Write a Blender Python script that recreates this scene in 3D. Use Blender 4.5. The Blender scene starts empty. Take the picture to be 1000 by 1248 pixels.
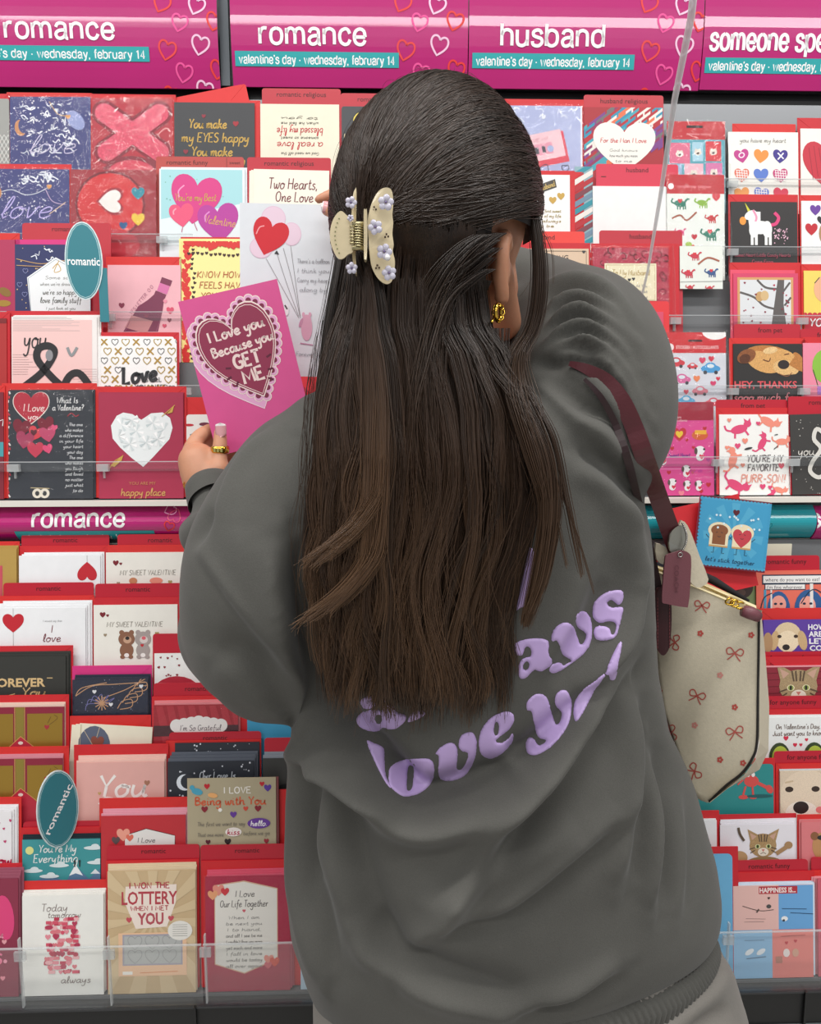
import bpy, bmesh, math, random
import numpy as np
from mathutils import Vector, Matrix, geometry
from mathutils.bvhtree import BVHTree
random.seed(7); rng = np.random.default_rng(7)
SC = bpy.context.scene; COL = SC.collection

# ---------------------------------------------------------------- camera
CAM = np.array([0.0, 0.0, 1.36]); FPX = 960.0
PITCH, YAW, ROLL = map(math.radians, (7.8, 1.8, -0.1))
_f = np.array([math.sin(YAW)*math.cos(PITCH), math.cos(YAW)*math.cos(PITCH), -math.sin(PITCH)])
_r0 = np.array([math.cos(YAW), -math.sin(YAW), 0.0]); _u0 = np.cross(_r0, _f)
_r = _r0*math.cos(ROLL)+_u0*math.sin(ROLL); _u = -_r0*math.sin(ROLL)+_u0*math.cos(ROLL)
cd = bpy.data.cameras.new('camera'); cam = bpy.data.objects.new('camera', cd); COL.objects.link(cam)
cd.lens = FPX/1248*36; cd.sensor_width = 36; cd.clip_start = 0.02
cam.matrix_world = Matrix(((_r[0], _u[0], -_f[0], CAM[0]), (_r[1], _u[1], -_f[1], CAM[1]), (_r[2], _u[2], -_f[2], CAM[2]), (0, 0, 0, 1)))
SC.camera = cam
# ---------------------------------------------------------------- light
w = bpy.data.worlds.new('store_ambience'); SC.world = w; w.use_nodes = True
w.node_tree.nodes['Background'].inputs[0].default_value = (0.93, 0.96, 1.0, 1)
w.node_tree.nodes['Background'].inputs[1].default_value = 0.38
def area(x, y, z, sx, sy, power, tilt=0):
    l = bpy.data.lights.new('fluorescent_light', 'AREA'); l.shape = 'RECTANGLE'; l.size = sx; l.size_y = sy
    l.energy = power; l.color = (1.0, 0.98, 0.95)
    o = bpy.data.objects.new('fluorescent_light', l); o.location = (x, y, z); o.rotation_euler = (tilt, 0, 0); COL.objects.link(o)
area(0.0, 0.30, 3.0, 5.0, 0.16, 60)
area(0.0, -1.15, 3.0, 5.0, 0.16, 48)
area(0.0, -2.7, 3.0, 5.0, 0.16, 30)
SC.view_settings.view_transform = 'Standard'; SC.view_settings.look = 'None'
SC.view_settings.gamma = 1.0; SC.view_settings.use_curve_mapping = False
SC.view_settings.exposure = 0.0

def P(px, py, Y):
    d = _f+_r*(px-500)/FPX-_u*(py-624)/FPX
    return CAM+d*(Y/d[1])
def ray(px, py):
    d = _f+_r*(px-500)/FPX-_u*(py-624)/FPX
    return d/np.linalg.norm(d)
def PX(v):
    q = np.asarray(v)-CAM; dep = q@_f
    return 500+FPX*(q@_r)/dep, 624-FPX*(q@_u)/dep

# ---------------------------------------------------------------- materials
def lin(c):
    if isinstance(c, str):
        c = c.lstrip('#'); c = ''.join(x*2 for x in c) if len(c) == 3 else c; c = tuple(int(c[i:i+2], 16)/255 for i in (0, 2, 4))
    return tuple(x/12.92 if x <= .04045 else ((x+.055)/1.055)**2.4 for x in c)
_M = {}
def mat(name, col, rough=.5, metal=0, noise=0, nscale=200, bump=0, bscale=300, coat=0, spec=.5, alpha=1, trans=0, sheen=0):
    k = (name, col, rough)
    if k in _M: return _M[k]
    m = bpy.data.materials.new(name); m.use_nodes = True; nt = m.node_tree; b = nt.nodes['Principled BSDF']
    c = lin(col); b.inputs['Base Color'].default_value = (*c, 1); b.inputs['Roughness'].default_value = rough
    b.inputs['Metallic'].default_value = metal; b.inputs['Specular IOR Level'].default_value = spec
    b.inputs['Coat Weight'].default_value = coat; b.inputs['Alpha'].default_value = alpha
    b.inputs['Transmission Weight'].default_value = trans
    if sheen:
        b.inputs['Sheen Weight'].default_value = sheen; b.inputs['Sheen Roughness'].default_value = .5
    if noise:
        tc = nt.nodes.new('ShaderNodeTexCoord'); n = nt.nodes.new('ShaderNodeTexNoise'); n.inputs['Scale'].default_value = nscale; n.inputs['Detail'].default_value = 4
        r = nt.nodes.new('ShaderNodeMapRange'); r.inputs[1].default_value = .3; r.inputs[2].default_value = .7
        r.inputs[3].default_value = 1-noise; r.inputs[4].default_value = 1+noise
        mx = nt.nodes.new('ShaderNodeVectorMath'); mx.operation = 'SCALE'; mx.inputs[0].default_value = c
        nt.links.new(tc.outputs['Object'], n.inputs['Vector']); nt.links.new(n.outputs['Fac'], r.inputs[0]); nt.links.new(r.outputs[0], mx.inputs['Scale'])
        nt.links.new(mx.outputs[0], b.inputs['Base Color'])
    if bump:
        tc = nt.nodes.new('ShaderNodeTexCoord'); n = nt.nodes.new('ShaderNodeTexNoise'); n.inputs['Scale'].default_value = bscale; n.inputs['Detail'].default_value = 5
        bp = nt.nodes.new('ShaderNodeBump'); bp.inputs['Strength'].default_value = bump; bp.inputs['Distance'].default_value = .002
        nt.links.new(tc.outputs['Object'], n.inputs['Vector']); nt.links.new(n.outputs['Fac'], bp.inputs['Height']); nt.links.new(bp.outputs[0], b.inputs['Normal'])
    _M[k] = m; return m
def clear_mat(name, tint, gloss, bump=0, bscale=30, milk=0.0, rough=.08):
    m = bpy.data.materials.new(name); m.use_nodes = True; nt = m.node_tree; nt.nodes.clear()
    out = nt.nodes.new('ShaderNodeOutputMaterial'); t = nt.nodes.new('ShaderNodeBsdfTransparent'); t.inputs[0].default_value = (*tint, 1)
    g = nt.nodes.new('ShaderNodeBsdfGlossy'); g.inputs['Roughness'].default_value = rough
    fr = nt.nodes.new('ShaderNodeFresnel'); fr.inputs[0].default_value = 1.5
    mu = nt.nodes.new('ShaderNodeMath'); mu.operation = 'MULTIPLY_ADD'; mu.inputs[1].default_value = gloss; mu.inputs[2].default_value = .0
    mx = nt.nodes.new('ShaderNodeMixShader'); d = nt.nodes.new('ShaderNodeBsdfDiffuse'); d.inputs[0].default_value = (.85, .87, .88, 1)
    m2 = nt.nodes.new('ShaderNodeMixShader'); m2.inputs[0].default_value = milk
    L = nt.links.new
    mn = nt.nodes.new('ShaderNodeMath'); mn.operation = 'MINIMUM'; mn.inputs[1].default_value = .10*gloss
    L(fr.outputs[0], mu.inputs[0]); L(mu.outputs[0], mn.inputs[0]); L(mn.outputs[0], mx.inputs[0]); L(t.outputs[0], mx.inputs[1]); L(g.outputs[0], mx.inputs[2])
    L(mx.outputs[0], m2.inputs[1]); L(d.outputs[0], m2.inputs[2]); L(m2.outputs[0], out.inputs[0])
    if bump:
        tc = nt.nodes.new('ShaderNodeTexCoord'); n = nt.nodes.new('ShaderNodeTexNoise'); n.inputs['Scale'].default_value = bscale; n.inputs['Detail'].default_value = 3; n.inputs['Distortion'].default_value = 1.5
        bp = nt.nodes.new('ShaderNodeBump'); bp.inputs['Strength'].default_value = bump; bp.inputs['Distance'].default_value = .01
        L(tc.outputs['Object'], n.inputs['Vector']); L(n.outputs['Fac'], bp.inputs['Height']); L(bp.outputs[0], g.inputs['Normal'])
    return m
ACRY = clear_mat('clear_acrylic', (.985, .99, .99), .7, milk=.02)
EDGE = clear_mat('acrylic_edge', (.92, .94, .94), 1.0, milk=.34)
WRAP = clear_mat('cellophane_wrap', (.99, .99, .99), .9, bump=.6, bscale=24, milk=.0, rough=.1)
def paper(c): return mat('printed_paper', c, .55, noise=.02, nscale=60, bump=.04, bscale=500)
def ink(c): return mat('ink', c, .5)
FOIL = mat('gold_foil', '#c9a24a', .3, metal=.75)

# ---------------------------------------------------------------- object helpers
def link(name, me, parent=None, mats=()):
    o = bpy.data.objects.new(name, me); COL.objects.link(o)
    for m in mats: me.materials.append(m)
    if parent: o.parent = parent
    return o
def tag(o, label=None, cat=None, group=None, kind=None):
    if label: o['label'] = label
    if cat: o['category'] = cat
    if group: o['group'] = group
    if kind: o['kind'] = kind
    return o
def empty(name, loc=(0, 0, 0), rot=(0, 0, 0)):
    o = bpy.data.objects.new(name, None); COL.objects.link(o); o.empty_display_size = .05
    o.location = loc; o.rotation_euler = rot; return o
def pydata(name, vs, fs, parent=None, mats=(), smooth=False, mi=None):
    me = bpy.data.meshes.new(name); me.from_pydata([tuple(v) for v in vs], [], [tuple(f) for f in fs])
    o = link(name, me, parent, mats)
    if mi is not None: me.polygons.foreach_set('material_index', mi)
    if smooth: me.polygons.foreach_set('use_smooth', [True]*len(me.polygons))
    me.update(); return o
class MB:
    def __init__(s): s.v = []; s.f = []; s.m = []
    def box(s, a, b, mi=0):
        n = len(s.v); x0, y0, z0 = a; x1, y1, z1 = b
        s.v += [(x0, y0, z0), (x1, y0, z0), (x1, y1, z0), (x0, y1, z0), (x0, y0, z1), (x1, y0, z1), (x1, y1, z1), (x0, y1, z1)]
        for q in ((0, 3, 2, 1), (4, 5, 6, 7), (0, 1, 5, 4), (1, 2, 6, 5), (2, 3, 7, 6), (3, 0, 4, 7)): s.f.append(tuple(n+i for i in q)); s.m.append(mi)
    def prism(s, front, back, mi=0):   # two matching 3-D loops
        n = len(s.v); k = len(front); s.v += list(map(tuple, front))+list(map(tuple, back))
        s.f.append(tuple(range(n, n+k))); s.f.append(tuple(range(n+2*k-1, n+k-1, -1))); s.m += [mi, mi]
        for i in range(k):
            j = (i+1) % k; s.f.append((n+j, n+i, n+k+i, n+k+j)); s.m.append(mi)
    def tube(s, pts, rads, n=8, mi=0, cap=True):
        pts = [np.array(p, float) for p in pts]; K = len(pts)
        if not hasattr(rads, '__len__'): rads = [rads]*K
        base = len(s.v); up = None
        for i in range(K):
            t = pts[min(i+1, K-1)]-pts[max(i-1, 0)]; t /= np.linalg.norm(t)+1e-12
            if up is None: up = np.cross(t, [0, 0, 1.0] if abs(t[2]) < .9 else [1.0, 0, 0])
            a = up-t*(up@t); a /= np.linalg.norm(a)+1e-12; up = a; b = np.cross(t, a)
            for j in range(n):
                th = 2*math.pi*j/n; s.v.append(tuple(pts[i]+rads[i]*(a*math.cos(th)+b*math.sin(th))))
        for i in range(K-1):
            for j in range(n):
                k = (j+1) % n; s.f.append((base+i*n+j, base+i*n+k, base+(i+1)*n+k, base+(i+1)*n+j)); s.m.append(mi)
        if cap:
            s.f.append(tuple(base+j for j in range(n-1, -1, -1))); s.f.append(tuple(base+(K-1)*n+j for j in range(n))); s.m += [mi, mi]
    def build(s, name, parent=None, mats=(), smooth=False):
        return pydata(name, s.v, s.f, parent, mats, smooth, s.m)
def rrect(x0, z0, x1, z1, r, n=4, only_top=False):
    r = min(r, abs(x1-x0)/2, abs(z1-z0)/2); out = []
    for cx, cz, a0, on in ((x1-r, z1-r, 0, 1), (x0+r, z1-r, 90, 1), (x0+r, z0+r, 180, 0), (x1-r, z0+r, 270, 0)):
        if only_top and not on: out.append((x0, z0) if a0 == 180 else (x1, z0)); continue
        for i in range(n+1):
            a = math.radians(a0+90*i/n); out.append((cx+r*math.cos(a), cz+r*math.sin(a)))
    return out
def smooth_path(p, n=5, closed=False):
    p = [np.array(q, float) for q in p]; K = len(p); out = []
    rngi = range(K if closed else K-1)
    for i in rngi:
        if closed: a, b, c, d = p[(i-1) % K], p[i], p[(i+1) % K], p[(i+2) % K]
        else: a, b, c, d = p[max(i-1, 0)], p[i], p[i+1], p[min(i+2, K-1)]
        for j in range(n):
            t = j/n; out.append(.5*((2*b)+(-a+c)*t+(2*a-5*b+4*c-d)*t*t+(-a+3*b-3*c+d)*t**3))
    if not closed: out.append(p[-1])
    return out
# ---------------------------------------------------------------- lettering
_T = {}
def textgeo(s, bold=0.0, shear=0.0):
    k = (s, bold, shear)
    if k not in _T:
        cu = bpy.data.curves.new('t', 'FONT'); cu.body = s; cu.size = 1; cu.offset = bold; cu.shear = shear; cu.resolution_u = 2; cu.fill_mode = 'FRONT'
        o = bpy.data.objects.new('t', cu); me = o.to_mesh()
        v = np.array([x.co[:2] for x in me.vertices]).reshape(-1, 2); f = [tuple(p.vertices) for p in me.polygons]
        o.to_mesh_clear(); bpy.data.objects.remove(o); bpy.data.curves.remove(cu)
        if len(v): v = v-[v[:, 0].min(), 0]
        _T[k] = (v, f)
    return _T[k]
HW = {
'a': (5, "4,3.5 2.5,4 .8,3.4 0,1.8 .8,.2 2.2,.2 3.6,1.6 4,4 3.9,1.2 4.6,0 5.4,.5"), 'b': (4.8, ".6,7.5 .3,3 .4,.3 2,0 3.6,.8 3.9,2.6 2.6,3.9 .8,3.2"),
'c': (4.4, "3.6,3.2 2.6,4 1,3.5 0,2 .7,.4 2.2,0 4,.9"), 'd': (5.2, "3.8,3.2 2.4,4 .7,3.3 0,1.6 1,.1 2.6,.3 3.8,2 4.2,7.6 3.9,2 4.2,.3 5.2,.3"),
'e': (4.5, ".3,1.8 2.6,2.2 3.5,3 2.6,4 1.1,3.6 0,2 .7,.3 2.2,0 4.2,.9"), 'f': (3.8, "3.8,7 3,7.8 2,7 1.6,4 1.5,0 1.2,-2.8/0,3.6 3.4,3.9"),
'g': (5, "4,3.4 2.4,4 .6,3.2 0,1.7 1,.2 2.6,.5 3.9,2.4 4,4 3.9,-1 3.2,-3.3 1.4,-3.4 .4,-2.2"), 'h': (5, ".5,7.6 .3,3 .3,0 .8,2.6 2.4,4 3.5,3.2 3.5,1 4.2,0 5,.5"),
'i': (2, ".4,4 .3,1.2 .9,0 1.8,.5/.6,5.6 .8,6"), 'j': (2.4, "1.4,4 1.3,-1 .6,-3.2 -.8,-3/1.5,5.6 1.7,6"), 'k': (4.4, ".5,7.6 .3,0/3.2,4 .5,1.8 2,1.6 3.6,0 4.2,.3"),
'l': (2.6, ".2,.9 1.6,4 1.9,7.2 1.1,7.6 .6,5 .6,1.4 1.3,0 2.3,.6"), 'm': (6.6, "0,4 .3,2 .2,0 .8,2.8 2,4 2.7,3 2.6,0 3.2,2.8 4.4,4 5.1,3 5,.8 5.7,0 6.4,.5"),
'n': (4.8, "0,4 .3,2 .2,0 .9,2.8 2.4,4 3.3,3 3.2,.8 3.9,0 4.7,.5"), 'o': (4.6, "2,4 .5,3.2 0,1.8 .8,.1 2.3,0 3.7,1.2 3.7,3 2.4,4 2,3.4 4.6,3.4"),
'p': (4.6, ".5,4 .3,0 .1,-3.6/.4,2.6 2,4 3.7,3.3 3.8,1.4 2.4,0 .5,.6"), 'r': (3.2, "0,4 .4,2 .3,0 .8,2.6 2,4 3,3.6"), 's': (3.6, "3,3.4 1.8,4 .6,3.2 1.4,2.2 2.9,1.4 2.4,.2 .9,0 0,.7"),
't': (3.2, "1.4,6.6 1,2 1.2,.3 2.2,0 3.2,.7/0,4.2 2.8,4.5"), 'u': (5.2, ".3,4 .1,1.4 1,0 2.4,.4 3.6,2 3.9,4 3.7,1.2 4.3,0 5.1,.5"), 'v': (4.2, "0,4 .9,1 1.5,0 2.6,1.8 3.3,4 4.2,3.6"),
'w': (6, "0,4 .5,1 1.3,0 2.4,1.4 2.7,3.4 3,.9 3.8,0 5,1.6 5.3,4 6,3.6"), 'x': (3.8, "0,4 3.4,0/3.4,4 0,0"), 'y': (4.8, ".2,4 .4,1.6 1.4,.8 2.8,1.6 3.8,4 3.5,0 2.8,-2.8 1.2,-3.5 .2,-2.6"), 'z': (4, "0,4 3.2,4 0,0 3.6,.1"),
'A': (5.6, "!0,0 2.4,7.4 4.8,0/!.9,2.6 3.9,2.6"), 'B': (5, "!0,0 0,7.4/0,7.4 3,7 3.2,5 .2,3.9/.2,3.9 3.8,3.4 3.8,.8 0,0"), 'C': (5.2, "4.4,6.2 2.8,7.4 .8,6.4 0,3.7 .8,1 2.8,0 4.6,1.2"),
'D': (5.4, "!0,0 0,7.4/0,7.4 3.4,6.6 4.6,3.7 3.4,.8 0,0"), 'E': (4.6, "!3.8,7.4 0,7.4 0,0 4,0/!0,3.9 3,3.9"), 'F': (4.4, "!3.8,7.4 0,7.4 0,0/!0,3.9 3,3.9"), 'G': (5.6, "4.6,6.4 2.8,7.4 .8,6.4 0,3.7 .8,1 2.8,0 4.6,.8 4.7,3.2 2.8,3.2"),
'H': (5.4, "!0,0 0,7.4/!4.4,0 4.4,7.4/!0,3.8 4.4,3.8"), 'I': (2.6, "!1,0 1,7.4"), 'J': (4.4, "3.4,7.4 3.4,2 2.4,.1 .8,.2 0,1.6"), 'K': (5, "!0,0 0,7.4/!4,7.4 0,3.2 4.4,0"),
'L': (4.4, "!0,7.4 0,0 3.8,0"), 'M': (6.6, "!0,0 .4,7.4 2.9,2 5.4,7.4 5.8,0"), 'N': (5.6, "!0,0 0,7.4 4.4,0 4.4,7.4"), 'O': (5.8, "2.4,7.4 .6,6.2 0,3.7 .8,.9 2.6,0 4.4,1.2 4.8,3.9 4.2,6.4 2.4,7.4"),
'P': (4.8, "!0,0 0,7.4/0,7.4 3.4,7 3.8,4.6 0,3.6"), 'R': (5.2, "!0,0 0,7.4/0,7.4 3.4,7 3.6,4.8 0,3.8/!1.4,3.8 4.4,0"), 'S': (4.6, "3.8,6.6 2,7.4 .3,6.2 .8,4.6 3,3.4 3.9,1.8 2.8,.1 1,0 0,1"),
'T': (5, "!0,7.4 4.8,7.4/!2.4,7.4 2.4,0"), 'U': (5.4, "0,7.4 0,2.2 1,.2 3.2,.1 4.4,2.2 4.4,7.4"), 'V': (5.2, "!0,7.4 2.2,0 4.6,7.4"), 'W': (7, "!0,7.4 1.5,0 3.1,5 4.7,0 6.2,7.4"), 'Y': (5, "!0,7.4 2.3,3.6 4.6,7.4/!2.3,3.6 2.1,0"),
'Z': (4.6, "!0,7.4 4,7.4 0,0 4.2,0"), "'": (1.4, "!.5,7.6 .3,6"), '.': (1.6, "!.3,.1 .5,.5"), ',': (1.6, "!.5,.5 .2,-1.2"), '-': (3.4, "!.2,3.2 2.8,3.2"), '?': (4, "0,6 1,7.4 3,6.8 2.8,5 1.4,3.6 1.4,2/!1.4,.2 1.5,.6"), '!': (1.8, "!.6,7.4 .5,2.2/!.4,.1 .6,.5"), '&': (5.4, "4.6,0 1,5 1.2,7 2.6,7.2 2.8,5.4 .6,3 .4,.8 2,0 3.8,1.4 4.4,3"), '1': (2.6, "!.2,6 1.4,7.4 1.4,0"), '4': (4.6, "!3,0 3,7.4 0,2.4 4,2.4")}
_O = "2,5.2 .5,4.5 0,2.6 .5,.7 2,0 3.5,.7 4,2.6 3.5,4.5 2,5.2"
SA = {'a': (4.9, ".3,3.8 .9,4.9 2.2,5.2 3.4,4.7 3.6,3.5 3.6,1 3.8,.1 4.4,0/3.6,2.9 1.3,2.6 .2,1.6 .6,.3 1.8,0 3.1,.7 3.6,2"), 'b': (5, "!0,7.2 0,0/0,2.6 .5,4.5 2,5.2 3.6,4.4 4,2.6 3.6,.8 2,0 .5,.7 0,2.6"),
'c': (4.6, "3.7,3.6 3,4.9 1.9,5.2 .5,4.4 0,2.6 .5,.8 1.9,0 3.1,.4 3.8,1.6"), 'd': (5, "!4,7.2 4,0/4,2.6 3.5,4.5 2,5.2 .4,4.4 0,2.6 .4,.8 2,0 3.5,.7 4,2.6"),
'e': (4.8, "!.1,2.5 3.95,2.5/3.95,2.5 3.5,4.5 2,5.2 .5,4.4 0,2.6 .5,.7 2,0 3.3,.4 3.9,1.5"), 'f': (2.8, "2.4,7.1 1.4,7 1,6 1,4 1,0/!0,5 2.3,5"), 'h': (4.9, "!0,7.2 0,0/0,3.2 .6,4.7 2,5.2 3.4,4.5 3.7,3 3.7,0"),
'i': (1.6, "!.3,5.2 .3,0/!.3,6.5 .3,7.3"), 'l': (1.6, "!.3,7.2 .3,0"), 'm': (7.2, "!0,5.2 0,0/0,3.4 .6,4.8 1.7,5.2 2.7,4.5 3,3 3,0/3,3.4 3.6,4.8 4.8,5.2 5.8,4.5 6.1,3 6.1,0"), 'n': (4.9, "!0,5.2 0,0/0,3.2 .6,4.7 2,5.2 3.4,4.5 3.7,3 3.7,0"),
'o': (5, _O), 'p': (5, "!0,5.2 0,-2/0,2.6 .5,4.5 2,5.2 3.6,4.4 4,2.6 3.6,.8 2,0 .5,.7 0,2.6"), 'r': (3.2, "!0,5.2 0,0/0,3 .6,4.7 1.6,5.2 2.5,5.1"), 's': (4.4, "3.4,3.8 2.8,4.9 1.7,5.2 .4,4.6 .4,3.4 1.8,2.8 3.2,2.3 3.5,1.1 2.5,.1 1.2,0 .2,.5 0,1.5"),
't': (2.8, "1,6.6 1,4 1,1 1.4,.1 2.4,.1/!0,5 2.3,5"), 'u': (4.9, "0,5.2 0,2 .4,.5 1.8,0 3.1,.6 3.7,2/!3.7,5.2 3.7,0"), 'v': (4.6, "!0,5.2 1.9,0 3.8,5.2"), 'w': (6.6, "!0,5.2 1.5,0 2.95,4.8 4.4,0 5.9,5.2"),
'y': (4.6, "!0,5.2 1.9,.2/!3.8,5.2 1.7,-1.2 .9,-1.9 .1,-1.8"), "'": (1.4, "!.4,7.2 .4,5.6"), ',': (1.8, "!.4,.5 .2,-1.2"), '\u00b7': (2.4, "!.7,2.3 .7,3.3"), '1': (3.6, "!.4,5.6 1.8,7.1 1.8,0"), '4': (4.6, "!2.9,0 2.9,7 .1,2 4,2")}
def heart_pts():
    h = smooth_path([(0, .27), (.07, .38), (.22, .46), (.38, .43), (.48, .30), (.495, .12), (.43, -.06), (.27, -.26), (0, -.50)], 2)
    h = [(float(x), float(z)) for x, z in h]
    return h+[(-x, z) for x, z in h[-2:0:-1]]
HEART = heart_pts()
class Art:
    """Flat print: polygons in local card space, mapped from design units (x right, y down)."""
    def __init__(s, l, t, scale, xc=0.0, lim=None, yf=None):
        s.l, s.t, s.k, s.xc = l, t, scale, xc; s.lim = lim; s.yf = yf
        s.v = []; s.f = []; s.m = []; s.cols = []; s.n = 0; s.bands = None
    def mi(s, c):
        m = c if not isinstance(c, str) else ink(c)
        if m not in s.cols: s.cols.append(m)
        return s.cols.index(m)
    def add(s, polys, c, same=True):
        mi = s.mi(c); s.n += 1; y = s.n
        for p in polys:
            q = [((x-s.l)*s.k+s.xc, -(yy-s.t)*s.k) for x, yy in p]
            if s.lim:
                x0, x1, z0, z1 = s.lim
                for ax, val, sg in ((0, x0, 1), (0, x1, -1), (1, z0, 1), (1, z1, -1)):
                    r = []
                    for i in range(len(q)):
                        a, b = q[i-1], q[i]; da, db = (a[ax]-val)*sg, (b[ax]-val)*sg
                        if (da >= 0) != (db >= 0):
                            t = da/(da-db); r.append((a[0]+(b[0]-a[0])*t, a[1]+(b[1]-a[1])*t))
                        if db >= 0: r.append(b)
                    q = r
                    if len(q) < 3: break
            if len(q) < 3: continue
            if s.bands:      # cut along the facets of a curved sign
                for b0, b1 in s.bands:
                    q2 = q
                    for val, sg in ((b0, 1), (b1, -1)):
                        r = []
                        for i in range(len(q2)):
                            a, b = q2[i-1], q2[i]; da, db = (a[1]-val)*sg, (b[1]-val)*sg
                            if (da >= 0) != (db >= 0): t = da/(da-db); r.append((a[0]+(b[0]-a[0])*t, a[1]+(b[1]-a[1])*t))
                            if db >= 0: r.append(b)
                        q2 = r
                        if len(q2) < 3: break
                    if len(q2) >= 3: n = len(s.v); s.v += [(x, y, z) for x, z in q2]; s.f.append(tuple(range(n, n+len(q2)))); s.m.append(mi)
                continue
            n = len(s.v); s.v += [(x, y, z) for x, z in q]
            s.f.append(tuple(range(n, n+len(q)))); s.m.append(mi)
        return s
    def poly(s, pts, c): return s.add([pts], c)
    def rect(s, x0, y0, x1, y1, c, rot=0):
        cx, cy = (x0+x1)/2, (y0+y1)/2; a = math.radians(rot)
        return s.add([[(cx+(x-cx)*math.cos(a)-(y-cy)*math.sin(a), cy+(x-cx)*math.sin(a)+(y-cy)*math.cos(a)) for x, y in ((x0, y0), (x1, y0), (x1, y1), (x0, y1))]], c)
    def ell(s, cx, cy, rx, ry, c, n=20, rot=0, a0=0, a1=360):
        a = math.radians(rot); pts = []
        for i in range(n):
            t = math.radians(a0+(a1-a0)*i/(n if a1-a0 == 360 else n-1)); x, y = rx*math.cos(t), ry*math.sin(t)
            pts.append((cx+x*math.cos(a)-y*math.sin(a), cy+x*math.sin(a)+y*math.cos(a)))
        return s.add([pts], c)
    def hp(s, cx, cy, w, h=None, rot=0):
        h = h or w; a = math.radians(rot)
        return [(cx+x*w*math.cos(a)+z*h*math.sin(a), cy+x*w*math.sin(a)-z*h*math.cos(a)) for x, z in HEART]
    def heart(s, cx, cy, w, c, h=None, rot=0): return s.add([s.hp(cx, cy, w, h, rot)], c)
    def hline(s, cx, cy, w, c, lw=1, h=None, rot=0): p = s.hp(cx, cy, w, h, rot); return s.line(p+[p[0]], lw, c)
    def line(s, pts, lw, c, sm=False, taper=False):
        if sm: pts = smooth_path(pts, 5)
        pts = [np.array(p, float) for p in pts]; K = len(pts); L = []; R = []
        for i in range(K):
            t = pts[min(i+1, K-1)]-pts[max(i-1, 0)]; t /= np.linalg.norm(t)+1e-9; nn = np.array([-t[1], t[0]])
            wd = lw/2*(1 if not taper else .25+.75*math.sin(math.pi*i/max(1, K-1))); L.append(pts[i]+nn*wd); R.append(pts[i]-nn*wd)
        return s.add([[tuple(L[i]), tuple(L[i+1]), tuple(R[i+1]), tuple(R[i])] for i in range(K-1)], c)
    def text(s, t, cx, cy, size, c, bold=.0, shear=0, w=None, rot=0, align='c'):
        """bold sans lettering; cy = middle of x-height line, size = cap height"""
        v, f = textgeo(t, bold, shear)
        if not len(v): return s
        k = size/.72; W = v[:, 0].max()*k; kx = k if w is None else k*w/W; W = v[:, 0].max()*kx
        x0 = -W/2 if align == 'c' else 0; a = math.radians(rot)
        q = [(x0+x*kx, -(y*k)+size/2) for x, y in v]
        q = [(cx+x*math.cos(a)-y*math.sin(a), cy+x*math.sin(a)+y*math.cos(a)) for x, y in q]
        return s.add([[q[i] for i in ff] for ff in f], c)
    def hand(s, t, cx, cy, size, c, lw=None, slant=.15, w=None, rot=0, flip=False):
        """handwritten lettering; size = capital height"""
        k = size/7.4; lw = lw or size*.11; x = 0; strokes = []
        for ch in t:
            if ch == ' ': x += 3; continue
            g = HW.get(ch)
            if g is None: x += 2; continue
            for st in g[1].split('/'):
                raw = st.startswith('!'); st = st.lstrip('!')
                p = [tuple(map(float, q.split(','))) for q in st.split()]
                p = [(x+a+b*slant, b) for a, b in p]
                if not raw and len(p) > 2: p = [tuple(q) for q in smooth_path(p, 3)]
                strokes.append(p)
            x += g[0]+.7
        W = max(1, x-.7); kx = k if w is None else w/W; a = math.radians(rot+(180 if flip else 0)); segs = []
        for p in strokes:
            q = [((px_-W/2)*kx, -py_*k+size/2) for px_, py_ in p]
            q = [np.array((cx+X*math.cos(a)-Yv*math.sin(a), cy+X*math.sin(a)+Yv*math.cos(a))) for X, Yv in q]; K = len(q); L = []; R = []
            for i in range(K):
                tt = q[min(i+1, K-1)]-q[max(i-1, 0)]; tt = tt/(np.linalg.norm(tt)+1e-9); nn = np.array([-tt[1], tt[0]]); L.append(q[i]+nn*lw/2); R.append(q[i]-nn*lw/2)
            segs += [[tuple(L[i]), tuple(L[i+1]), tuple(R[i+1]), tuple(R[i])] for i in range(K-1)]
        return s.add(segs, c)
    def sans(s, t, cx, cy, size, c, w, lw=.155):
        """rounded grotesque sign lettering; size = ascender height, drawn from strokes"""
        HWs = dict(HW); HW.update(SA); n0 = s.f.__len__()
        try: s.hand(t, cx, cy, size, c, lw=size*lw, slant=0, w=w)
        finally: HW.clear(); HW.update(HWs)
        return s
    def build(s, name='printed_artwork', parent=None):
        if not s.f: return None
        k = min(.00003, .0006/max(1, s.n))
        s.v = [(x, -.0002-k*y+(s.yf(x, z) if s.yf else 0), z) for x, y, z in s.v]
        return pydata(name, s.v, s.f, parent, s.cols, False, s.m)

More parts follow.
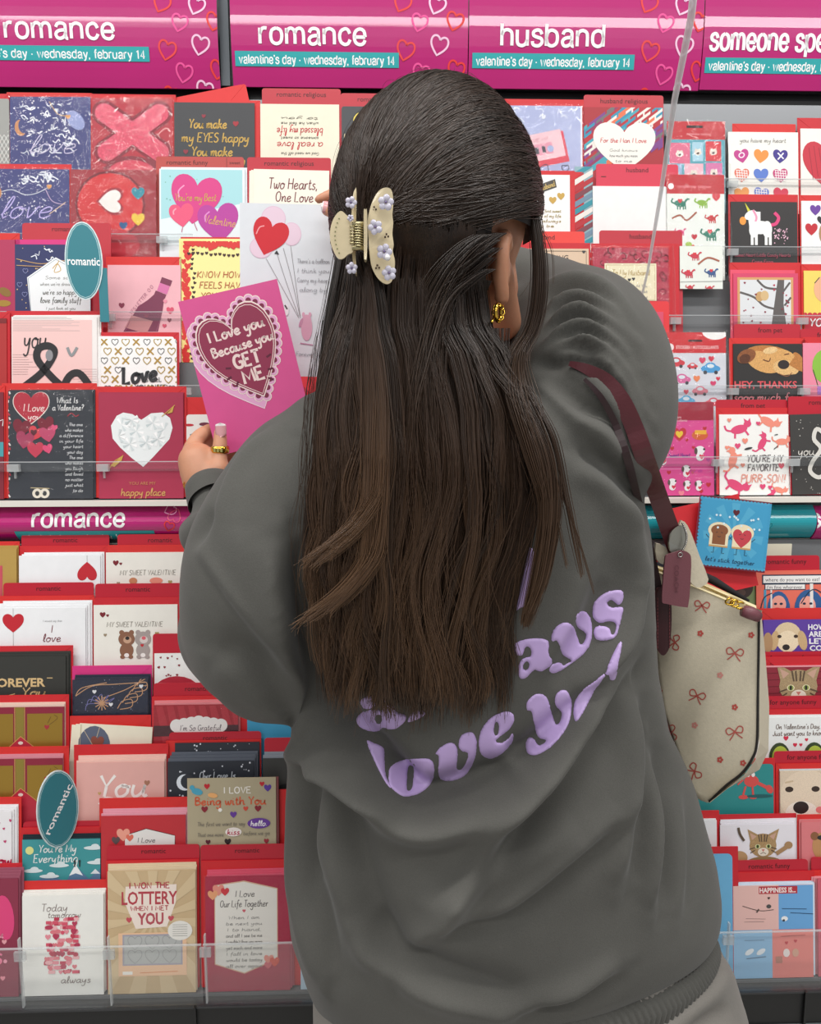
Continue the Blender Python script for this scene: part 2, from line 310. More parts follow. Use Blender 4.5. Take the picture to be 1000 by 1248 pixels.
# ---------------------------------------------------------------- rack rows
LEAN = math.radians(8); TL = math.tan(LEAN)
ROWS = {'U1': (125, 1.350), 'U2': (205, 1.300), 'U3': (300, 1.245), 'U4': (400, 1.190), 'U5': (475, 1.135),
        'L1': (672, 1.100), 'L2': (735, 1.076), 'L3': (800, 1.052), 'L4': (860, 1.028), 'L5': (925, 1.004), 'L6': (990, .980), 'L7': (1062, .956)}
LEDGE = {}
for k_, (py_, y_) in ROWS.items():
    p_ = P(300, py_, y_); ROWS[k_] = (y_, p_[2]); LEDGE[k_] = p_[2]-.176
LEDGE['U5'] = P(100, 609, 1.115)[2]; LEDGE['L7'] = P(200, 1211, .935)[2]
def hit(px, py, row, off=0.0):
    y0, z0 = ROWS[row]; d = _f+_r*(px-500)/FPX-_u*(py-624)/FPX
    # y = y0+off/cos + (z-z0)*TL
    t = (y0+off/math.cos(LEAN)+(CAM[2]-z0)*TL)/(d[1]-d[2]*TL)
    return CAM+d*t
GAP = .0017
def frame_at(px_box, row, k, tilt):
    l, t, r = px_box; A = hit(l, t, row, k*GAP); B = hit(r, t, row, k*GAP)
    wd = abs(B[0]-A[0]); c = (A+B)/2
    return c, wd
def place(name, box, row, k, tilt=0):
    c, wd = frame_at(box, row, k, tilt)
    o = empty(name, c, (-LEAN, 0, 0)); o.rotation_euler = Matrix.Rotation(-LEAN, 3, 'X').__matmul__(Matrix.Rotation(math.radians(tilt), 3, 'Y')).to_euler()
    h = (c[2]-LEDGE[row])/math.cos(LEAN)-.0015-abs(math.sin(math.radians(tilt)))*wd/2
    return o, wd, h
def slab(x0, x1, h, y0, y1, r=0.0, mb=None, mi=0, z1=0.0):
    mb = mb or MB(); pts = rrect(x0, -h, x1, z1, r, 3) if r else [(x1, z1), (x0, z1), (x0, -h), (x1, -h)]
    pts = pts[::-1]; mb.prism([(x, y0, z) for x, z in pts], [(x, y1, z) for x, z in pts], mi); return mb
def card(desc, box, row, base, art=None, k=0, tilt=0, r=0.0, wrap=False, name='greeting_card', h=None, group=None, spares=0, soff=(-3, -3), scol=None, cat='greeting card', env=None, divd=None, label=None, bw=0):
    """front card of a pocket, its spare copies, red envelope and divider behind it"""
    o, wd, hh = place(name, box, row, k, tilt)
    if h: hh = min(hh, h)
    tag(o, label or desc, cat, group)
    mb = slab(-wd/2, wd/2, hh, 0, .0004, r); slab(-wd/2, wd/2, hh, .0009, .0013, r, mb)
    mb.box((-wd/2, .0003, -hh+.001), (-wd/2+.0006, .001, -.002) if not r else (-wd/2+.0006, .001, -r))
    mb.build('card_stock', o, [base if not isinstance(base, str) else paper(base)])
    if art:
        sc = wd/(box[2]-box[0]); a = Art((box[0]+box[2])/2, box[1], sc, 0, (-wd/2+bw, wd/2-bw, -hh, -bw)); art(a); a.build('printed_artwork', o)
    if wrap:
        wb = MB(); N = 10; M = 12; X0, X1, Z0, Z1 = -wd/2-.002, wd/2+.002, -hh, .003
        rr = random.Random(box[0]); vs = []
        for i in range(M+1):
            for j in range(N+1): vs.append((X0+(X1-X0)*j/N, -.0012-rr.random()*.0008*(0 < i < M)*(0 < j < N), Z0+(Z1-Z0)*i/M))
        fs = [(i*(N+1)+j, i*(N+1)+j+1, (i+1)*(N+1)+j+1, (i+1)*(N+1)+j) for i in range(M) for j in range(N)]
        pydata('clear_wrapper', vs, fs, o, [WRAP], True)
    l, t, rr_ = box
    for i in range(spares):
        q = i+1; b2 = (l+soff[0]*q+random.uniform(-1, 1), t+soff[1]*q, rr_+soff[0]*q+random.uniform(-1, 1))
        s_, w2, h2 = place(name, b2, row, k+q, tilt+random.uniform(-.4, .4)); h2 = h2-.001
        slab(-w2/2, w2/2, h2, 0, .0012, r).build('card_stock', s_, [scol if scol is not None and not isinstance(scol, str) else paper(scol or (base if isinstance(base, str) else '#eeeae4'))])
        pos = ['directly behind', 'two behind', 'three behind', 'four behind', 'five behind'][i]
        tag(s_, f'spare card {pos} the {desc}', cat, 'spare cards stacked in the pockets')
    kk = k+spares+1
    if env is not None:
        envelope(desc, env, row, kk); kk += 1
    if divd is not None:
        divider(desc, divd[0], row, kk, divd[1], *divd[2:])
    return o
RED1, RED2 = '#d8262c', '#c81f3c'
def envelope(desc, box, row, k, col=None, tilt=0):
    col = col or random.choice(['#cf2229', '#c91e2b', '#d62a27'])
    o, wd, hh = place('envelope', box, row, k, tilt); hh -= .001
    slab(-wd/2, wd/2, hh, 0, .0008, .0008).build('envelope_body', o, [paper(col)])
    f = MB(); yy = -.0003; f.prism([(-wd/2+.001, yy, -.0006), (-.004, yy, -.045), (.004, yy, -.045), (wd/2-.001, yy, -.0006)], [(-wd/2+.001, 0, -.0006), (-.004, 0, -.045), (.004, 0, -.045), (wd/2-.001, 0, -.0006)])
    f.build('flap', o, [paper(col)])
    tag(o, f'{"red" if col[1] in "def" else "coloured"} envelope behind the {desc}' if col not in ENVN else f'{ENVN[col]} envelope behind the {desc}', 'envelope', 'envelopes behind the cards')
ENVN = {'#d8317f': 'magenta', '#e0527a': 'pink', '#7d2038': 'maroon'}
def divider(desc, box, row, k, txt, tx=None, col='#bd1c30', extra=None):
    o, wd, hh = place('pocket_divider', box, row, k)
    slab(-wd/2, wd/2, hh, 0, .0012, .004).build('divider_sheet', o, [mat('red_plastic', col, .35)])
    sc = wd/(box[2]-box[0]); a = Art((box[0]+box[2])/2, box[1], sc, 0, (-wd/2, wd/2, -hh, 0))
    if txt: a.text(txt, tx or (box[0]+box[2])/2, box[1]+7, 6, '#3c0c14', bold=.0)
    if extra: extra(a)
    a.build('printed_title', o)
    tag(o, f'red plastic divider tab behind the {desc}'+(f', titled {txt}' if False else ''), 'divider', 'titled divider tabs')
# ---------------------------------------------------------------- setting
fl = MB(); fl.box((-4, -4, -.05), (4, 3, 0)); o = fl.build('floor', None, [mat('floor_vinyl', '#b9b6b0', .35, noise=.05, nscale=8)]); tag(o, kind='structure')
wl = MB(); wl.box((-4, 1.75, 0), (4, 1.85, 3.2)); o = wl.build('wall_back', None, [mat('wall_paint', '#c9c7c3', .7)]); tag(o, kind='structure')
X0, X1 = -.95, 1.15
DARK = mat('rack_dark_steel', '#3d3e40', .4, metal=.3, noise=.05); BLK = mat('black_channel', '#111213', .45); GREY = mat('rack_grey_sheet', '#8b8d90', .28, metal=.55)
GR2 = mat('rack_mid_grey', '#6a6c6e', .5); WHT = mat('white_edging', '#ece7dd', .4)
rack = empty('card_display_rack', (0, 1.2, 0)); tag(rack, 'tall stepped store rack holding rows of greeting cards below pink signs', 'display rack')
def rb(name, a, b, m):
    mb = MB(); mb.box(tuple(np.array(a)-[0, 1.2, 0]), tuple(np.array(b)-[0, 1.2, 0])); return mb.build(name, rack, [m])
def ryz(row, off): y0, z0 = ROWS[row]; return lambda z: y0+off/math.cos(LEAN)+(z-z0)*TL
keys = list(ROWS); RB = .0185; ZC = P(500, 112, 1.385)[2]
for i, k_ in enumerate(keys):
    zl = LEDGE[k_]; up = LEDGE[keys[i-1]] if i and keys[i-1] != 'U5' else (ZC-.02 if k_ == 'U1' else zl+.19)
    if k_ == 'L1': up = P(500, 661, 1.12)[2]
    fy = ryz(k_, RB); y_lo, y_hi = fy(zl), fy(up)
    mb = MB(); q = lambda y, z, dy=0: [(X0, y-1.2, z), (X1, y-1.2, z)]
    mb.prism([(X0, y_lo-1.2, zl), (X1, y_lo-1.2, zl), (X1, y_hi-1.2, up), (X0, y_hi-1.2, up)], [(X0, y_lo-1.195, zl), (X1, y_lo-1.195, zl), (X1, y_hi-1.195, up), (X0, y_hi-1.195, up)])
    mb.build('tier_back', rack, [GREY if k_ == 'U1' else GR2])
    yf = ryz(k_, -.001)(zl); rb('tier_ledge', (X0, yf, zl-.004), (X1, y_lo, zl), GR2)
# black channel above the first tier, sign posts
zc = P(500, 112, 1.385)[2]
rb('top_channel', (X0, 1.380, zc-.022), (X1, 1.43, zc-.001), BLK); rb('top_channel_lip', (X0, 1.375, zc+.001), (X1, 1.40, zc+.005), DARK)
rb('rack_back', (X0, 1.455, 0), (X1, 1.50, 2.15), DARK)
for px in (274,):
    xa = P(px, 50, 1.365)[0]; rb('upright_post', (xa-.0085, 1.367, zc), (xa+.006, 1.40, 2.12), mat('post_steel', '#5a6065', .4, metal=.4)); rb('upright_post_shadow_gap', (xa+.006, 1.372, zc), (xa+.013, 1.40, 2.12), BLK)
rb('rack_base', (X0, .955, .10), (X1, 1.42, LEDGE['L7']-.03), DARK); rb('kick_plate', (X0, 1.02, 0), (X1, 1.40, .10), BLK)
zb = LEDGE['L7']
rb('front_edge', (X0, .916, zb-.007), (X1, .950, zb-.0045), DARK); rb('front_bumper', (X0, .918, zb-.052), (X1, .960, zb-.007), BLK); rb('front_bumper_ridge', (X0, .915, zb-.056), (X1, .960, zb-.052), mat('ridge', '#6c7073', .35)); 
rb('front_apron', (X0, .923, zb-.16), (X1, .960, zb-.056), mat('apron_grey', '#55585a', .5))
for px in (247, 960):
    xa = P(px, 1225, .955)[0]; rb('bumper_joint', (xa-.0015, .9135, zb-.056), (xa+.0015, .919, zb-.004), BLK)
rb('sign_backing', (X0, 1.130, P(500, 661, 1.12)[2]+.002), (X1, 1.134, LEDGE['U5']-.006), GR2)
# white strips above and below the middle sign
zt = P(100, 609, 1.115)[2]
rb('trim_strip', (X0, 1.098, zt-.0075), (X1, 1.128, zt-.0005), WHT)
zm = P(900, 657, 1.125)[2]
rb('trim_strip', (X0, 1.1255, zm-.0065), (X1, 1.131, zm), WHT)
# ---- signs
PINK = mat('pink_sign_print', '#bb1672', .2, noise=.04, nscale=5, coat=.6, bump=.12, bscale=14); TEAL = '#27a9ad'
def sign(name, l, t, r, b, Y, art, label, bulge, group=None, col=PINK, cy=None):
    A = P(l, (t+b)/2, Y); B = P(r, (t+b)/2, Y); T = P((l+r)/2, t, Y)[2]; Bm = P((l+r)/2, b, Y)[2]; W = abs(B[0]-A[0]); H = T-Bm
    o = empty(name, ((A[0]+B[0])/2, Y, T)); yf = lambda x, z: -bulge*(1-(2*(-z/H)-1)**2)
    n = 14; vs = []; yl = lambda z: float(np.interp(-z, [H*i/n for i in range(n+1)], [yf(0, -H*i/n) for i in range(n+1)]))-.0004
    for i in range(n+1):
        z = -H*i/n
        for x, dy in ((-W/2, 0), (W/2, 0), (W/2, .003), (-W/2, .003)): vs.append((x, yf(0, z)+dy, z))
    fs = []
    for i in range(n):
        for a in range(4): c = (a+1) % 4; fs.append((4*i+a, 4*i+c, 4*i+4+c, 4*i+4+a))
    fs += [(0, 1, 2, 3), (4*n+3, 4*n+2, 4*n+1, 4*n)]
    pydata('sign_panel', vs, fs, o, [col])
    for p in bpy.data.objects[o.children[0].name].data.polygons: p.use_smooth = False
    a = Art((l+r)/2, t, W/(r-l), 0, (-W/2, W/2, -H, 0), lambda x, z: yl(z)); a.bands = [(-H*(i+1)/n, -H*i/n) for i in range(n)]; art(a); a.build('printed_lettering', o)
    tag(o, label, 'sign', group); return o
def dheart(a, hs):
    for x, y, w_, c, rt in hs: a.hline(x, y, w_, c, 2.3, h=w_*1.05, rot=rt)
def squiggle(x0, mir=1):
    R_, P_, W_ = '#e8322e', '#f0509c', '#f7c9e4'
    return [(x0, 2, 20, R_, 25), (x0+21, 24, 19, P_, 15), (x0+42, 4, 20, W_, 22), (x0+4, 55, 21, '#ea4040', 15), (x0+45, 49, 21, W_, 15), (x0+23, 80, 20, P_, 15), (x0+64, 22, 20, R_, 15), (x0+5, 105, 19, R_, 15), (x0+47, 99, 20, W_, 15), (x0+66, 76, 20, R_, 15)]
def hs_art(word, wx, ww, bx0, bx1, by, hx):
    def f(a):
        if hx: dheart(a, squiggle(hx))
        a.rect(bx0, by-8.5, bx1, by+8, TEAL); a.sans("valentine's day \u00b7 wednesday, february 14", (bx0+bx1)/2, by, 9.6, '#ffffff', w=(bx1-bx0)-10, lw=.15)
        a.sans(word, wx, by-29, 24.5, '#ffffff', w=ww, lw=.155)
    return f
sign('header_sign', -190, -60, 266, 106, 1.36, lambda a: (hs_art('romance', 75, 134, -55, 181, 60, 199)(a)), 'leftmost pink romance header sign over the upper left cards', .012, 'x')
sign('header_sign', 282, -60, 569.4, 107, 1.36, hs_art('romance', 382, 130, 286, 485, 66, 489), 'pink romance header sign right of the dark upright post', .012, 'x')
sign('header_sign', 570.6, -60, 854, 109, 1.36, hs_art('husband', 673, 126, 575, 772, 67, 786), 'pink husband header sign in the middle of the header', .012, 'x')
sign('header_sign', 855.2, -60, 1180, 111, 1.36, hs_art('someone special', 952, 176, 859, 1056, 71, None), 'pink someone special header sign at the right end', .012, 'x')
for o in [x for x in COL.objects if x.get('group') == 'x']: del o['group']
def mid(a):
    a.hline(208, 620, 14, '#f7a9d4', 1.2, rot=60); a.hline(215, 627, 15, '#e0507a', 1.2, rot=200); a.hline(208, 640, 12, '#e8322e', 1.4, rot=20)
    a.rect(22, 645, 189, 660, TEAL); a.sans("valentine's day \u00b7 wednesday, february 14", 106, 654, 8, '#ffffff', w=156); a.sans('romance', 101, 629, 21, '#ffffff', w=111, lw=.16)
MIDZ = 1.118
sign('shelf_sign', -60, 616, 420, 657, 1.121, mid, 'glossy pink romance strip sign halfway down the left side', .018)
def midr(a):
    a.sans('someone special', 1078, 629, 21, '#ffffff', w=190, lw=.16)
TEALM = mat('teal_sign_print', '#1e9aa6', .25, coat=.4)
sign('shelf_sign', 700, 616, 988, 656, 1.121, lambda a: a.hline(930, 640, 10, '#23a5b0', 1), 'plain teal strip sign behind the bread card', .015, col=TEALM)
sign('shelf_sign', 989, 616, 1150, 656, 1.121, midr, 'pink strip sign cut off by the right edge', .015)
mb = MB(); A = P(927, 663, 1.118); B = P(963, 677, 1.118); mb.box((A[0], 1.116, B[2]), (B[0], 1.119, A[2])); o = mb.build('blank_label_holder', rack, [mat('cream_label', '#e4dfc8', .5)]); o.location = (0, -1.2, 0)
# ---- acrylic pocket rails
def rail(pyc, row, x0px, x1px, clips=(), off=.008, hh=.0135, label=None):
    y0, z0 = ROWS[row]; d = hit(500, pyc, row, -off); yy = d[1]; z = d[2]
    xa = P(x0px, pyc, yy)[0]; xb = P(x1px, pyc, yy)[0]
    o = empty('pocket_rail', ((xa+xb)/2, yy, z-hh/2)); w_ = xb-xa
    mb = MB(); mb.box((-w_/2, 0, 0), (w_/2, .0016, hh)); mb.build('rail_strip', o, [ACRY])
    mb = MB(); mb.box((-w_/2, -.0006, hh-.0008), (w_/2, .0022, hh+.0004)); mb.build('rail_edge', o, [EDGE])
    for c in clips:
        xc = P(c, pyc, yy)[0]-(xa+xb)/2; mb = MB(); mb.box((xc-.008, -.002, 0), (xc+.008, .005, hh*.75)); mb.box((xc-.0015, .004, -.01), (xc+.0015, .0072, hh*.6)); mb.build('rail_clip', o, [EDGE])
    tag(o, label, 'rail', 'clear rails across the pockets'); return o
rail(292, 'U2', -60, 235, (197,), label='clear pocket rail in front of the round red card, left side')
rail(386, 'U3', -60, 235, (133,), label='clear pocket rail crossing the wine bottle card')
rail(567, 'U5', -60, 330, (16, 125, 232), label='clear pocket rail crossing the chalkboard and faceted heart cards')
rail(475, 'U4', 216, 330, (226,), label='short clear rail at the foot of the yellow heart card')
rail(220, 'U1', 882, 1060, (893, ), label='clear pocket rail crossing the nine coloured hearts card')
rail(304, 'U2', 760, 1060, (893,), label='clear pocket rail crossing the unicorn card')
rail(389, 'U3', 700, 1060, (823, 978), label='clear pocket rail crossing the tree card')
rail(476, 'U4', 790, 1060, (893, 980), label='clear pocket rail crossing the sleeping dog card')
rail(564, 'U5', 760, 1060, (875, 967), label='clear pocket rail crossing the pink cats card')
# bottom acrylic lip
zb2 = P(200, 1150, .919)[2]
def lip(px0, px1, label, clips):
    xa, xb = P(px0, 1180, .919)[0], P(px1, 1180, .919)[0]; o = empty('acrylic_lip', ((xa+xb)/2, .919, zb-.004)); w_ = (xb-xa)/2; H = zb2-zb
    mb = MB(); mb.box((-w_, 0, 0), (w_, .002, H)); mb.build('lip_sheet', o, [ACRY]); mb = MB(); mb.box((-w_, -.0004, H), (w_, .0024, H+.0012)); mb.build('lip_edge', o, [EDGE])
    for c in clips:
        xc = P(c, 1160, .919)[0]-(xa+xb)/2; mb = MB(); mb.box((xc-.007, .002, H-.018), (xc+.007, .006, H-.006)); mb.box((xc-.001, .002, 0), (xc+.001, .007, H+.012)); mb.build('lip_clip', o, [EDGE])
    tag(o, label, 'rail')
lip(-80, 246, 'clear acrylic front lip along the bottom left shelf', (22, 131)); lip(248, 640, 'clear acrylic front lip in front of the Our Life Together card', (243+6,)); lip(700, 1080, 'clear acrylic front lip along the bottom right shelf', (888,))
# vertical pocket fins
for n_, (px, t, row) in enumerate(((885, 165, 'U1'), (886, 245, 'U2'), (886, 335, 'U3'), (884, 415, 'U4'), (869, 500, 'U5'), (818, 300, 'U3'))):
    A = hit(px, t, row, 0); o = empty('pocket_fin', A, (-LEAN, 0, 0)); mb = MB(); H = (A[2]-LEDGE[row])/math.cos(LEAN)-.002
    mb.prism([(0, -.004, 0), (0, -.012, -.05), (0, -.012, -H), (0, .012, -H), (0, .012, 0)], [(.0015, -.004, 0), (.0015, -.012, -.05), (.0015, -.012, -H), (.0015, .012, -H), (.0015, .012, 0)]); mb.build('fin_sheet', o, [ACRY])
    tag(o, f'clear upright fin {["left of the nine hearts card", "left of the unicorn card", "left of the owl tree card", "left of the sleeping dog card", "left of the pink cats card", "right of the cream husband card"][n_]}', 'fin', 'clear fins between the pockets')
# oval topic flags
def oval(px, py, wpx, hpx, row, yaw, label, txt, rot=0, stem=True, dy=0):
    c = hit(px, py, row, -.016); dep = c[1]; k = dep/FPX*1.01
    o = empty('oval_topic_flag', c, (-LEAN*.3, 0, math.radians(yaw))); cy = math.cos(math.radians(yaw)); W = wpx*k/cy; H = hpx*k
    a = []; n = 40
    for i in range(n): t = 2*math.pi*i/n; a.append((W/2*math.cos(t), H/2*math.sin(t)))
    mb = MB(); mb.prism([(x, 0, z) for x, z in a], [(x, .0018, z) for x, z in a]); mb.build('oval_board', o, [mat('flag_white', '#dfeef0', .35)])
    ar = Art(0, 0, k, 0); ar.kx = 1
    ar.ell(0, 0, wpx/2/cy-1.2, hpx/2-1.2, mat('flag_teal', '#3c8591', .3)); ar.ell(0, 0, wpx/2/cy-2.2, hpx/2-2.2, mat('flag_line', '#b9dadd', .3)); ar.ell(0, 0, wpx/2/cy-2.9, hpx/2-2.9, mat('flag_teal', '#3c8591', .3))
    ar.text(txt, 0, 0, 9.5, '#ffffff', bold=.015, rot=rot, w=(wpx/cy-6) if not rot else 62)
    ar.build('printed_title', o)
    if stem:
        mb = MB(); mb.box((W*.36, .0015, -H*.78), (W*.60, .0035, -H*.08)); mb.build('stem', o, [mat('flag_teal', '#3c8591', .3)])
    tag(o, label, 'flag')
oval(102, 318, 41, 88, 'U4', 8, 'upright teal oval flag reading romantic at upper left', 'romantic')
oval(71, 986, 34, 100, 'L6', 52, 'teal oval flag turned sideways at lower left', 'romantic', rot=-55, stem=False)
mb = MB(); c = hit(80, 985, 'L6', -.01)
# ---------------------------------------------------------------- cards (design units = photo pixels on the card face)
W_, CR, BK, RD, GD = '#f3f3f1', '#efe9d2', '#2c2c2e', '#c4202e', '#c9a24a'
def small(a, lines, cx, y, dy, c='#8a8a86', w=40, sz=3.2):
    for i, t in enumerate(lines): a.hand(t, cx, y+dy*i, sz, c, lw=.55, w=min(w, 4.2*len(t)), slant=.1)
def dots(a, box, n, c, r0, r1, seed=1, heart=False):
    q = random.Random(seed); cs = c if isinstance(c, (list, tuple)) else [c]
    for _ in range(n):
        x, y, r = q.uniform(box[0], box[2]), q.uniform(box[1], box[3]), q.uniform(r0, r1)
        (a.heart(x, y, r*2, q.choice(cs), rot=q.uniform(-25, 25)) if heart else a.ell(x, y, r, r, q.choice(cs), 7))
def burst(a, cx, cy, R, n, c):
    for i in range(n):
        t0 = 2*math.pi*i/n; t1 = t0+math.pi/n; a.poly([(cx, cy), (cx+R*math.cos(t0), cy+R*math.sin(t0)), (cx+R*math.cos(t1), cy+R*math.sin(t1))], c)
def foilscrib(a, box, n, seed, c='#e8ecf6'):
    q = random.Random(seed)
    for _ in range(n):
        x, y = q.uniform(box[0], box[2]), q.uniform(box[1], box[3]); L = q.uniform(3, 10)
        a.line([(x, y), (x+L*.4, y+q.uniform(-3, 3)), (x+L*.8, y+q.uniform(-2, 4)), (x+L, y+q.uniform(-4, 4))], q.uniform(.7, 1.7), c, sm=True)
# --- U1
card('grey lattice card at the left frame edge', (-60, 120, 11), 'U1', '#9c9c98', lambda a: [a.line([(x, 165), (x+20, 200)], .7, '#e3e3df') for x in range(-60, 12, 5)]+[a.line([(x, 200), (x+20, 165)], .7, '#e3e3df') for x in range(-60, 12, 5)], r=.003, env=(-62, 114, 11))
def navy(top):
    def f(a):
        t = top; dots(a, (12, t+2, 108, t+80), 40, '#f2f2f8', .4, 1.1, 3); foilscrib(a, (20, t+8, 90, t+70), 55, 4)
        a.ell(25, t+38, 7, 10, '#c98a5a', rot=-10); a.ell(28.5, t+36, 6, 9, '#3b3f7c', rot=-10)
        a.ell(92, t+28, 9, 14, '#8f9acb', rot=-40); a.line([(60, t+5), (70, t+20), (83, t+23)], .8, '#d9b37a', sm=True); a.heart(83, t+24, 6, '#d99a5a')
        a.hand('love', 62, t+58, 22, '#cfc9e6', lw=1.1, slant=.5, w=56)
    return f
card('upper navy foil love card in its clear wrapper', (12, 119, 110), 'U1', '#3b3f7c', navy(119), wrap=True, spares=1, soff=(0, -1), env=(8, 113, 112))
def xcard(a):
    a.poly([(112, 118), (207, 118), (207, 210), (112, 210)], '#b8293a')
    for w_, c in ((31, '#8d2336'), (23, mat('pink_glitter', '#dd4a66', .35, noise=.35, nscale=900))):
        r = w_/2
        for p, q in (((127, 138), (194, 186)), ((194, 138), (130, 186))):
            d = np.array(q)-np.array(p); d = d/np.linalg.norm(d); n = np.array([-d[1], d[0]])*r; p_, q_ = np.array(p, float), np.array(q, float)
            a.poly([tuple(p_+n), tuple(q_+n), tuple(q_-n), tuple(p_-n)], c); a.ell(*p, r, r, c); a.ell(*q, r, r, c)
    a.ell(160, 213, 36, 22, '#8d2336'); a.ell(160, 214, 30, 18, '#d6344f')
card('die-cut X card in pink glitter', (112, 120, 210), 'U1', '#c22b38', xcard, wrap=True, env=(110, 115, 214))
card('charcoal Eyes Happy card with gold script', (212, 125, 310), 'U1', '#3e3f42', lambda a: (a.hand('You make', 253, 151, 11, GD, lw=1.7, w=46), a.hand('my EYES happy', 262, 168, 11, GD, lw=1.5, w=82), a.hand('You make', 258, 185, 11, GD, lw=1.7, w=50), a.hand('heart full', 262, 202, 11, GD, lw=1.5, w=70), a.heart(287, 151, 7, '#a3202e'), a.heart(248, 142, 5, '#8d2336'), a.heart(226, 186, 6, '#8d2336')), spares=0)
envelope('charcoal Eyes Happy card, askew', (206, 111, 300), 'U1', 3, '#dc2b2b', tilt=-12)
envelope('charcoal Eyes Happy card, upright', (206, 122, 317), 'U1', 2, '#dc2b2b')
def flipcard(a):
    for t, y, s, c, lw in (('God we need all the', 188, 3.6, '#6a665c', .5), ('a real love', 178, 8.5, RD, .9), ('someone so sweet', 169, 3.6, '#6a665c', .5), ('blessed my life', 161, 9, RD, .9), ('when he led me', 151, 3.6, '#6a665c', .5), ('to you', 145, 3.4, '#6a665c', .5)):
        a.hand(t, 365, y, s, c, lw=lw, w=46 if s < 5 else 56, flip=True)
card('cream blessed my life card put in upside down', (317, 127, 413), 'U1', CR, flipcard, divd=((319, 108, 415), 'romantic religious'))
card('charcoal card with yellow oval beside the hair', (416, 130, 512), 'U1', '#44464a', lambda a: (a.ell(450, 147, 20, 13, '#e6cf58'), a.hand('Thank You', 458, 147, 9, '#b89a30', lw=.8, w=34), a.hand('Happy', 428, 167, 7, '#d9c9a0', lw=.8, w=18), a.hand('with love', 430, 177, 5, '#d9c9a0', lw=.7, w=18)), r=.004, divd=((415, 114, 516), 'romantic religious'))
def bgold(a):
    gl = mat('gold_glitter', '#a98d4f', .3, metal=.5, noise=.5, nscale=1200)
    a.poly([(570, 117), (612, 117), (612, 165)], gl); a.line([(566, 117), (612, 175)], 1.2, GD); a.hand('h', 574, 126, 12, GD, lw=1.2)
card('black card with gold glitter corner behind the head', (520, 118, 610), 'U1', '#26231f', bgold, spares=2, soff=(2, 2), tilt=2)
def cassette(a):
    a.rect(617, 128, 707, 215, '#aeb6dc'); a.rect(627, 165, 690, 203, '#e0485a', rot=-12); a.rect(624, 163, 686, 196, '#f0c4cc', rot=-12); a.rect(636, 176, 673, 190, '#e59aae', rot=-12)
    a.ell(645, 184, 4, 4, '#a8b4dc'); a.ell(670, 181, 4, 4, '#a8b4dc'); a.rect(650, 180, 656, 188, '#4a4450', rot=-12); a.rect(660, 178, 664, 186, '#4a4450', rot=-12); a.hand('LOVE MIX', 654, 171, 4, '#c2506a', lw=.6, rot=-12, w=30)
    a.hline(688, 205, 9, '#3a3a58', 1); a.line([(655, 206), (665, 200), (668, 210)], 1, '#3a3a58', sm=True); foilscrib(a, (625, 132, 700, 160), 10, 9, '#e8ecf6')
card('lavender cassette tape card in a clear wrapper', (615, 129, 709), 'U1', '#ecebf0', cassette, wrap=True, env=(614, 121, 711))
def stripes(a):
    q = random.Random(5); cs = ['#2b8fae', '#e2704a', '#8d2a5a', '#6d6a6a', '#e8e2da', '#b3202c', '#7a3a86', '#40a3b3', '#b3202c']
    for i in range(-14, 16):
        x = 711+i*9; y = 118
        for j in range(9):
            L = q.uniform(14, 34); x2, y2 = x-(-L)*.8, y+0; 
            a.poly([(x+j*22, 205-j*16-i*3), (x+j*22+20, 205-j*16-15-i*3), (x+j*22+20, 205-j*16-7-i*3), (x+j*22, 205-j*16+8-i*3)], q.choice(cs))
def manlove(a):
    a.rect(700, 120, 820, 310, '#a8202c'); stripes(a)
    a.heart(760, 178, 76, '#f2efe6', h=62)
    a.hand('For the Man I Love', 759, 171, 5.5, RD, lw=.8, w=56); small(a, ['God knows', 'how much you mean', 'to me'], 759, 183, 6.5, w=34)
card('striped card with white heart for the man I love', (711, 131, 807), 'U1', '#a8202c', manlove, divd=((711, 116, 808), 'husband religious', 760))
def bear_photo(a, cx, cy, s, c1, c2):
    a.ell(cx, cy, s, s*.8, c1); a.ell(cx-s*.5, cy-s*.7, s*.3, s*.3, c1); a.ell(cx+s*.5, cy-s*.7, s*.3, s*.3, c1); a.ell(cx, cy+s*.2, s*.4, s*.3, c2)
def stk1(a):
    a.rect(812, 147, 884, 170, '#c4202c'); a.rect(836, 153, 856, 156, '#1c1416'); a.text('valentine tattoos', 851, 163, 3.2, '#e8a0a4'); a.rect(814, 170, 882, 260, '#5ba8b8')
    for x, y, w2, h2, c in ((815, 174, 25, 25, '#e06a8c'), (843, 173, 13, 23, '#a9d2e2'), (859, 172, 19, 24, '#d8303c'), (814, 200, 16, 22, '#9cb8d8'), (833, 199, 23, 22, '#f0b6c4'), (859, 198, 20, 22, '#d873a8')):
        a.rect(x, y, x+w2, y+h2, c); bear_photo(a, x+w2/2, y+h2/2+1, 4.6, '#e8dccf', '#4a3a34')
card('sticker pack of small animal photo tiles', (812, 148, 883), 'U1', '#8fb6c0', stk1, wrap=True, name='sticker_pack', cat='sticker pack')
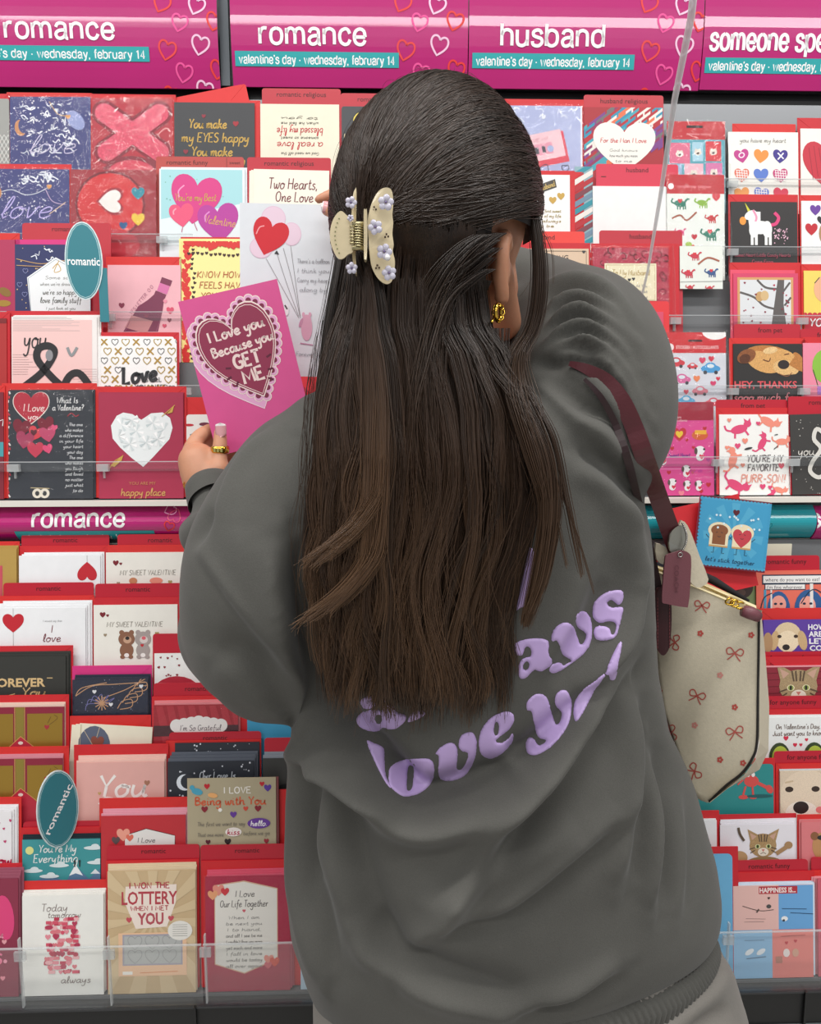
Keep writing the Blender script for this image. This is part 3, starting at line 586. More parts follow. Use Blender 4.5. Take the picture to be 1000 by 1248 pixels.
def nine(a):
    a.hand('you have my heart', 929, 171, 5, '#8e8c88', lw=.7, w=56)
    cs = ['#c23a8c', '#ee9440', '#3d2f8c', '#e0715a', '#5a7ccc', '#c43a78', '#eda05a', '#7a8cd0', '#d8405a']
    for i in range(9):
        x, y = 903+23.5*(i % 3), 190+(i//3)*23; a.heart(x, y, 18, cs[i], h=17, rot=(i*37 % 20)-10)
        if i in (3, 5, 7):
            for j in range(-2, 3): a.line([(x-7, y+j*3), (x+7, y+j*3+1)], .8, '#f6f1ee'); a.line([(x+j*3, y-6), (x+j*3+1, y+6)], .8, '#f6f1ee')
        if i == 0: a.ell(x, y-1, 4, 3.4, '#f6e4ee', rot=-30); a.ell(x, y-1, 2.6, 2, cs[0], rot=-30)
        if i == 2: a.line([(x-3, y-4), (x+4, y+3)], 1.6, '#fff'); a.line([(x+4, y-4), (x-3, y+4)], 1.6, '#fff')
card('white card with nine coloured hearts', (887, 161, 972), 'U1', '#f5f2ea', nine, env=(892, 151, 969), spares=0)
def bigh(a):
    a.heart(1006, 200, 56, '#c8283c', h=62, rot=-4)
    for i in range(7): a.line([(985+i*6, 178+abs(i-1)*2), (990+i*6, 218-i*3)], .8, '#a01c30')
card('white card with one big red scribbled heart', (975, 157, 1062), 'U1', '#f5f0e8', bigh, env=(971, 144, 1062))
# --- U2
card('lower navy foil love card in its clear wrapper', (-14, 206, 84), 'U2', '#3b3f7c', lambda a: (dots(a, (-10, 208, 84, 275), 40, '#f2f2f8', .4, 1.1, 13), foilscrib(a, (22, 208, 62, 228), 26, 14), a.line([(0, 235), (15, 232), (30, 238), (45, 236), (60, 228)], .7, '#e8ecf6', sm=True), a.heart(60, 228, 6, '#d99a5a'), a.ell(-4, 236, 6, 9, '#c98a5a'), a.hand('love', 30, 254, 25, '#b9aee6', lw=1.6, slant=.5, w=62), a.line([(55, 230), (64, 246), (80, 250)], .8, '#c9b0d8', sm=True), a.line([(60, 262), (80, 247)], .8, '#e8c9a8')), wrap=True, env=(-16, 200, 87))
def roundred(a):
    a.rect(86, 207, 190, 330, '#a12533'); a.ell(134, 250, 43, 42, '#7c1c2c'); a.ell(134, 250, 40, 39, '#d42a30'); a.ell(134, 300, 36, 20, '#c2283a')
    # plain generic paired shapes (yellow, white, teal and blue patches) in place of the printed figures
    a.heart(134, 246, 34, '#a12533', rot=90); a.heart(134, 246, 28, '#f0ece6', rot=90); a.heart(168, 236, 16, '#2a8ea0'); a.heart(168, 268, 16, '#e8c53a'); a.heart(150, 276, 10, '#2a5a8c')
card('maroon card with a large round red disc', (86, 207, 190), 'U2', '#a12533', roundred, r=.006, wrap=True)
def balloonhearts(a):
    a.rect(196, 207, 295, 300, '#a8dbe0'); a.poly([(196, 268), (296, 248), (296, 300), (196, 300)], '#e3eef0'); dots(a, (198, 212, 292, 285), 22, '#7fb9a8', .5, 1, 6)
    for x, y, w2, c, c2 in ((238, 243, 62, '#d83a86', '#f49ac4'), (221, 263, 30, '#e8567c', '#f8a6b4'), (266, 272, 50, '#b83a9c', '#e08ad0')):
        a.heart(x, y, w2, c, rot=8 if w2 > 50 else -6); a.line([(x-w2*.32, y-w2*.02), (x-w2*.33, y-w2*.16), (x-w2*.22, y-w2*.27)], 1.6, c2, sm=True)
    a.hand("You're my Best", 238, 241, 9, '#c9a24a', lw=.9, w=50); a.hand('Valentine', 268, 270, 10, '#d8a85a', lw=.9, w=38, rot=8)
    a.line([(236, 272), (240, 282)], .8, '#b83a6c'); a.line([(222, 278), (221, 284)], .8, '#b83a6c')
card('aqua card with pink heart balloons', (194, 206, 298), 'U2', '#e8eef2', balloonhearts, spares=2, soff=(1, -1), divd=((190, 191, 297), 'romantic funny', 228, '#b8423c', lambda a: (a.line([(276, 192), (276, 204)], .5, '#5c1a1a'), a.text('sweet', 286, 198, 4, '#5c1a1a'))))
card('cream Two Hearts One Love card', (309, 207, 401), 'U2', '#f4efdf', lambda a: (a.hand('Two Hearts,', 357, 224, 13, '#7a3a40', lw=1.2, w=60), a.hand('One Love', 359, 240, 12, '#7a3a40', lw=1.2, w=46)), spares=2, soff=(-3, 1), divd=((301, 192, 403), 'romantic religious'), tilt=1)
card('dark brown card half hidden beside the claw clip', (406, 210, 500), 'U2', '#4a3038')
def myhusband(a):
    a.poly([(646, 229), (676, 218), (678, 228), (648, 239)], '#4a4540'); a.poly([(652, 238), (660, 236), (656, 246)], '#6a645c'); a.hand('My Husband', 662, 228, 6, '#d9b96a', lw=.8, rot=-19, w=28)
    a.heart(673, 244, 9, GD); a.heart(683, 239, 9, GD); small(a, ['from the first sweet', 'moment of my life', 'and always', 'to be'], 664, 257, 6, '#a89860', w=38)
card('white My Husband card with a dark ribbon banner', (628, 213, 694), 'U2', W_, myhusband, env=(625, 209, 711))
o = card('card shown back side out as blank white', (722, 227, 811), 'U2', '#f0f0ee', lambda a: a.line([(811, 227), (811, 300)], .5, '#d0d0ce'), spares=2, soff=(2, 1), divd=((726, 200, 826), 'husband', 776, '#d42a48', lambda a: a.rect(732, 215, 738, 216, '#5c1a1a')))
card('narrow striped card edge left of the blank card', (700, 203, 722), 'U2', '#8fb0b8', lambda a: [a.poly([(700, 210+i*9), (724, 196+i*9), (724, 202+i*9), (700, 217+i*9)], ['#2b8f9e', '#e8e2da', '#b3202c', '#7a3a46', '#6d8aa0'][i % 5]) for i in range(14)], k=1)
def dino(a, x, y, s, c, h=True):
    a.ell(x, y, 9*s, 5*s, c, rot=8); a.line([(x-8*s, y), (x-13*s, y-3*s), (x-11*s, y-8*s)], 2.4*s, c, sm=True, taper=False); a.line([(x+7*s, y-2*s), (x+11*s, y-7*s), (x+14*s, y-6*s)], 3*s, c, sm=True)
    for dx in (-5, -1, 4, 7): a.rect(x+dx*s, y+3*s, x+(dx+2)*s, y+9*s, c)
    if h: a.heart(x, y-4*s, 7*s, '#d8303c')
def dinos(a, dy=0):
    a.rect(811, 212+dy, 882, 236+dy, '#c4202c'); a.ell(817, 227+dy, 3.6, 3.6, '#fff'); a.text('temporary tattoos', 845, 227+dy, 4, '#f0a0a8'); a.rect(811, 236+dy, 882, 420, '#eef2ec')
    dino(a, 828, 248+dy, .8, '#2c7d68'); dino(a, 855, 247+dy, .7, '#8cb83a', False); a.heart(872, 240+dy, 10, '#d8404c')
    a.line([(818, 266+dy), (828, 262+dy), (836, 268+dy), (848, 258+dy)], 2.2, '#a8604a', sm=True); dino(a, 866, 266+dy, .6, '#c83a3c'); dino(a, 828, 282+dy, .5, '#d83a7c', False); a.heart(845, 288+dy, 7, '#c83040'); dino(a, 864, 285+dy, .85, '#2c7d68')
    a.heart(842, 300+dy, 6, '#e05a3c'); a.ell(838, 297+dy, 4, 3, '#a8c858'); a.line([(850, 318+dy), (862, 310+dy), (876, 312+dy)], 2.4, '#a8604a', sm=True); dino(a, 836, 316+dy, .5, '#c83a4c'); dino(a, 864, 332+dy, .6, '#3a5a8c'); dino(a, 834, 334+dy, .5, '#c83a4c')
card('sticker sheet of green and red dinosaurs', (812, 213, 882), 'U2', '#eef2ec', dinos, wrap=True, name='sticker_pack', cat='sticker pack', h=.168)
card('lower dinosaur sticker sheet showing under the first', (828, 300, 880), 'U3', '#e8ece4', lambda a: (dino(a, 846, 312, .6, '#c83a4c'), a.line([(850, 322), (862, 314), (876, 318)], 2.2, '#a8604a', sm=True), dino(a, 866, 332, .6, '#3a5a8c'), dino(a, 838, 333, .6, '#c83a4c'), a.line([(826, 343), (880, 342)], 1, '#c9cdc6'), dino(a, 840, 350, .4, '#c8404c'), dino(a, 864, 351, .4, '#c8404c')), name='sticker_pack', cat='sticker pack', h=.066, k=0)
def unicorn(a):
    a.poly([(907, 247), (911, 259), (914, 257)], '#d8d23a'); a.rect(912, 258, 926, 270, '#f6f6f4'); a.ell(914, 262, 8, 5, '#f6f6f4', rot=-30); a.ell(904.5, 269, 4, 5, '#ee9a3c'); a.poly([(911, 266), (919, 258), (926, 276), (913, 282)], '#f6f6f4')
    a.line([(917, 256), (921, 264), (920, 270)], 2.6, '#f098b8', sm=True); a.ell(926, 277, 14, 8, '#f6f6f4'); a.ell(934, 279, 6, 10, '#f6f6f4'); a.ell(918, 280, 6, 9, '#f6f6f4')
    for x in (914, 919, 931, 936): a.rect(x, 280, x+3.4, 298, '#f6f6f4')
    a.line([(939, 274), (945, 272), (948, 265), (943, 259)], 4, '#e0407c', sm=True); dots(a, (942, 278, 959, 297), 44, '#e8b8cc', .6, 1, 4)
    a.hand('Sweet Heart Little Candy Hearts', 928, 310, 4, '#a84a5c', lw=.7, w=68); a.hand('Come From', 928, 318, 4, '#a84a5c', lw=.7, w=26)
card('black card with a white unicorn', (890, 246, 971), 'U2', '#2f2c2c', unicorn, env=(887, 237, 972))
card('white card with purple and red hearts at right edge', (976, 245, 1060), 'U2', W_, lambda a: (a.heart(993, 256, 13, '#6a3a9c'), a.heart(988, 279, 15, RD), a.ell(1006, 284, 9, 14, '#b08a64'), a.heart(1000, 268, 10, '#2c2c2e')), env=(974, 238, 1062))
# --- U3
card('maroon card at the far left with gold leaf ovals', (-70, 292, 18), 'U3', '#b23058', lambda a: (a.ell(6, 357, 8, 5, '#8c6a2c', rot=30), a.ell(4, 371, 9, 4, '#a8842c')), env=(-72, 284, 24))
def tagcard(a):
    dots(a, (18, 298, 108, 382), 26, '#d8b884', .5, 1, 8); a.line([(20, 316), (50, 322), (76, 318), (108, 324)], .9, '#c9a06a', sm=True); a.line([(20, 324), (60, 326)], .8, '#c9a06a'); foilscrib(a, (36, 300, 64, 318), 6, 3, '#e8ecf6')
    for x, y in ((31, 331), (24, 348), (30, 360), (96, 372)): a.hline(x, y, 6, '#8a90c0', .6)
    a.poly([(33, 339), (68, 314), (110, 337), (110, 400), (39, 400)], '#f3f6f7'); a.line([(39, 400), (34.5, 340), (68, 316.5), (110, 339.5)], .8, '#9aa6b0'); a.line([(64, 328), (70, 322), (74, 330), (66, 332), (72, 318)], 1, GD, sm=True)
    small(a, ['Some say', "when we're dreaming"], 72, 339, 8, w=46, sz=4); a.hand("we're so happy", 73, 357, 6, '#6a6a64', lw=.8, w=42); a.hand('love family stuff', 74, 367, 6.5, '#6a6a64', lw=.9, w=50); small(a, ['I just look at you'], 74, 377, 6, w=36)
card('navy card with a white tag shaped verse', (18, 298, 110), 'U3', '#2c3262', tagcard, spares=1, soff=(0, -6), scol='#d8317f', divd=((27, 272, 135), 'romantic', 78))
def bottle(a):
    mv = '#7c3350'; a.line([(203, 341), (197, 357)], 13, '#d874a8'); a.line([(203.5, 340), (201, 347)], 13.5, mv); a.line([(196, 357), (194, 362)], 14, mv)
    a.poly([(189, 358), (200, 362), (198, 378), (192, 405), (150, 405), (168, 374), (180, 366)], mv); a.poly([(160, 385), (186, 392), (178, 408), (152, 400)], '#c98a8c')
    a.hand('YES LETTER XOXO', 172, 366, 4, '#a8607c', lw=.5, rot=-52, w=44)
    for x, y, w2, c in ((148, 373, 7, '#8c3a50'), (207, 379, 9, '#d8506c'), (206, 391, 5, '#8c3a50'), (201, 368, 5, '#e890a4'), (200, 398, 5, '#d8506c'), (178, 386, 5, '#8c3a50')): a.heart(x, y, w2, c)
    a.line([(152, 405), (158, 392)], .7, '#a8607c'); a.line([(190, 405), (196, 388)], .7, '#a8607c')
card('pale pink card with a tilted wine bottle', (131, 323, 220), 'U3', '#eeb4bc', bottle, env=(129, 313, 221))
def kraft(a):
    q = random.Random(2); a.rect(221, 293, 240, 480, '#f3e08c'); a.rect(232, 308, 300, 475, '#f4ea9c')
    for i in range(34): y = 296+i*5.8; a.heart(226+q.uniform(-3, 3), y, q.uniform(7, 10), '#d8302c', rot=q.uniform(-30, 30)); a.heart(234+q.uniform(-2, 3), y+3, 4, '#3a1a1a', rot=q.uniform(-30, 30))
    for i in range(14): x = 230+i*5.4; a.heart(x, 299+q.uniform(-3, 3), 10, '#d8302c', rot=q.uniform(-30, 30)); a.heart(x, 310+q.uniform(-2, 2), 4, '#3a1a1a')
    a.hand('KNOW HOW IT', 273, 335, 7.5, '#b8603c', lw=1, w=66); a.hand('FEELS HAVING', 276, 348, 7.5, '#b8603c', lw=1, w=66); a.hand('YOU FOR MY', 274, 361, 7.5, '#b8603c', lw=1, w=60)
card('yellow card bordered in small red hearts', (221, 294, 312), 'U3', '#f4ea9c', kraft, env=(220, 289, 312), spares=1)
card('beige Amazing Husband card', (632, 303, 717), 'U3', '#dcc0a4', lambda a: (a.line([(636, 306), (714, 306), (714, 360)], .8, '#6a5a4c'), a.heart(711, 307, 4, '#3a3a3c'), a.hand('AMAZING', 672, 314, 5.5, '#4c4440', lw=.9, w=40), a.hand('HUSBAND', 664, 325, 10, '#4c4440', lw=1.4, w=56)), env=(620, 296, 719), divd=((622, 282, 712), 'husband', 662, '#e8382e'))
def tohusb(a):
    q = random.Random(8)
    for i in range(26):
        x, y = q.uniform(724, 812), q.uniform(303, 366); t = q.uniform(0, 6)
        a.line([(x+6*math.cos(t+u)*(1-u/6), y+6*math.sin(t+u)*(1-u/6)) for u in np.arange(0, 5, .7)], 1.1, '#6c1526', sm=True)
    a.rect(736, 321, 799, 366, '#efe6c4'); a.line([(738, 323), (797, 323), (797, 365), (738, 365), (738, 323)], .5, '#b89a50')
    a.hand('To My Husband', 768, 332, 6.5, '#b89a50', lw=.8, w=46); a.heart(766, 341, 4, BK); a.heart(771, 340, 4, BK); small(a, ['When I Look At You', 'God Knew What', 'A Husband Meant'], 768, 348, 7, w=40)
card('crimson swirl card with a cream To My Husband panel', (722, 302, 814), 'U3', '#b52a46', tohusb, wrap=True, env=(720, 297, 827), divd=((730, 281, 831), 'husband', 780))
def owls(a):
    a.rect(898, 338, 966, 440, '#d8a06a'); a.rect(901, 341, 963, 440, '#dfe2e4'); t = '#5f5a58'
    a.poly([(947, 341), (955, 341), (954, 370), (960, 420), (936, 420), (942, 375)], t); a.line([(901, 356), (918, 362), (930, 372), (943, 376)], 2.6, t, sm=True); a.line([(922, 341), (932, 350), (946, 352)], 2.6, t, sm=True); a.line([(953, 356), (962, 344)], 2.4, t); a.line([(955, 372), (963, 362)], 2.4, t)
    a.ell(925, 361, 5, 6, '#c9a06a'); a.ell(931, 360, 5, 6, '#d8b884'); dots(a, (903, 344, 962, 400), 22, ['#b8304c', '#8c2a3c'], .9, 1.5, 3, True)
card('pink bordered card with owls in a bare tree', (893, 333, 972), 'U3', '#d8456a', owls, spares=1, soff=(-3, -4), scol='#e8506c', env=(889, 320, 976))
card('yellow card with red scalloped foot at right', (979, 330, 1060), 'U3', '#f2d766', lambda a: (a.ell(1004, 352, 13, 16, '#efb48c'), a.line([(992, 345), (998, 338)], 1, BK), a.rect(978, 383, 1062, 440, '#c9283c'), [a.ell(980+i*6, 383, 3.2, 3, '#c9283c', 8) for i in range(14)], a.hand('YOU', 997, 392, 9, '#fff', lw=1.6, w=24)), env=(976, 322, 1062))
# --- U4
card('dark red card cut by the left frame edge', (-80, 388, 8), 'U4', '#b02c2c', lambda a: a.rect(-80, 388, 8, 394, '#7c1c20'), env=(-82, 380, 12))
def amp(a):
    a.rect(15, 390, 112, 470, '#f0c8c4'); q = random.Random(5)
    for i in range(9): a.line([(16, 386.5+i*2.1), (60+q.uniform(-10, 40), 386.5+i*2.1)], .35, '#b0a8a6')
    for i in range(9): a.line([(15, 433+i*3), (40+q.uniform(-8, 6), 433+i*3)], .35, '#b09896'); a.line([(92+q.uniform(-8, 6), 451+i*3), (118, 451+i*3)], .35, '#b09896')
    a.hand('you', 43, 413, 22, BK, lw=1.7, w=28)
    for lw, c in ((9, '#252326'), ):
        a.line([(108, 470), (96, 456), (84, 460), (74, 480)], lw, c, sm=True); a.line([(30, 472), (50, 456), (62, 440), (66, 428), (58, 422), (47, 426), (46, 440), (64, 462), (80, 476)], lw, c, sm=True)
    a.ell(60, 434, 4.5, 7, '#8c8c90'); a.line([(82, 424), (87, 434), (94, 424)], 3.4, '#8e9294', sm=True)
card('pink you and ampersand card', (14, 386, 118), 'U4', '#eee9e6', amp, spares=2, soff=(2, -1), env=(8, 379, 125))
def loveall(a):
    q = random.Random(4); n = 0
    for j in range(7):
        for i in range(8):
            x, y = 127+i*13+(j % 2)*4, 417+j*11.5; n += 1
            if 145 < x < 196 and 440 < y < 468: continue
            if n % 3 == 0: a.hline(x, y, 9, '#b09448', 1.1)
            elif n % 3 == 1: a.line([(x-4, y-4), (x+4, y+4)], 1.9, '#b08c3c'); a.line([(x+4, y-5), (x-4, y+4)], 1.9, '#b08c3c')
            else: a.hline(x, y, 8, '#4a4a48', .8)
    a.hand('Love', 170, 456, 20, '#26262a', lw=4.2, w=42, rot=-6); a.text('IS ALL', 186, 463, 6, '#3c3c3c'); a.text('YOU NEED', 184, 472, 6, '#3c3c3c')
card('white Love Is All You Need card with gold crosses', (123, 413, 215), 'U4', '#f4f4f2', loveall, r=.003, spares=1, env=(122, 405, 218))
card('red strip card behind the faceted heart card', (221, 485, 300), 'U4', '#d42024', None, k=2)
card('pink card half hidden by the raised right sleeve', (735, 380, 808), 'U4', '#d84a68', lambda a: a.line([(745, 394), (800, 392)], .8, '#a02038'), divd=((730, 367, 815), 'husband', 765, '#e02e34'))
card('blue card with pale dots beside the sleeve', (735, 416, 803), 'U4', '#3a689c', lambda a: dots(a, (772, 425, 800, 470), 26, ['#9cc4dc', '#dcd8a8'], .7, 1.7, 2), r=.002, k=-2, env=(733, 410, 808))
def cars(a):
    a.rect(806, 405, 885, 430, '#d0242c'); a.ell(871, 404, 16, 10, '#f4f2f0'); a.rect(838, 414, 855, 416.5, '#2c1416'); a.ell(816, 423, 4.6, 4.6, '#f4e4e4'); a.text('STICKERS / AUTOCOLLANTS', 849, 423, 4, '#f6dada', bold=.01, w=52); a.rect(806, 431, 885, 520, '#dcdee6')
    for x, y, s, c in ((823, 442, 1, '#d8404c'), (843, 446, .6, '#d8404c'), (865, 449, 1.1, '#4aa0d8'), (830, 462, 1, '#d86aa0'), (852, 476, .9, '#e07a8c'), (835, 488, 1, '#5ab0d8'), (868, 490, .9, '#e05a6c')):
        a.ell(x, y, 11*s, 4.5*s, c); a.ell(x, y-3*s, 6*s, 4*s, c); a.ell(x, y-3*s, 4*s, 2.2*s, '#dfeaf0'); a.ell(x-6*s, y+4*s, 2.2*s, 2.2*s, '#3a3a44', 8); a.ell(x+6*s, y+4*s, 2.2*s, 2.2*s, '#3a3a44', 8)
    for x, y, w2, c in ((855, 439, 8, '#e04a6c'), (866, 437, 7, '#d8304c'), (848, 461, 8, '#ee8a5c'), (868, 467, 7, '#d83a6c'), (874, 461, 5, '#d8304c'), (818, 452, 4, '#e890a8'), (835, 477, 6, '#d8304c'), (815, 476, 5, '#c86a9c')): a.heart(x, y, w2, c)
card('sticker pack of little hearts and cars', (807, 405, 884), 'U4', '#d8dae2', cars, wrap=True, name='sticker_pack', cat='sticker pack', label='sticker pack of cars and hearts under a red header')
def sleepdog(a):
    FU = lambda c: mat('printed_fur', c, .7, noise=.28, nscale=900)
    f1, f2 = FU('#bb7c40'), FU('#d9a564')
    a.ell(936, 434, 30, 13, f1, rot=6); a.ell(930, 441, 22, 12, f2, rot=20); a.ell(973, 441, 6, 13, f1, rot=-28); a.ell(950, 436, 20, 11, f2, rot=10); a.ell(957, 448, 16, 9.5, FU('#e2b87c'), rot=8); a.ell(909, 434, 12, 8, FU('#8c5430'), rot=-25); a.ell(907, 437, 7, 5.5, FU('#5c3420'), rot=-25); a.ell(938, 427, 9, 4, FU('#e8c48c'), rot=-10); a.poly([(968, 434), (977, 446), (974, 452), (960, 444)], f1)
    a.poly([(893, 445), (935, 458), (976, 455), (976, 500), (890, 500)], '#2a2726'); a.ell(954, 444, 7, 5.5, '#2c2220'); a.line([(929, 438), (936, 440), (938, 436)], 1.2, '#6c4028', sm=True); a.line([(955, 432), (961, 431)], 1.2, '#6c4028'); a.line([(948, 455), (958, 458), (964, 454)], 1, '#8c5a3a', sm=True)
    a.text('HEY, THANKS', 932, 468, 8.5, '#e0525a', bold=.02, w=76); a.hand('sooo much for', 932, 483, 9, '#d8848a', lw=1.2, w=78)
card('black card with a sleepy golden puppy', (893, 419, 977), 'U4', '#2a2726', sleepdog, env=(888, 412, 981), divd=((894, 395, 975), 'from pet', 938))
card('pink card with a green frog shape', (978, 418, 1060), 'U4', '#ee8ca4', lambda a: (a.ell(1004, 446, 15, 20, '#8cc040'), a.line([(990, 450), (996, 470)], 1, '#2c4c1c'), a.rect(995, 470, 1010, 480, '#b87ad0')), env=(976, 411, 1062), divd=((974, 401, 1062), 'from pet', 1010))
# --- U5
def twine(a): 
    for i in range(26): a.line([(10+math.sin(i)*1.5, 472+i*5.3), (11+math.sin(i+1)*1.5, 475+i*5.3)], 1.8, '#e8e2e0' if i % 2 else '#c4364a')
card('maroon card with twine at the left frame edge', (-90, 478, 4), 'U5', '#7c2030', lambda a: (a.line([(-4, 515), (4, 512), (3, 520)], 1, W_), a.rect(-90, 540, 4, 558, '#4a9aa4')), env=(-92, 470, 6))
def chalk(a):
    twine(a); a.heart(38, 497, 45, '#e8dcd4', h=42); a.heart(38, 496.5, 43, '#b8283c', h=40); a.hand('I Love', 41, 497, 9, '#f4dcd8', lw=1, w=26); a.hand('you', 42, 508, 7, '#f4dcd8', lw=1, w=16)
    for x, y, w2, c, r_ in ((26, 522, 22, '#7c1c30', 10), (56, 518, 20, '#7c1c30', -10), (43, 529, 18, '#d8404c', 20), (58, 530, 20, '#c2466c', -10), (30, 537, 22, '#a83a5c', 10), (43, 549, 20, '#c83a54', 0), (58, 548, 12, '#e04a78', -15), (66, 522, 8, '#e0527c', 10), (41, 528, 8, '#5c1424', 0)): a.heart(x, y, w2, c, rot=r_)
    a.hand('What Is', 82, 488, 7, '#e8e8e8', lw=.9, w=26); a.hand('a Valentine?', 83, 497, 7, '#e8e8e8', lw=.9, w=38); a.line([(82, 508), (87, 504), (92, 508), (96, 506)], .9, '#b82c3c', sm=True)
    for i, t in enumerate(['The one', 'who makes', 'a difference', 'in your life', 'your heart', 'your day', 'The one', 'who makes', 'you laugh', 'and loved', 'no matter', 'just what', 'to do']): a.hand(t, 100-len(t)*1.1, 518+i*6.8, 3.8, '#d4d6d8', lw=.6, w=len(t)*2.4)
    for x in (45, 54): a.ell(x, 603, 6, 6, '#e8e0d0'); a.ell(x, 603, 2.6, 3, '#3a3a3a')
    a.line([(37, 596), (60, 597)], 1, '#c9b890')
card('black chalkboard style What Is a Valentine card', (10, 476, 113), 'U5', '#30343c', chalk, wrap=True, spares=1, soff=(2, -1), env=(2, 467, 118))
def faceth(a):
    h = [(135, 519), (142, 507), (150, 503), (161, 505), (172, 512), (184, 504), (198, 503), (207, 510), (210, 522), (206, 536), (197, 546), (186, 558), (174, 570), (160, 559), (146, 546), (137, 535)]
    a.poly(h, '#e9eeee'); q = random.Random(3); cs = ['#ffffff', '#d3dcdd', '#f3f6f6', '#c5d0d2', '#dfe6e7']
    c0 = [(148, 518), (166, 526), (186, 516), (200, 524), (158, 542), (178, 540), (192, 536), (172, 556), (144, 532), (160, 512)]
    for cx, cy in c0:
        for i in range(8):
            t = i*math.pi/4+q.uniform(0, .2); r_ = 9; p = [(cx, cy), (cx+r_*math.cos(t), cy+r_*math.sin(t)), (cx+r_*math.cos(t+.4), cy+r_*math.sin(t+.4))]
            if all(abs(x-173) < 32 and y < 556 and y > 506 for x, y in p): a.poly(p, cs[i % 5])
    a.line([(133, 572), (140, 562), (150, 556)], .9, GD); a.poly([(134, 568), (142, 562), (150, 555), (148, 562), (139, 570)], GD); a.poly([(203, 505), (212, 495), (210, 503)], GD); a.line([(197, 508), (213, 494)], .9, GD)
    a.text('YOU ARE MY', 173, 590, 4, '#c9885a'); a.hand('happy place', 174, 601, 8.5, '#d0a060', lw=1.1, w=54)
card('raspberry card with a white faceted paper heart', (120, 479, 223), 'U5', '#a82a4a', faceth, spares=1, soff=(1, -1), env=(118, 471, 227))
card('pale card with red and grey dashes behind the hand', (227, 505, 325), 'U5', '#ece8e2', lambda a: (a.ell(230, 518, 6, 1.6, RD), a.ell(249, 517, 6.5, 2.2, '#6c2038'), a.ell(236, 530, 5, 1.6, '#7c8484')), r=.004)
envelope('pale dashed card', (222, 484, 330), 'U5', 3, '#d42024')
def dogtoon(a, x, y, s, dk='#6c8cc8'):   # plain generic puppy sticker
    a.ell(x, y, 6*s, 5*s, '#f4f2f2'); a.ell(x-5*s, y+1*s, 2*s, 4*s, '#5a4640'); a.ell(x+5*s, y-1*s, 1.4*s, 1.4*s, '#3a2c2c'); a.ell(x, y+8*s, 5*s, 5*s, '#f4f2f2'); a.heart(x+2*s, y+8*s, 6*s, '#d8304c')
def pinkst(a):
    a.rect(793, 489, 870, 512, '#a01c34'); a.text('PEANUTS', 810, 501, 5.8, '#f0e0e2', bold=.02, w=30); a.text('50', 806, 511, 6, '#f0e0e2', bold=.03); a.text('Stickers', 823, 508, 3, '#f0c8cc'); a.text('Autocollants', 826, 512, 3, '#f0c8cc'); a.rect(793, 516, 870, 610, '#e04a94'); a.rect(793, 570, 870, 571, '#ee8abc')
    for x, y, w2, c in ((827, 529, 17, '#c8283c'), (812, 522, 6, RD), (858, 522, 5, RD), (818, 546, 5, RD), (844, 545, 4, RD), (862, 560, 5, '#b82c8c'), (814, 575, 5, RD), (843, 574, 6, '#c8506c'), (862, 590, 6, RD), (805, 595, 6, RD), (829, 600, 7, '#ee8a9c'), (853, 598, 5, RD), (836, 536, 4, RD)): a.heart(x, y, w2, c)
    a.heart(827, 529, 9, '#f0c83a'); a.ell(852, 530, 10, 6, '#d8602c'); a.rect(846, 524, 860, 529, '#f0b43a'); a.hand('Sweet Heart', 827, 554, 5, '#7c2c8c', lw=.8, w=26); a.hand('Love', 842, 572, 5, '#c83c9c', lw=.8, w=26)
    for x, y, s in ((804, 528, .9), (806, 553, 1), (852, 548, 1), (835, 570, .8), (818, 586, .8), (836, 588, .7), (850, 588, .7)): dogtoon(a, x, y, s)
card('hot pink sticker pack with plain white puppy stickers', (793, 490, 869), 'U5', '#e04a94', pinkst, wrap=True, name='sticker_pack', cat='sticker pack')
def cat(a, x, y, s, c, rot=0):
    t = math.radians(rot); R = lambda px, py: (x+(px*math.cos(t)-py*math.sin(t))*s, y+(px*math.sin(t)+py*math.cos(t))*s)
    a.ell(*R(0, 0), 11*s, 5.5*s, c, rot=rot); a.ell(*R(12, -4), 5*s, 4.2*s, c, rot=rot); a.poly([R(9, -6), R(9, -12), R(13, -8)], c); a.poly([R(13, -7), R(17, -11), R(16.5, -4)], c)
    a.line([R(-10, 0), R(-16, -3), R(-17, -9)], 2.4*s, c, sm=True); a.line([R(7, 3), R(10, 10)], 2.6*s, c); a.line([R(-6, 3), R(-8, 10)], 2.6*s, c)
def purr(a):
    cat(a, 900, 523, .95, '#e04a78', -14); cat(a, 935, 514, .9, '#f0907c', 30); cat(a, 928, 540, .75, '#e04a78', -60); cat(a, 952, 538, .7, '#f0907c', 0); cat(a, 892, 560, .9, '#f0907c', -75); cat(a, 895, 590, 1, '#e04a78', 30); cat(a, 948, 596, .6, '#f0907c', 20); cat(a, 936, 604, .6, '#e04a78', -30)
    a.hand("YOU'RE MY", 931, 558, 8, '#6a6264', lw=1.1, w=44); a.hand('FAVORITE', 929, 569, 8, '#6a6264', lw=1.1, w=38); a.hand('PURR-SON!', 929, 582, 9.5, '#e8a090', lw=1.3, w=54)
    for x, y, w2, c in ((888, 512, 5, '#f0907c'), (923, 516, 5, '#e04a78'), (907, 537, 7, '#f0907c'), (898, 543, 7, '#e04a78'), (885, 545, 5, '#f0907c'), (951, 567, 7, '#e05a6c'), (928, 592, 7, '#e04a78'), (937, 593, 5, '#e04a78'), (904, 566, 5, '#f0907c')): a.heart(x, y, w2, c)
    a.ell(911, 546, 5, 1.3, BK, rot=-12); a.line([(943, 530), (947, 529)], 1, BK); a.line([(942, 547), (947, 543)], 1, BK)
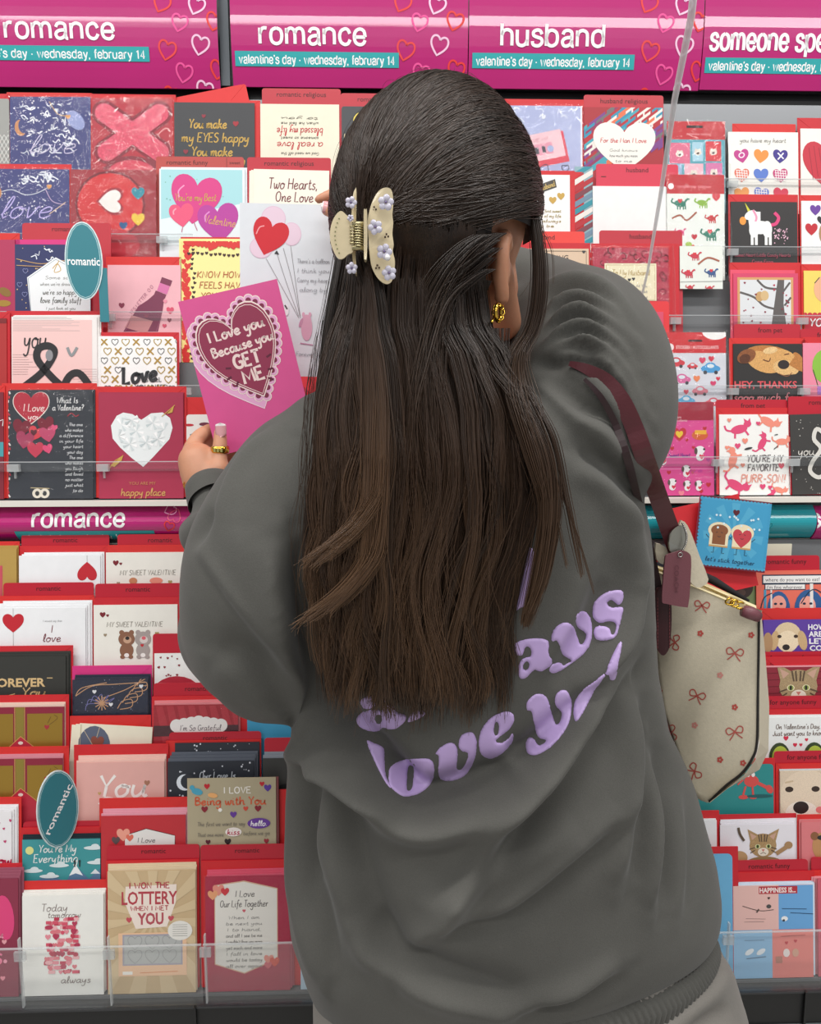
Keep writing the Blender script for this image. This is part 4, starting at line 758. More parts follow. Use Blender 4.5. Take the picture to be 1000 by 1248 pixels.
card("white purr-son card covered in pink cats", (876, 505, 962), 'U5', '#f4f3ef', purr, env=(872, 497, 964), divd=((872, 487, 959), 'from pet', 917))
card('black chalk you and ampersand card at right', (962, 504, 1060), 'U5', '#3a3836', lambda a: (dots(a, (964, 508, 1000, 600), 30, '#c8c4bc', .3, .7, 3), a.hand('you', 980, 548, 10, '#dcd8d0', lw=1, w=20), a.line([(1005, 530), (994, 522), (990, 534), (998, 546), (988, 560), (984, 572), (994, 580), (1006, 574)], 5, '#dcd8d0', sm=True)), k=-1, tilt=-1.5, divd=((960, 483, 1062), 'romantic', 1000))
# --- L1
card('tan gold card at the left of the first lower row', (-85, 669, 20), 'L1', '#b8964c', lambda a: a.rect(-85, 690, 3, 760, '#c8505c'), spares=2, soff=(1, -2), env=(-86, 660, 24))
card('white card with an upside-down red heart', (23, 677, 122), 'L1', '#f2f3f5', lambda a: (a.line([(106, 677), (106, 686)], .5, '#a0a0a0'), a.heart(106, 697, 24, RD, rot=180)), spares=2, soff=(3, -2), env=(22, 665, 131), divd=((26, 651, 133), 'romantic'))
def sweetv(t, x):
    def f(a):
        a.heart(x+12, t+13, 7, '#7c1c28'); a.heart(x+18, t+14, 3.5, '#7c1c28'); a.hand('MY SWEET VALENTINE', x+51, t+25, 6, '#9a948a', lw=.8, w=68)
        a.heart(x+15, t+38, 4, '#9c8a70'); a.heart(x+78, t+37, 5, '#a89a60')
    return f
card('back row My Sweet Valentine card', (129, 673, 236), 'L1', '#f0ede4', lambda a: (sweetv(673, 129)(a), a.ell(162, 708, 5, 4, '#c8845c'), a.ell(190, 708, 8, 4, '#e8907c')), env=(131, 664, 238), divd=((143, 651, 240), 'romantic', 195))
# --- L2
card('white I love you card with a red hanging heart', (-6, 741, 104), 'L2', '#f1f2f4', lambda a: (a.line([(16, 741), (16, 812)], .5, '#909090'), a.heart(16, 759, 26, RD, h=24), a.text('I would say that', 64, 757, 2.6, '#9a9a9a'), a.hand('I', 63, 767, 9, '#7c2c38', lw=.9), a.hand('love', 63, 778, 9, '#7c2c38', lw=.9, w=22), a.hand('you', 62, 789, 8, '#7c2c38', lw=.9, w=20)), spares=3, soff=(3, -3), env=(-8, 726, 115), divd=((4, 710, 114), 'romantic'))
def bears(a):
    sweetv(736, 113)(a)
    for x, c, m_, n_ in ((154, '#8c6048', '#c9a084', '#2c2422'), (174, '#a89c98', '#d8ccc8', '#d8606c')):
        a.ell(x, 793, 8.5, 9, c); a.ell(x-6, 771, 3, 3, c); a.ell(x+6, 771, 3, 3, c); a.ell(x, 779, 10, 9, c); a.ell(x+1, 780, 5, 4.5, m_); a.ell(x+1, 778, 2.6, 2.2, n_); a.ell(x-5, 801, 3, 2.4, c); a.ell(x+5, 801, 3, 2.4, c); a.ell(x, 799, 3, 2.6, '#f2ece8')
    a.heart(173, 787, 4, RD)
card('My Sweet Valentine card with two cartoon bears', (114, 737, 216), 'L2', '#f0ede4', bears, env=(115, 728, 221), divd=((116, 711, 222), 'romantic', 168))
card('white card with small hearts beside the left sleeve', (188, 796, 262), 'L3', '#f1f1ee', lambda a: (dots(a, (189, 798, 236, 824), 12, '#8c1c2c', 1, 1.8, 7, True), a.ell(215, 846, 30, 22, '#b8283c')), k=3)
divider('white small-hearts card', (186, 772, 270), 'L3', 5, '')
# --- L3
card('black Forever You card with gold lettering', (-20, 800, 80), 'L3', '#33332f', lambda a: (a.text('FOREVER', 22, 832, 10.5, '#d8b884', bold=.03, w=66), a.line([(57, 827), (64, 827)], 1, '#d8b884'), a.hand('You', 41, 844, 11, '#c9a878', lw=1.8, w=30), a.line([(-2, 851), (18, 846)], 1, '#c9a878')), spares=2, soff=(3, -3), env=(-22, 787, 89))
def feather(a):
    g = '#c99a74'; a.line([(92, 848), (112, 836), (140, 834), (178, 832)], 1, g, sm=True); a.line([(92, 848), (100, 838), (130, 832)], 1, g, sm=True); a.line([(125, 851), (150, 842), (166, 834), (180, 826)], 1, g, sm=True)
    for i in range(5): x, y = 148+i*6, 862-i*7; a.line([(x-5, y+2), (x+1, y-7), (x+12, y-9), (x+12, y), (x-2, y+3)], 1, g, sm=True)
    for i in range(6): t = i*.5; a.line([(125, 858), (125-18*math.cos(t), 858-12*math.sin(t)), (118-14*math.cos(t), 866-12*math.sin(t))], .8, '#7a78b0', sm=True)
    for i in range(12): t = i*math.pi/6; a.line([(124, 857), (124+9*math.cos(t), 857+9*math.sin(t))], 1.2, g)
    for x, y in ((115, 843), (135, 859), (172, 837)): a.heart(x, y, 5, '#e8e8ec')
    dots(a, (90, 820, 182, 868), 24, '#a8acc8', .3, .6, 5)
card('navy card with copper feather and flower', (88, 828, 180), 'L3', '#262a3e', feather, wrap=True, spares=2, soff=(2, -3), k=-2, h=.1)
envelope('navy feather card', (88, 811, 185), 'L3', 2, '#d8317f')
# --- L4
def goldgate(t):
    def f(a):
        a.rect(-20, t+8, 16, t+70, mat('gold_panel', '#b08c3c', .35, metal=.6)); a.rect(33, t+8, 76, t+70, mat('gold_panel', '#b08c3c', .35, metal=.6)); a.rect(19, t-3, 29, t+60, '#8c7a30'); a.line([(18, t), (18, t+60)], .7, '#d8b060'); a.line([(30, t), (30, t+60)], .7, '#d8b060')
        a.heart(57, t+25, 6, '#a83038'); a.line([(60, t+22), (70, t+14), (66, t+10)], .6, '#6c4c20', sm=True); a.line([(58, t+20), (62, t+12)], .6, '#6c4c20')
        a.poly([(-10, t+70), (25, t+36), (60, t+66), (60, t+80), (-10, t+80)], '#b8283c'); a.line([(-10, t+68), (25, t+36), (60, t+64)], .8, '#d8a060'); a.ell(25, t+44, 3, 2, '#e8d8cc')
    return f
card('upper gold gatefold card with a green ribbon', (-22, 862, 78), 'L4', '#8c2038', goldgate(862), spares=2, soff=(1, -3), scol='#e8c8b8', env=(-24, 847, 84))
card('cream card with a dark floral circle', (97, 884, 186), 'L4', '#eee6d0', lambda a: (a.ell(116, 912, 20, 26, '#5c6478'), [a.line([(116, 912), (116+20*math.cos(i), 912+26*math.sin(i))], .7, '#c9b89c') for i in range(6)], a.heart(120, 906, 16, '#8c4a3c'), a.line([(99, 885), (99, 920)], .6, '#b8a884')), tilt=4, spares=2, soff=(-5, 1), h=.09, env=(85, 872, 184))
def grateful(a):
    q = random.Random(3)
    for i in range(8): x = 190+i*13; a.poly([(x, 860), (x+8, 860), (x+20, 905), (x+8, 905)], '#b8303c')
    a.rect(186, 884, 295, 897, '#4a2028'); [a.ell(215+i*9, 880-abs(i-3)*-1.4, 8, 8, '#f4efec') for i in range(7)]; a.rect(212, 878, 272, 905, '#f4efec'); a.hand("I'm So Grateful", 244, 887, 6.5, '#7a7074', lw=.8, w=50)
card('crimson I am so grateful card with a white label', (187, 859, 290), 'L4', '#a8202e', grateful, wrap=True, spares=2, soff=(1, -3), scol='#e88a90', env=(185, 848, 301), divd=((187, 832, 298), 'romantic', 240), label='crimson So Grateful card with a white scalloped label')
card('plain sky blue card below the left elbow', (301, 877, 372), 'L4', '#3f9cc4', None, k=2)
# --- L5
card('lower gold gatefold card with a green ribbon', (-24, 925, 76), 'L5', '#8c2038', lambda a: goldgate(925)(a), spares=2, soff=(1, -3), scol='#d88a98', env=(-26, 910, 84))
card('blush pink card reading You in white brush script', (93, 929, 200), 'L5', '#e4aca4', lambda a: (a.hand('You', 149, 958, 26, '#f6efeb', lw=3.6, w=60), a.heart(179, 955, 7, '#a8745c'), a.heart(121, 967, 4, '#c9a06a'), a.line([(120, 980), (128, 972), (140, 974)], 2, '#f6efeb', sm=True)), spares=3, soff=(1, -3), scol='#f0c4b8', env=(90, 907, 205))
def moon(a):
    dots(a, (205, 930, 308, 972), 30, '#d8dce4', .5, 1.4, 9); a.ell(225, 953, 10, 10, '#dfe6ee'); a.ell(229, 952, 9, 9, '#2b2f38'); a.hand('Our Love Is', 265, 945, 9, '#c9d0d8', lw=1, w=44)
card('midnight card with a silver crescent moon', (204, 928, 309), 'L5', '#2b2f38', moon, spares=3, soff=(1.5, -4), scol='#5a606c', label='midnight card with a silver crescent moon')
envelope('midnight crescent moon card', (202, 902, 318), 'L5', 5.7)
divider('midnight crescent moon card', (206, 892, 318), 'L5', 6.5, 'romantic', 262)
card('midnight starry card standing behind the moon card', (213, 905, 316), 'L5', '#2b2f38', lambda a: dots(a, (213, 906, 316, 918), 16, '#d8dce4', .4, 1.2, 3), k=4.2)
card('black and grey card right of the moon card', (320, 924, 380), 'L5', '#3c3c3a', lambda a: a.ell(350, 963, 14, 8, '#1c1c1e'), spares=2, soff=(1, -4), scol='#8c929c', divd=((322, 899, 385), '', 350))
# --- L6
card('white card with red speckle lettering at left edge', (-84, 990, 14), 'L6', '#eceaec', lambda a: (dots(a, (-6, 1000, 14, 1040), 6, '#c23a6c', 1.4, 2.2, 4, True), a.hand('now', 2, 1050, 10, '#c8204c', lw=2.2, w=24)), spares=3, soff=(3, -3), env=(-86, 972, 26))
def mount(a):
    a.ell(36, 1036, 5, 5, '#e0e090'); a.hand("You're My", 70, 1034, 9, '#eef2f0', lw=1.2, w=46); a.hand('Everything', 68, 1046, 10, '#eef2f0', lw=1.2, w=54)
    a.poly([(28, 1080), (60, 1066), (80, 1075), (92, 1056), (108, 1072), (122, 1060), (126, 1090), (28, 1090)], '#5a7ca0'); a.poly([(84, 1068), (92, 1054), (101, 1068), (92, 1065)], '#eef2f4'); a.poly([(110, 1066), (116, 1060), (122, 1066)], '#dde4ea')
    for x, y in ((40, 1061), (72, 1055), (114, 1034), (118, 1052), (60, 1068)): a.ell(x, y, 12, 2.4, '#dce8ea'); a.ell(x+2, y-2, 5, 3, '#dce8ea')
    a.ell(91, 1050, 1.3, 1.6, BK); a.line([(91, 1051), (91, 1057)], 1.6, BK); a.ell(97, 1050, 1.3, 1.6, BK); a.line([(97, 1051), (97, 1057)], 1.6, BK)
card("teal mountain card reading You're My Everything", (27, 1023, 122), 'L6', '#3f979c', mount, spares=3, soff=(.5, -2.2), scol='#1c2c34', env=(26, 1008, 124), divd=((28, 1001, 124), '', 70), k=0)
def reddeco(a):
    a.poly([(152, 1035), (152, 1018), (178, 1010), (213, 1019), (213, 1035)], '#eae6e2'); a.line([(152, 1018), (178, 1010), (213, 1019), (213, 1030)], .8, '#5c2c2c'); a.hand('I Love', 178, 1024, 6, '#6a6a6a', lw=.8, w=22); a.heart(150, 1017, 16, '#eea08c'); a.heart(141, 1024, 10, '#5c4a4c'); a.heart(158, 1021, 9, '#e0705c')
card('red card with heart trio and white label edge', (123, 994, 226), 'L6', '#c22e36', reddeco, spares=3, soff=(1, -3), scol='#e8a0b0', env=(121, 972, 229))
def being(a):
    a.hand('I LOVE', 289, 963, 7.5, '#f4efe6', lw=1.4, w=34, slant=0); a.hand('Being with You', 281, 976, 9.5, '#d8603c', lw=1.7, w=86, slant=0)
    for x, y, w2, c in ((252, 958, 7, RD), (319, 956, 6, RD), (326, 961, 9, '#5c3a9c'), (249, 986, 8, '#8c2030'), (314, 986, 8, '#8c2030'), (299, 986, 6, '#d8503c'), (284, 993, 8, '#6a3a9c'), (253, 1026, 6, '#5c1c2c'), (277, 1026, 8, '#2c1c1e'), (324, 1026, 6, '#a02c3c')): a.heart(x, y, w2, c)
    a.ell(240, 964, 7, 4, '#4aa4c0', rot=15); a.ell(234, 959, 3, 3, '#4aa4c0'); a.ell(259, 969, 6, 3, '#eeb070', rot=10); a.ell(268, 987, 2.4, 2.4, '#f4f0e8')
    a.hand('The first we want to say', 269, 1004, 4.4, '#8c8474', lw=.7, w=58); a.ell(315, 1004, 14, 6.5, '#6a3a9c'); a.hand('hello.', 315, 1004, 6, '#f4eef4', lw=1.1, w=20); a.hand('That one more', 256, 1017, 4.2, '#8c8474', lw=.7, w=32); a.ell(284, 1014, 10, 5.5, '#f2e8e2'); a.hand('kiss', 284, 1014, 6.5, '#b8304c', lw=1.1, w=15); a.hand('before we go', 312, 1016, 4.2, '#8c8474', lw=.7, w=32)
card('khaki I Love Being with You card with tiny hearts', (228, 948, 336), 'L6', '#b5a98c', being, k=-1, spares=2, soff=(2, 0), scol='#8c4a4c')
envelope('khaki Being with You card', (318, 962, 372), 'L6', 3, '#d42024')
# --- L7
def glove(a):
    a.ell(5, 1120, 12, 28, '#e0447c', rot=-6); a.hand('S', -2, 1171, 12, '#ee7a9c', lw=2.6); a.ell(6, 1174, 2.4, 2.4, '#ee9ab0'); a.heart(5, 1150, 6, '#e8a0a8'); a.hand('you', -8, 1140, 9, '#ee9ab0', lw=2, w=24); a.heart(3, 1195, 6, '#e890a0')
card('plum card with a hot pink oval at the left edge', (-95, 1072, 22), 'L7', '#8c3048', glove, spares=4, soff=(1.6, -3.5), scol='#a05468', env=(-96, 1053, 27), tilt=0)
def today(a):
    a.hand('Today', 66, 1106, 9, '#8a7c78', lw=.8, w=32); a.hand('tomorrow', 78, 1115, 7, '#8a7c78', lw=.7, w=40); q = random.Random(6); cs = ['#d8566c', '#e8909c', '#c23a54', '#f0b4b8', '#b83a58', '#e07a84']
    for i in range(100):
        x, y = q.uniform(57, 95), 1120+(i % 13)*5.4+q.uniform(-1, 1); r_ = q.random(); c = q.choice(cs); a.heart(x, y, q.uniform(5, 8), c) if r_ < .3 else (a.rect(x-4, y-2, x+q.uniform(2, 5), y+2, c) if r_ < .7 else a.ell(x, y, q.uniform(2, 5), 2.6, c))
    a.hand('always', 92, 1195, 8, '#8a7c78', lw=.8, w=36)
card('white Today Tomorrow Always card', (27, 1091, 126), 'L7', '#f1f0ea', today, spares=4, soff=(.6, -1.8), env=(24, 1073, 131))
def lottery(a):
    burst(a, 186, 1120, 110, 15, '#d9c19a'); a.poly([(153, 1080), (215, 1078), (214, 1100), (203, 1130), (165, 1132), (152, 1100)], '#f4e4d8')
    a.hand('I WON THE', 182, 1079, 7, '#b8404c', lw=1.5, w=50, slant=0); a.text('LOTTERY', 182, 1094, 16, '#b8404c', bold=.02, w=68); a.hand('WHEN I MET', 182, 1107, 5.5, '#b8404c', lw=1.2, w=46, slant=0); a.text('YOU', 183, 1119.5, 14, '#b8505c', bold=.035, w=32)
    a.heart(157, 1121, 7, '#c8505c'); a.heart(208, 1120, 7, '#c8505c'); a.rect(144, 1137, 227, 1190, '#efc4a0'); a.rect(149, 1139, 222, 1177, '#a8a4b0'); a.rect(151, 1141, 220, 1175, '#b8bab8')
    for i in range(6): a.hline(164+(i % 3)*21, 1149+(i//3)*17, 17, '#9c9c9c', .8)
    a.rect(149, 1184, 161, 1188, '#f4f0e8'); a.line([(170, 1186), (216, 1185)], 1, '#e0946c'); a.ell(219, 1135, 15, 12, '#ece9e2')
    for i in range(6): a.line([(210, 1128+i*2.7), (228, 1128+i*2.7)], .5, '#8c8a84')
card('kraft I Won the Lottery When I Met You card', (131, 1061, 238), 'L7', '#cdb28a', lottery, spares=3, soff=(.3, -3), scol='#e4cfae', env=(129, 1048, 242), divd=((130, 1030, 243), 'romantic', 187))
def life(a):
    a.rect(250, 1068, 356, 1230, '#b01e44'); a.poly([(261, 1078), (297, 1073), (338, 1083), (338, 1170), (297, 1187), (261, 1175)], '#e0b89c'); a.poly([(262, 1079), (297, 1074.5), (337, 1084), (337, 1169), (297, 1185.5), (262, 1174)], '#f0ece4')
    a.hand('I Love', 298, 1089, 7.5, '#6a6462', lw=.9, w=24); a.hand('Our Life Together', 297, 1101, 8, '#6a6462', lw=.9, w=58); a.heart(297, 1110, 4, '#d8606c')
    small(a, ['When I am', 'be next you', 'I to hand,', 'and all I see be me', "I couldn't love you more", 'yet each and more', 'I fall in love', 'would be today', 'all over again'], 297, 1118, 7.4, '#8a8682', w=44, sz=3.8)
    for x, y, w2, c in ((266, 1084, 14, '#ee9484'), (259, 1090, 12, '#f0a878'), (274, 1086, 10, '#d8303c'), (327, 1170, 12, '#ee9484'), (334, 1173, 12, '#e0503c'), (326, 1177, 9, '#d8606c')): a.heart(x, y, w2, c)
card('crimson Our Life Together card with a cream panel', (250, 1068, 353), 'L7', '#a81c40', life, wrap=True, spares=3, soff=(1, -3), scol='#e05a74', env=(245, 1048, 366), divd=((244, 1029, 372), 'romantic', 301))
card('pale blue card edge beside the sweatshirt hem', (366, 1150, 430), 'L7', '#bcd4e4', None, k=0)
# --- right lower
card('small photo card of dark puppies behind the bag', (840, 697, 936), 'L1', '#eeb0c4', lambda a: (a.rect(844, 701, 931, 780, '#7c8c5c'), a.ell(884, 716, 12, 11, '#4a3630'), a.ell(904, 716, 13, 13, '#3e2c28'), a.ell(860, 716, 10, 9, '#3a302c'), a.ell(884, 720, 5, 4, '#6c5248'), a.ell(903, 722, 5, 4, '#5c443c')), spares=1, soff=(0, -2), env=(838, 690, 940))
def comic(a):
    a.rect(928, 700, 1003, 712, '#1c2c44'); a.rect(929.5, 701.5, 1002, 710, '#f2efec'); a.text('where do you want to eat?', 965, 706, 4.4, '#2c2c34', w=66); a.rect(931, 711, 981, 718.5, '#1c2c44'); a.rect(932, 712, 980, 717.5, '#f2efec'); a.text("i'm fine wherever.", 956, 715, 4, '#2c2c34', w=44)
    a.ell(948, 742, 14, 22, '#2c5c94'); a.ell(948, 736, 9, 11, '#f0a494'); a.ell(985, 742, 18, 24, '#2c5c94'); a.ell(983, 738, 10, 12, '#f0a494'); a.rect(930, 718, 933, 745, '#4c9cc0'); a.rect(938, 718, 940, 745, '#e8e4e0'); a.rect(986, 711, 990, 742, '#e8e4e0')
    for x in (944, 951, 979, 987): a.ell(x, 735, 2, 1.4, '#1c2c44')
    a.line([(925, 745), (930, 728), (940, 722)], 1.2, '#1c2c44', sm=True); a.line([(1000, 722), (992, 718), (984, 722), (975, 735)], 1.2, '#1c2c44', sm=True); a.ell(946, 741, 4, 1.5, '#c83c4c'); a.ell(983, 743, 4, 1.5, '#c83c4c')
card('coral comic card asking where to eat', (921, 697, 1020), 'L1', '#e8705c', comic, k=-2, divd=((921, 677, 998), 'romantic funny', 957), spares=1, soff=(0, -2))
def puppy(a):
    F = lambda c: mat('printed_fur', c, .7, noise=.1, nscale=900); a.ell(959, 775, 17, 17, F('#dcc4a0')); a.ell(959, 781, 13, 13, F('#ecd8b8')); a.ell(943, 780, 5, 12, F('#c9a87c'), rot=10); a.ell(977, 780, 5.5, 12, F('#c9a87c'), rot=-12); a.ell(957, 788, 4.5, 3.5, '#2c2422'); a.ell(949, 775, 2.6, 2, '#3c2c24'); a.ell(969, 775, 2.6, 2, '#3c2c24'); a.ell(935, 782, 6, 12, '#b08a64')
    for i, t in enumerate(['HOW ARE', 'ARE YOU', 'LET ME', 'COUNT']): a.text(t, 1003+i*.5, 764+i*8.4, 6.4, '#f2f0f4', bold=.03, w=38)
card('purple card with a pale labrador puppy', (930, 755, 1025), 'L2', '#5c3c9c', puppy, spares=2, soff=(-1.5, .5), scol='#6a4cac', env=(924, 741, 1025))
def kitten(a, x, y, s, body='#a8906c', peek=False):
    body = mat('printed_fur', body, .7, noise=.3, nscale=1100); dk = '#5c4a38'; a.ell(x, y, 15*s, 13*s, body); a.poly([(x-14*s, y-4*s), (x-17*s, y-18*s), (x-4*s, y-11*s)], body); a.poly([(x+14*s, y-4*s), (x+18*s, y-18*s), (x+4*s, y-11*s)], body); a.poly([(x-12*s, y-6*s), (x-14.5*s, y-14*s), (x-7*s, y-10*s)], '#c9a08c'); a.poly([(x+12*s, y-6*s), (x+15*s, y-14*s), (x+7*s, y-10*s)], '#c9a08c')
    for dx in (-5, -2, 2, 5): a.line([(x+dx*s, y-12*s), (x+dx*.7*s, y-4*s)], 1.3*s, dk)
    for sg in (-1, 1):
        a.ell(x+sg*6*s, y+1*s, 3*s, 2.4*s, '#e8e0b8'); a.ell(x+sg*6*s, y+1*s, 2.2*s, 2*s, '#8c9c4c'); a.ell(x+sg*6*s, y+1*s, .9*s, 1.9*s, '#1c1c1a'); a.line([(x+sg*9*s, y+2*s), (x+sg*15*s, y+4*s)], 1*s, dk); a.line([(x+sg*9*s, y+5*s), (x+sg*14*s, y+8*s)], 1*s, dk)
    a.ell(x, y+7*s, 6*s, 4.5*s, '#e8dccb'); a.poly([(x-2*s, y+4*s), (x+2*s, y+4*s), (x, y+7*s)], '#c87c70'); a.line([(x-3*s, y+9*s), (x, y+7.5*s), (x+3*s, y+9*s)], .7*s, dk)
card('crimson card with a peeking tabby cat', (932, 813, 1028), 'L3', '#8c2434', lambda a: ([a.line([(932, 820+i*8), (1028, 818+i*8)], .6, '#6c1824') for i in range(6)], kitten(a, 972, 836, 1.55)), spares=1, soff=(-2, -2), scol='#e8a0a8', env=(930, 800, 1030))
divider('crimson peeking cat card', (928, 794, 1026), 'L3', 5, 'for anyone funny', 966)
def avo(a):
    a.hand("On Valentine's Day,", 972, 885, 5.5, '#7c6c64', lw=.8, w=54); a.hand('Just want you to know', 972, 893, 5.5, '#7c6c64', lw=.8, w=62)
    for x, y, w2 in ((957, 899, 6), (968, 907, 5), (975, 907, 4), (982, 901, 4)): a.heart(x, y, w2, '#d8304c')
    for x in (949, 991): a.ell(x, 922, 13, 18, '#3a4a2c'); a.ell(x+1, 923, 10.5, 15, '#b8cc4c'); a.ell(x+3, 926, 5, 6, '#8c5c34'); a.ell(x-2, 915, 1, 1, BK); a.ell(x+4, 915, 1, 1, BK)
card('white avocado card about Valentine\'s Day', (932, 874, 1030), 'L4', '#eef0ee', avo, spares=1, soff=(0, -3), env=(930, 864, 1032), divd=((929, 848, 1030), 'for anyone funny', 966), label='white card with two smiling avocados')
def pupface(a):
    F = lambda c: mat('printed_fur', c, .7, noise=.1, nscale=900); a.rect(950, 938, 1040, 1020, F('#dcc8b0')); a.ell(983, 970, 34, 32, F('#e6d2ba')); a.ell(976, 990, 20, 15, F('#f0e4d6')); a.ell(975, 983, 9.5, 7.5, '#2c2220'); a.ell(961, 961, 5, 3.4, '#3a2a22'); a.ell(993, 961, 5, 3.4, '#3a2a22'); a.line([(956, 953), (966, 951)], 2, '#d0b898'); a.ell(998, 986, 5, 4, '#e87c7c')
card('close-up card of a cream puppy face', (950, 939, 1040), 'L5', '#e8d6c0', pupface, spares=1, soff=(0, -2), scol='#cfd8dc', env=(945, 930, 1042), divd=((943, 915, 1042), 'for anyone funny', 987))
def lobster(a):
    r_ = '#d8504c'; a.ell(915, 952, 9, 7, r_); a.line([(922, 954), (930, 958), (937, 962)], 4, r_, sm=True); a.ell(937, 962, 4, 5.5, r_, rot=-30); a.line([(908, 958), (905, 968), (907, 972)], 2.4, r_, sm=True); a.line([(916, 958), (917, 970)], 2.4, r_); a.ell(905, 971, 6, 2.6, r_); a.ell(917, 971, 5, 2.6, r_)
    a.line([(905, 950), (898, 956)], 2, r_); a.ell(911, 944, 2.2, 3, '#f0e8e4'); a.ell(917, 944, 2.2, 3, '#f0e8e4'); a.line([(908, 944), (904, 940)], .8, r_); a.ell(925, 970, 16, 2, '#1c5c60')
card('teal card with a red lobster below the bag', (850, 932, 942), 'L5', '#2a8c8c', lobster, r=.004, k=1, env=(900, 924, 944))
card('white card peeping out under the bag corner', (836, 1000, 873), 'L6', '#eceef0', lambda a: a.ell(860, 1030, 6, 3, '#2c2c2e'), spares=1, env=(828, 988, 876), soff=(-1, -2))
def kit2(a):
    kitten(a, 929, 1030, 1.1, '#ac8c60'); a.ell(900, 1044, 10, 8, '#b89468'); a.ell(960, 1030, 5, 4.4, '#a8845c'); a.line([(945, 1040), (958, 1032)], 5, '#a8845c'); a.ell(930, 1051, 22, 8, '#9c7c54'); a.line([(906, 1024), (901, 1016), (899, 1008)], 3, '#5c4a38', sm=True)
card('white card with a kitten waving its paw', (877, 1005, 968), 'L6', '#eae6ec', kit2, spares=3, soff=(.5, -2.3), env=(874, 992, 970))
card('rose pink card with a brown dog at right edge', (976, 1001, 1064), 'L6', '#dc7c80', lambda a: (a.ell(1000, 1030, 11, 16, '#c08c5c'), a.ell(992, 1018, 5, 5, '#8c5c3c'), a.ell(1001, 1020, 6, 3, BK)), r=.002, env=(971, 992, 1066), spares=1)
card('plain sky blue tall card beside the hip', (846, 1041, 892), 'L7', '#6cb0d8', lambda a: a.hand('love', 872, 1100, 5, '#c86a5c', lw=.7, w=12), r=.006, k=-1, env=(840, 1032, 899))
def happ(a):
    a.rect(890, 1078, 948, 1132, '#e8bcb4'); a.rect(948, 1078, 995, 1132, '#6ca8dc'); a.rect(885, 1132, 940, 1200, '#8cbce0'); a.rect(940, 1132, 995, 1200, '#e8847c'); a.rect(924, 1080, 971, 1089, '#b8303c'); a.text('HAPPINESS IS...', 947, 1084.5, 6, '#f4e8e4', bold=.03, w=44)
    a.line([(904, 1103), (925, 1109), (942, 1108)], .9, '#5c4a44', sm=True); a.line([(921, 1111), (924, 1107)], 2, '#5c4a44'); a.ell(936, 1104, 3, 2.4, '#4a4a4a'); a.line([(908, 1118), (932, 1119)], .6, '#a88a84'); a.line([(906, 1122), (930, 1122)], .6, '#a88a84')
    a.line([(952, 1107), (982, 1108)], .8, '#2c4c6c'); a.ell(955, 1119, 4, 3, '#f2f2f2'); a.ell(954, 1121, 1.6, 1.4, BK); a.line([(962, 1112), (990, 1114)], .8, '#2c4c6c')
    a.ell(912, 1158, 6, 3, '#e8eef2', rot=-30); a.ell(926, 1158, 6, 3, '#e8eef2', rot=-30); a.line([(908, 1166), (932, 1164)], 1, '#4a6c8c'); a.ell(957, 1160, 4, 5, '#f0e4e0'); a.ell(968, 1160, 4, 5, '#d8a48c'); a.rect(944, 1164, 952, 1172, '#b87c6c'); a.heart(957, 1148, 4, '#c8303c'); a.heart(968, 1146, 4, '#c8303c'); a.line([(906, 1144), (930, 1144)], .6, '#5c7c9c'); a.line([(950, 1140), (980, 1139)], .6, '#a84c48'); a.heart(936, 1094, 3, '#3a2c2c')
card('four panel Happiness Is card in pink and blue', (893, 1079, 990), 'L7', '#e8d8d8', happ, spares=3, soff=(2, -1.5), scol='#d4e4f2', env=(890, 1062, 992), divd=((893, 1048, 984), 'romantic funny', 937), k=0)
card('dusty rose card at the bottom right corner', (996, 1070, 1070), 'L7', '#cc5c6c', None, spares=4, soff=(-2.2, -.6), scol='#e4949c', env=(990, 1060, 1072), divd=((988, 1044, 1072), 'romantic', 1020))
# ---------------------------------------------------------------- person
def cap_chain(mb, pts, n=20):
    """tapered limb with round ends; pts = (px,py,Y,r)"""
    q = [(P(a, b, c), r) for a, b, c, r in pts]; chain(mb, q, n)
def chain(mb, q, n=20):
    P0, r0 = q[0]; P1, r1 = q[-1]; q = [(np.array(p, float), r) for p, r in q]
    if len(q) > 2:
        ps = smooth_path([np.append(p, r) for p, r in q], 6)
    else: ps = [np.append(q[0][0], q[0][1])*(1-t)+np.append(q[1][0], q[1][1])*t for t in np.linspace(0, 1, 6)]
    a, b = ps[0], ps[-1]; ta = a[:3]-ps[1][:3]; ta /= np.linalg.norm(ta); tb = b[:3]-ps[-2][:3]; tb /= np.linalg.norm(tb)
    pre = [np.append(a[:3]+ta*a[3]*math.sin(t), a[3]*max(.05, math.cos(t))) for t in np.radians([88, 65, 40, 20])]
    post = [np.append(b[:3]+tb*b[3]*math.sin(t), b[3]*max(.05, math.cos(t))) for t in np.radians([20, 40, 65, 88])]
    al = pre+list(ps)+post
    mb.tube([x[:3] for x in al], [x[3] for x in al], n)
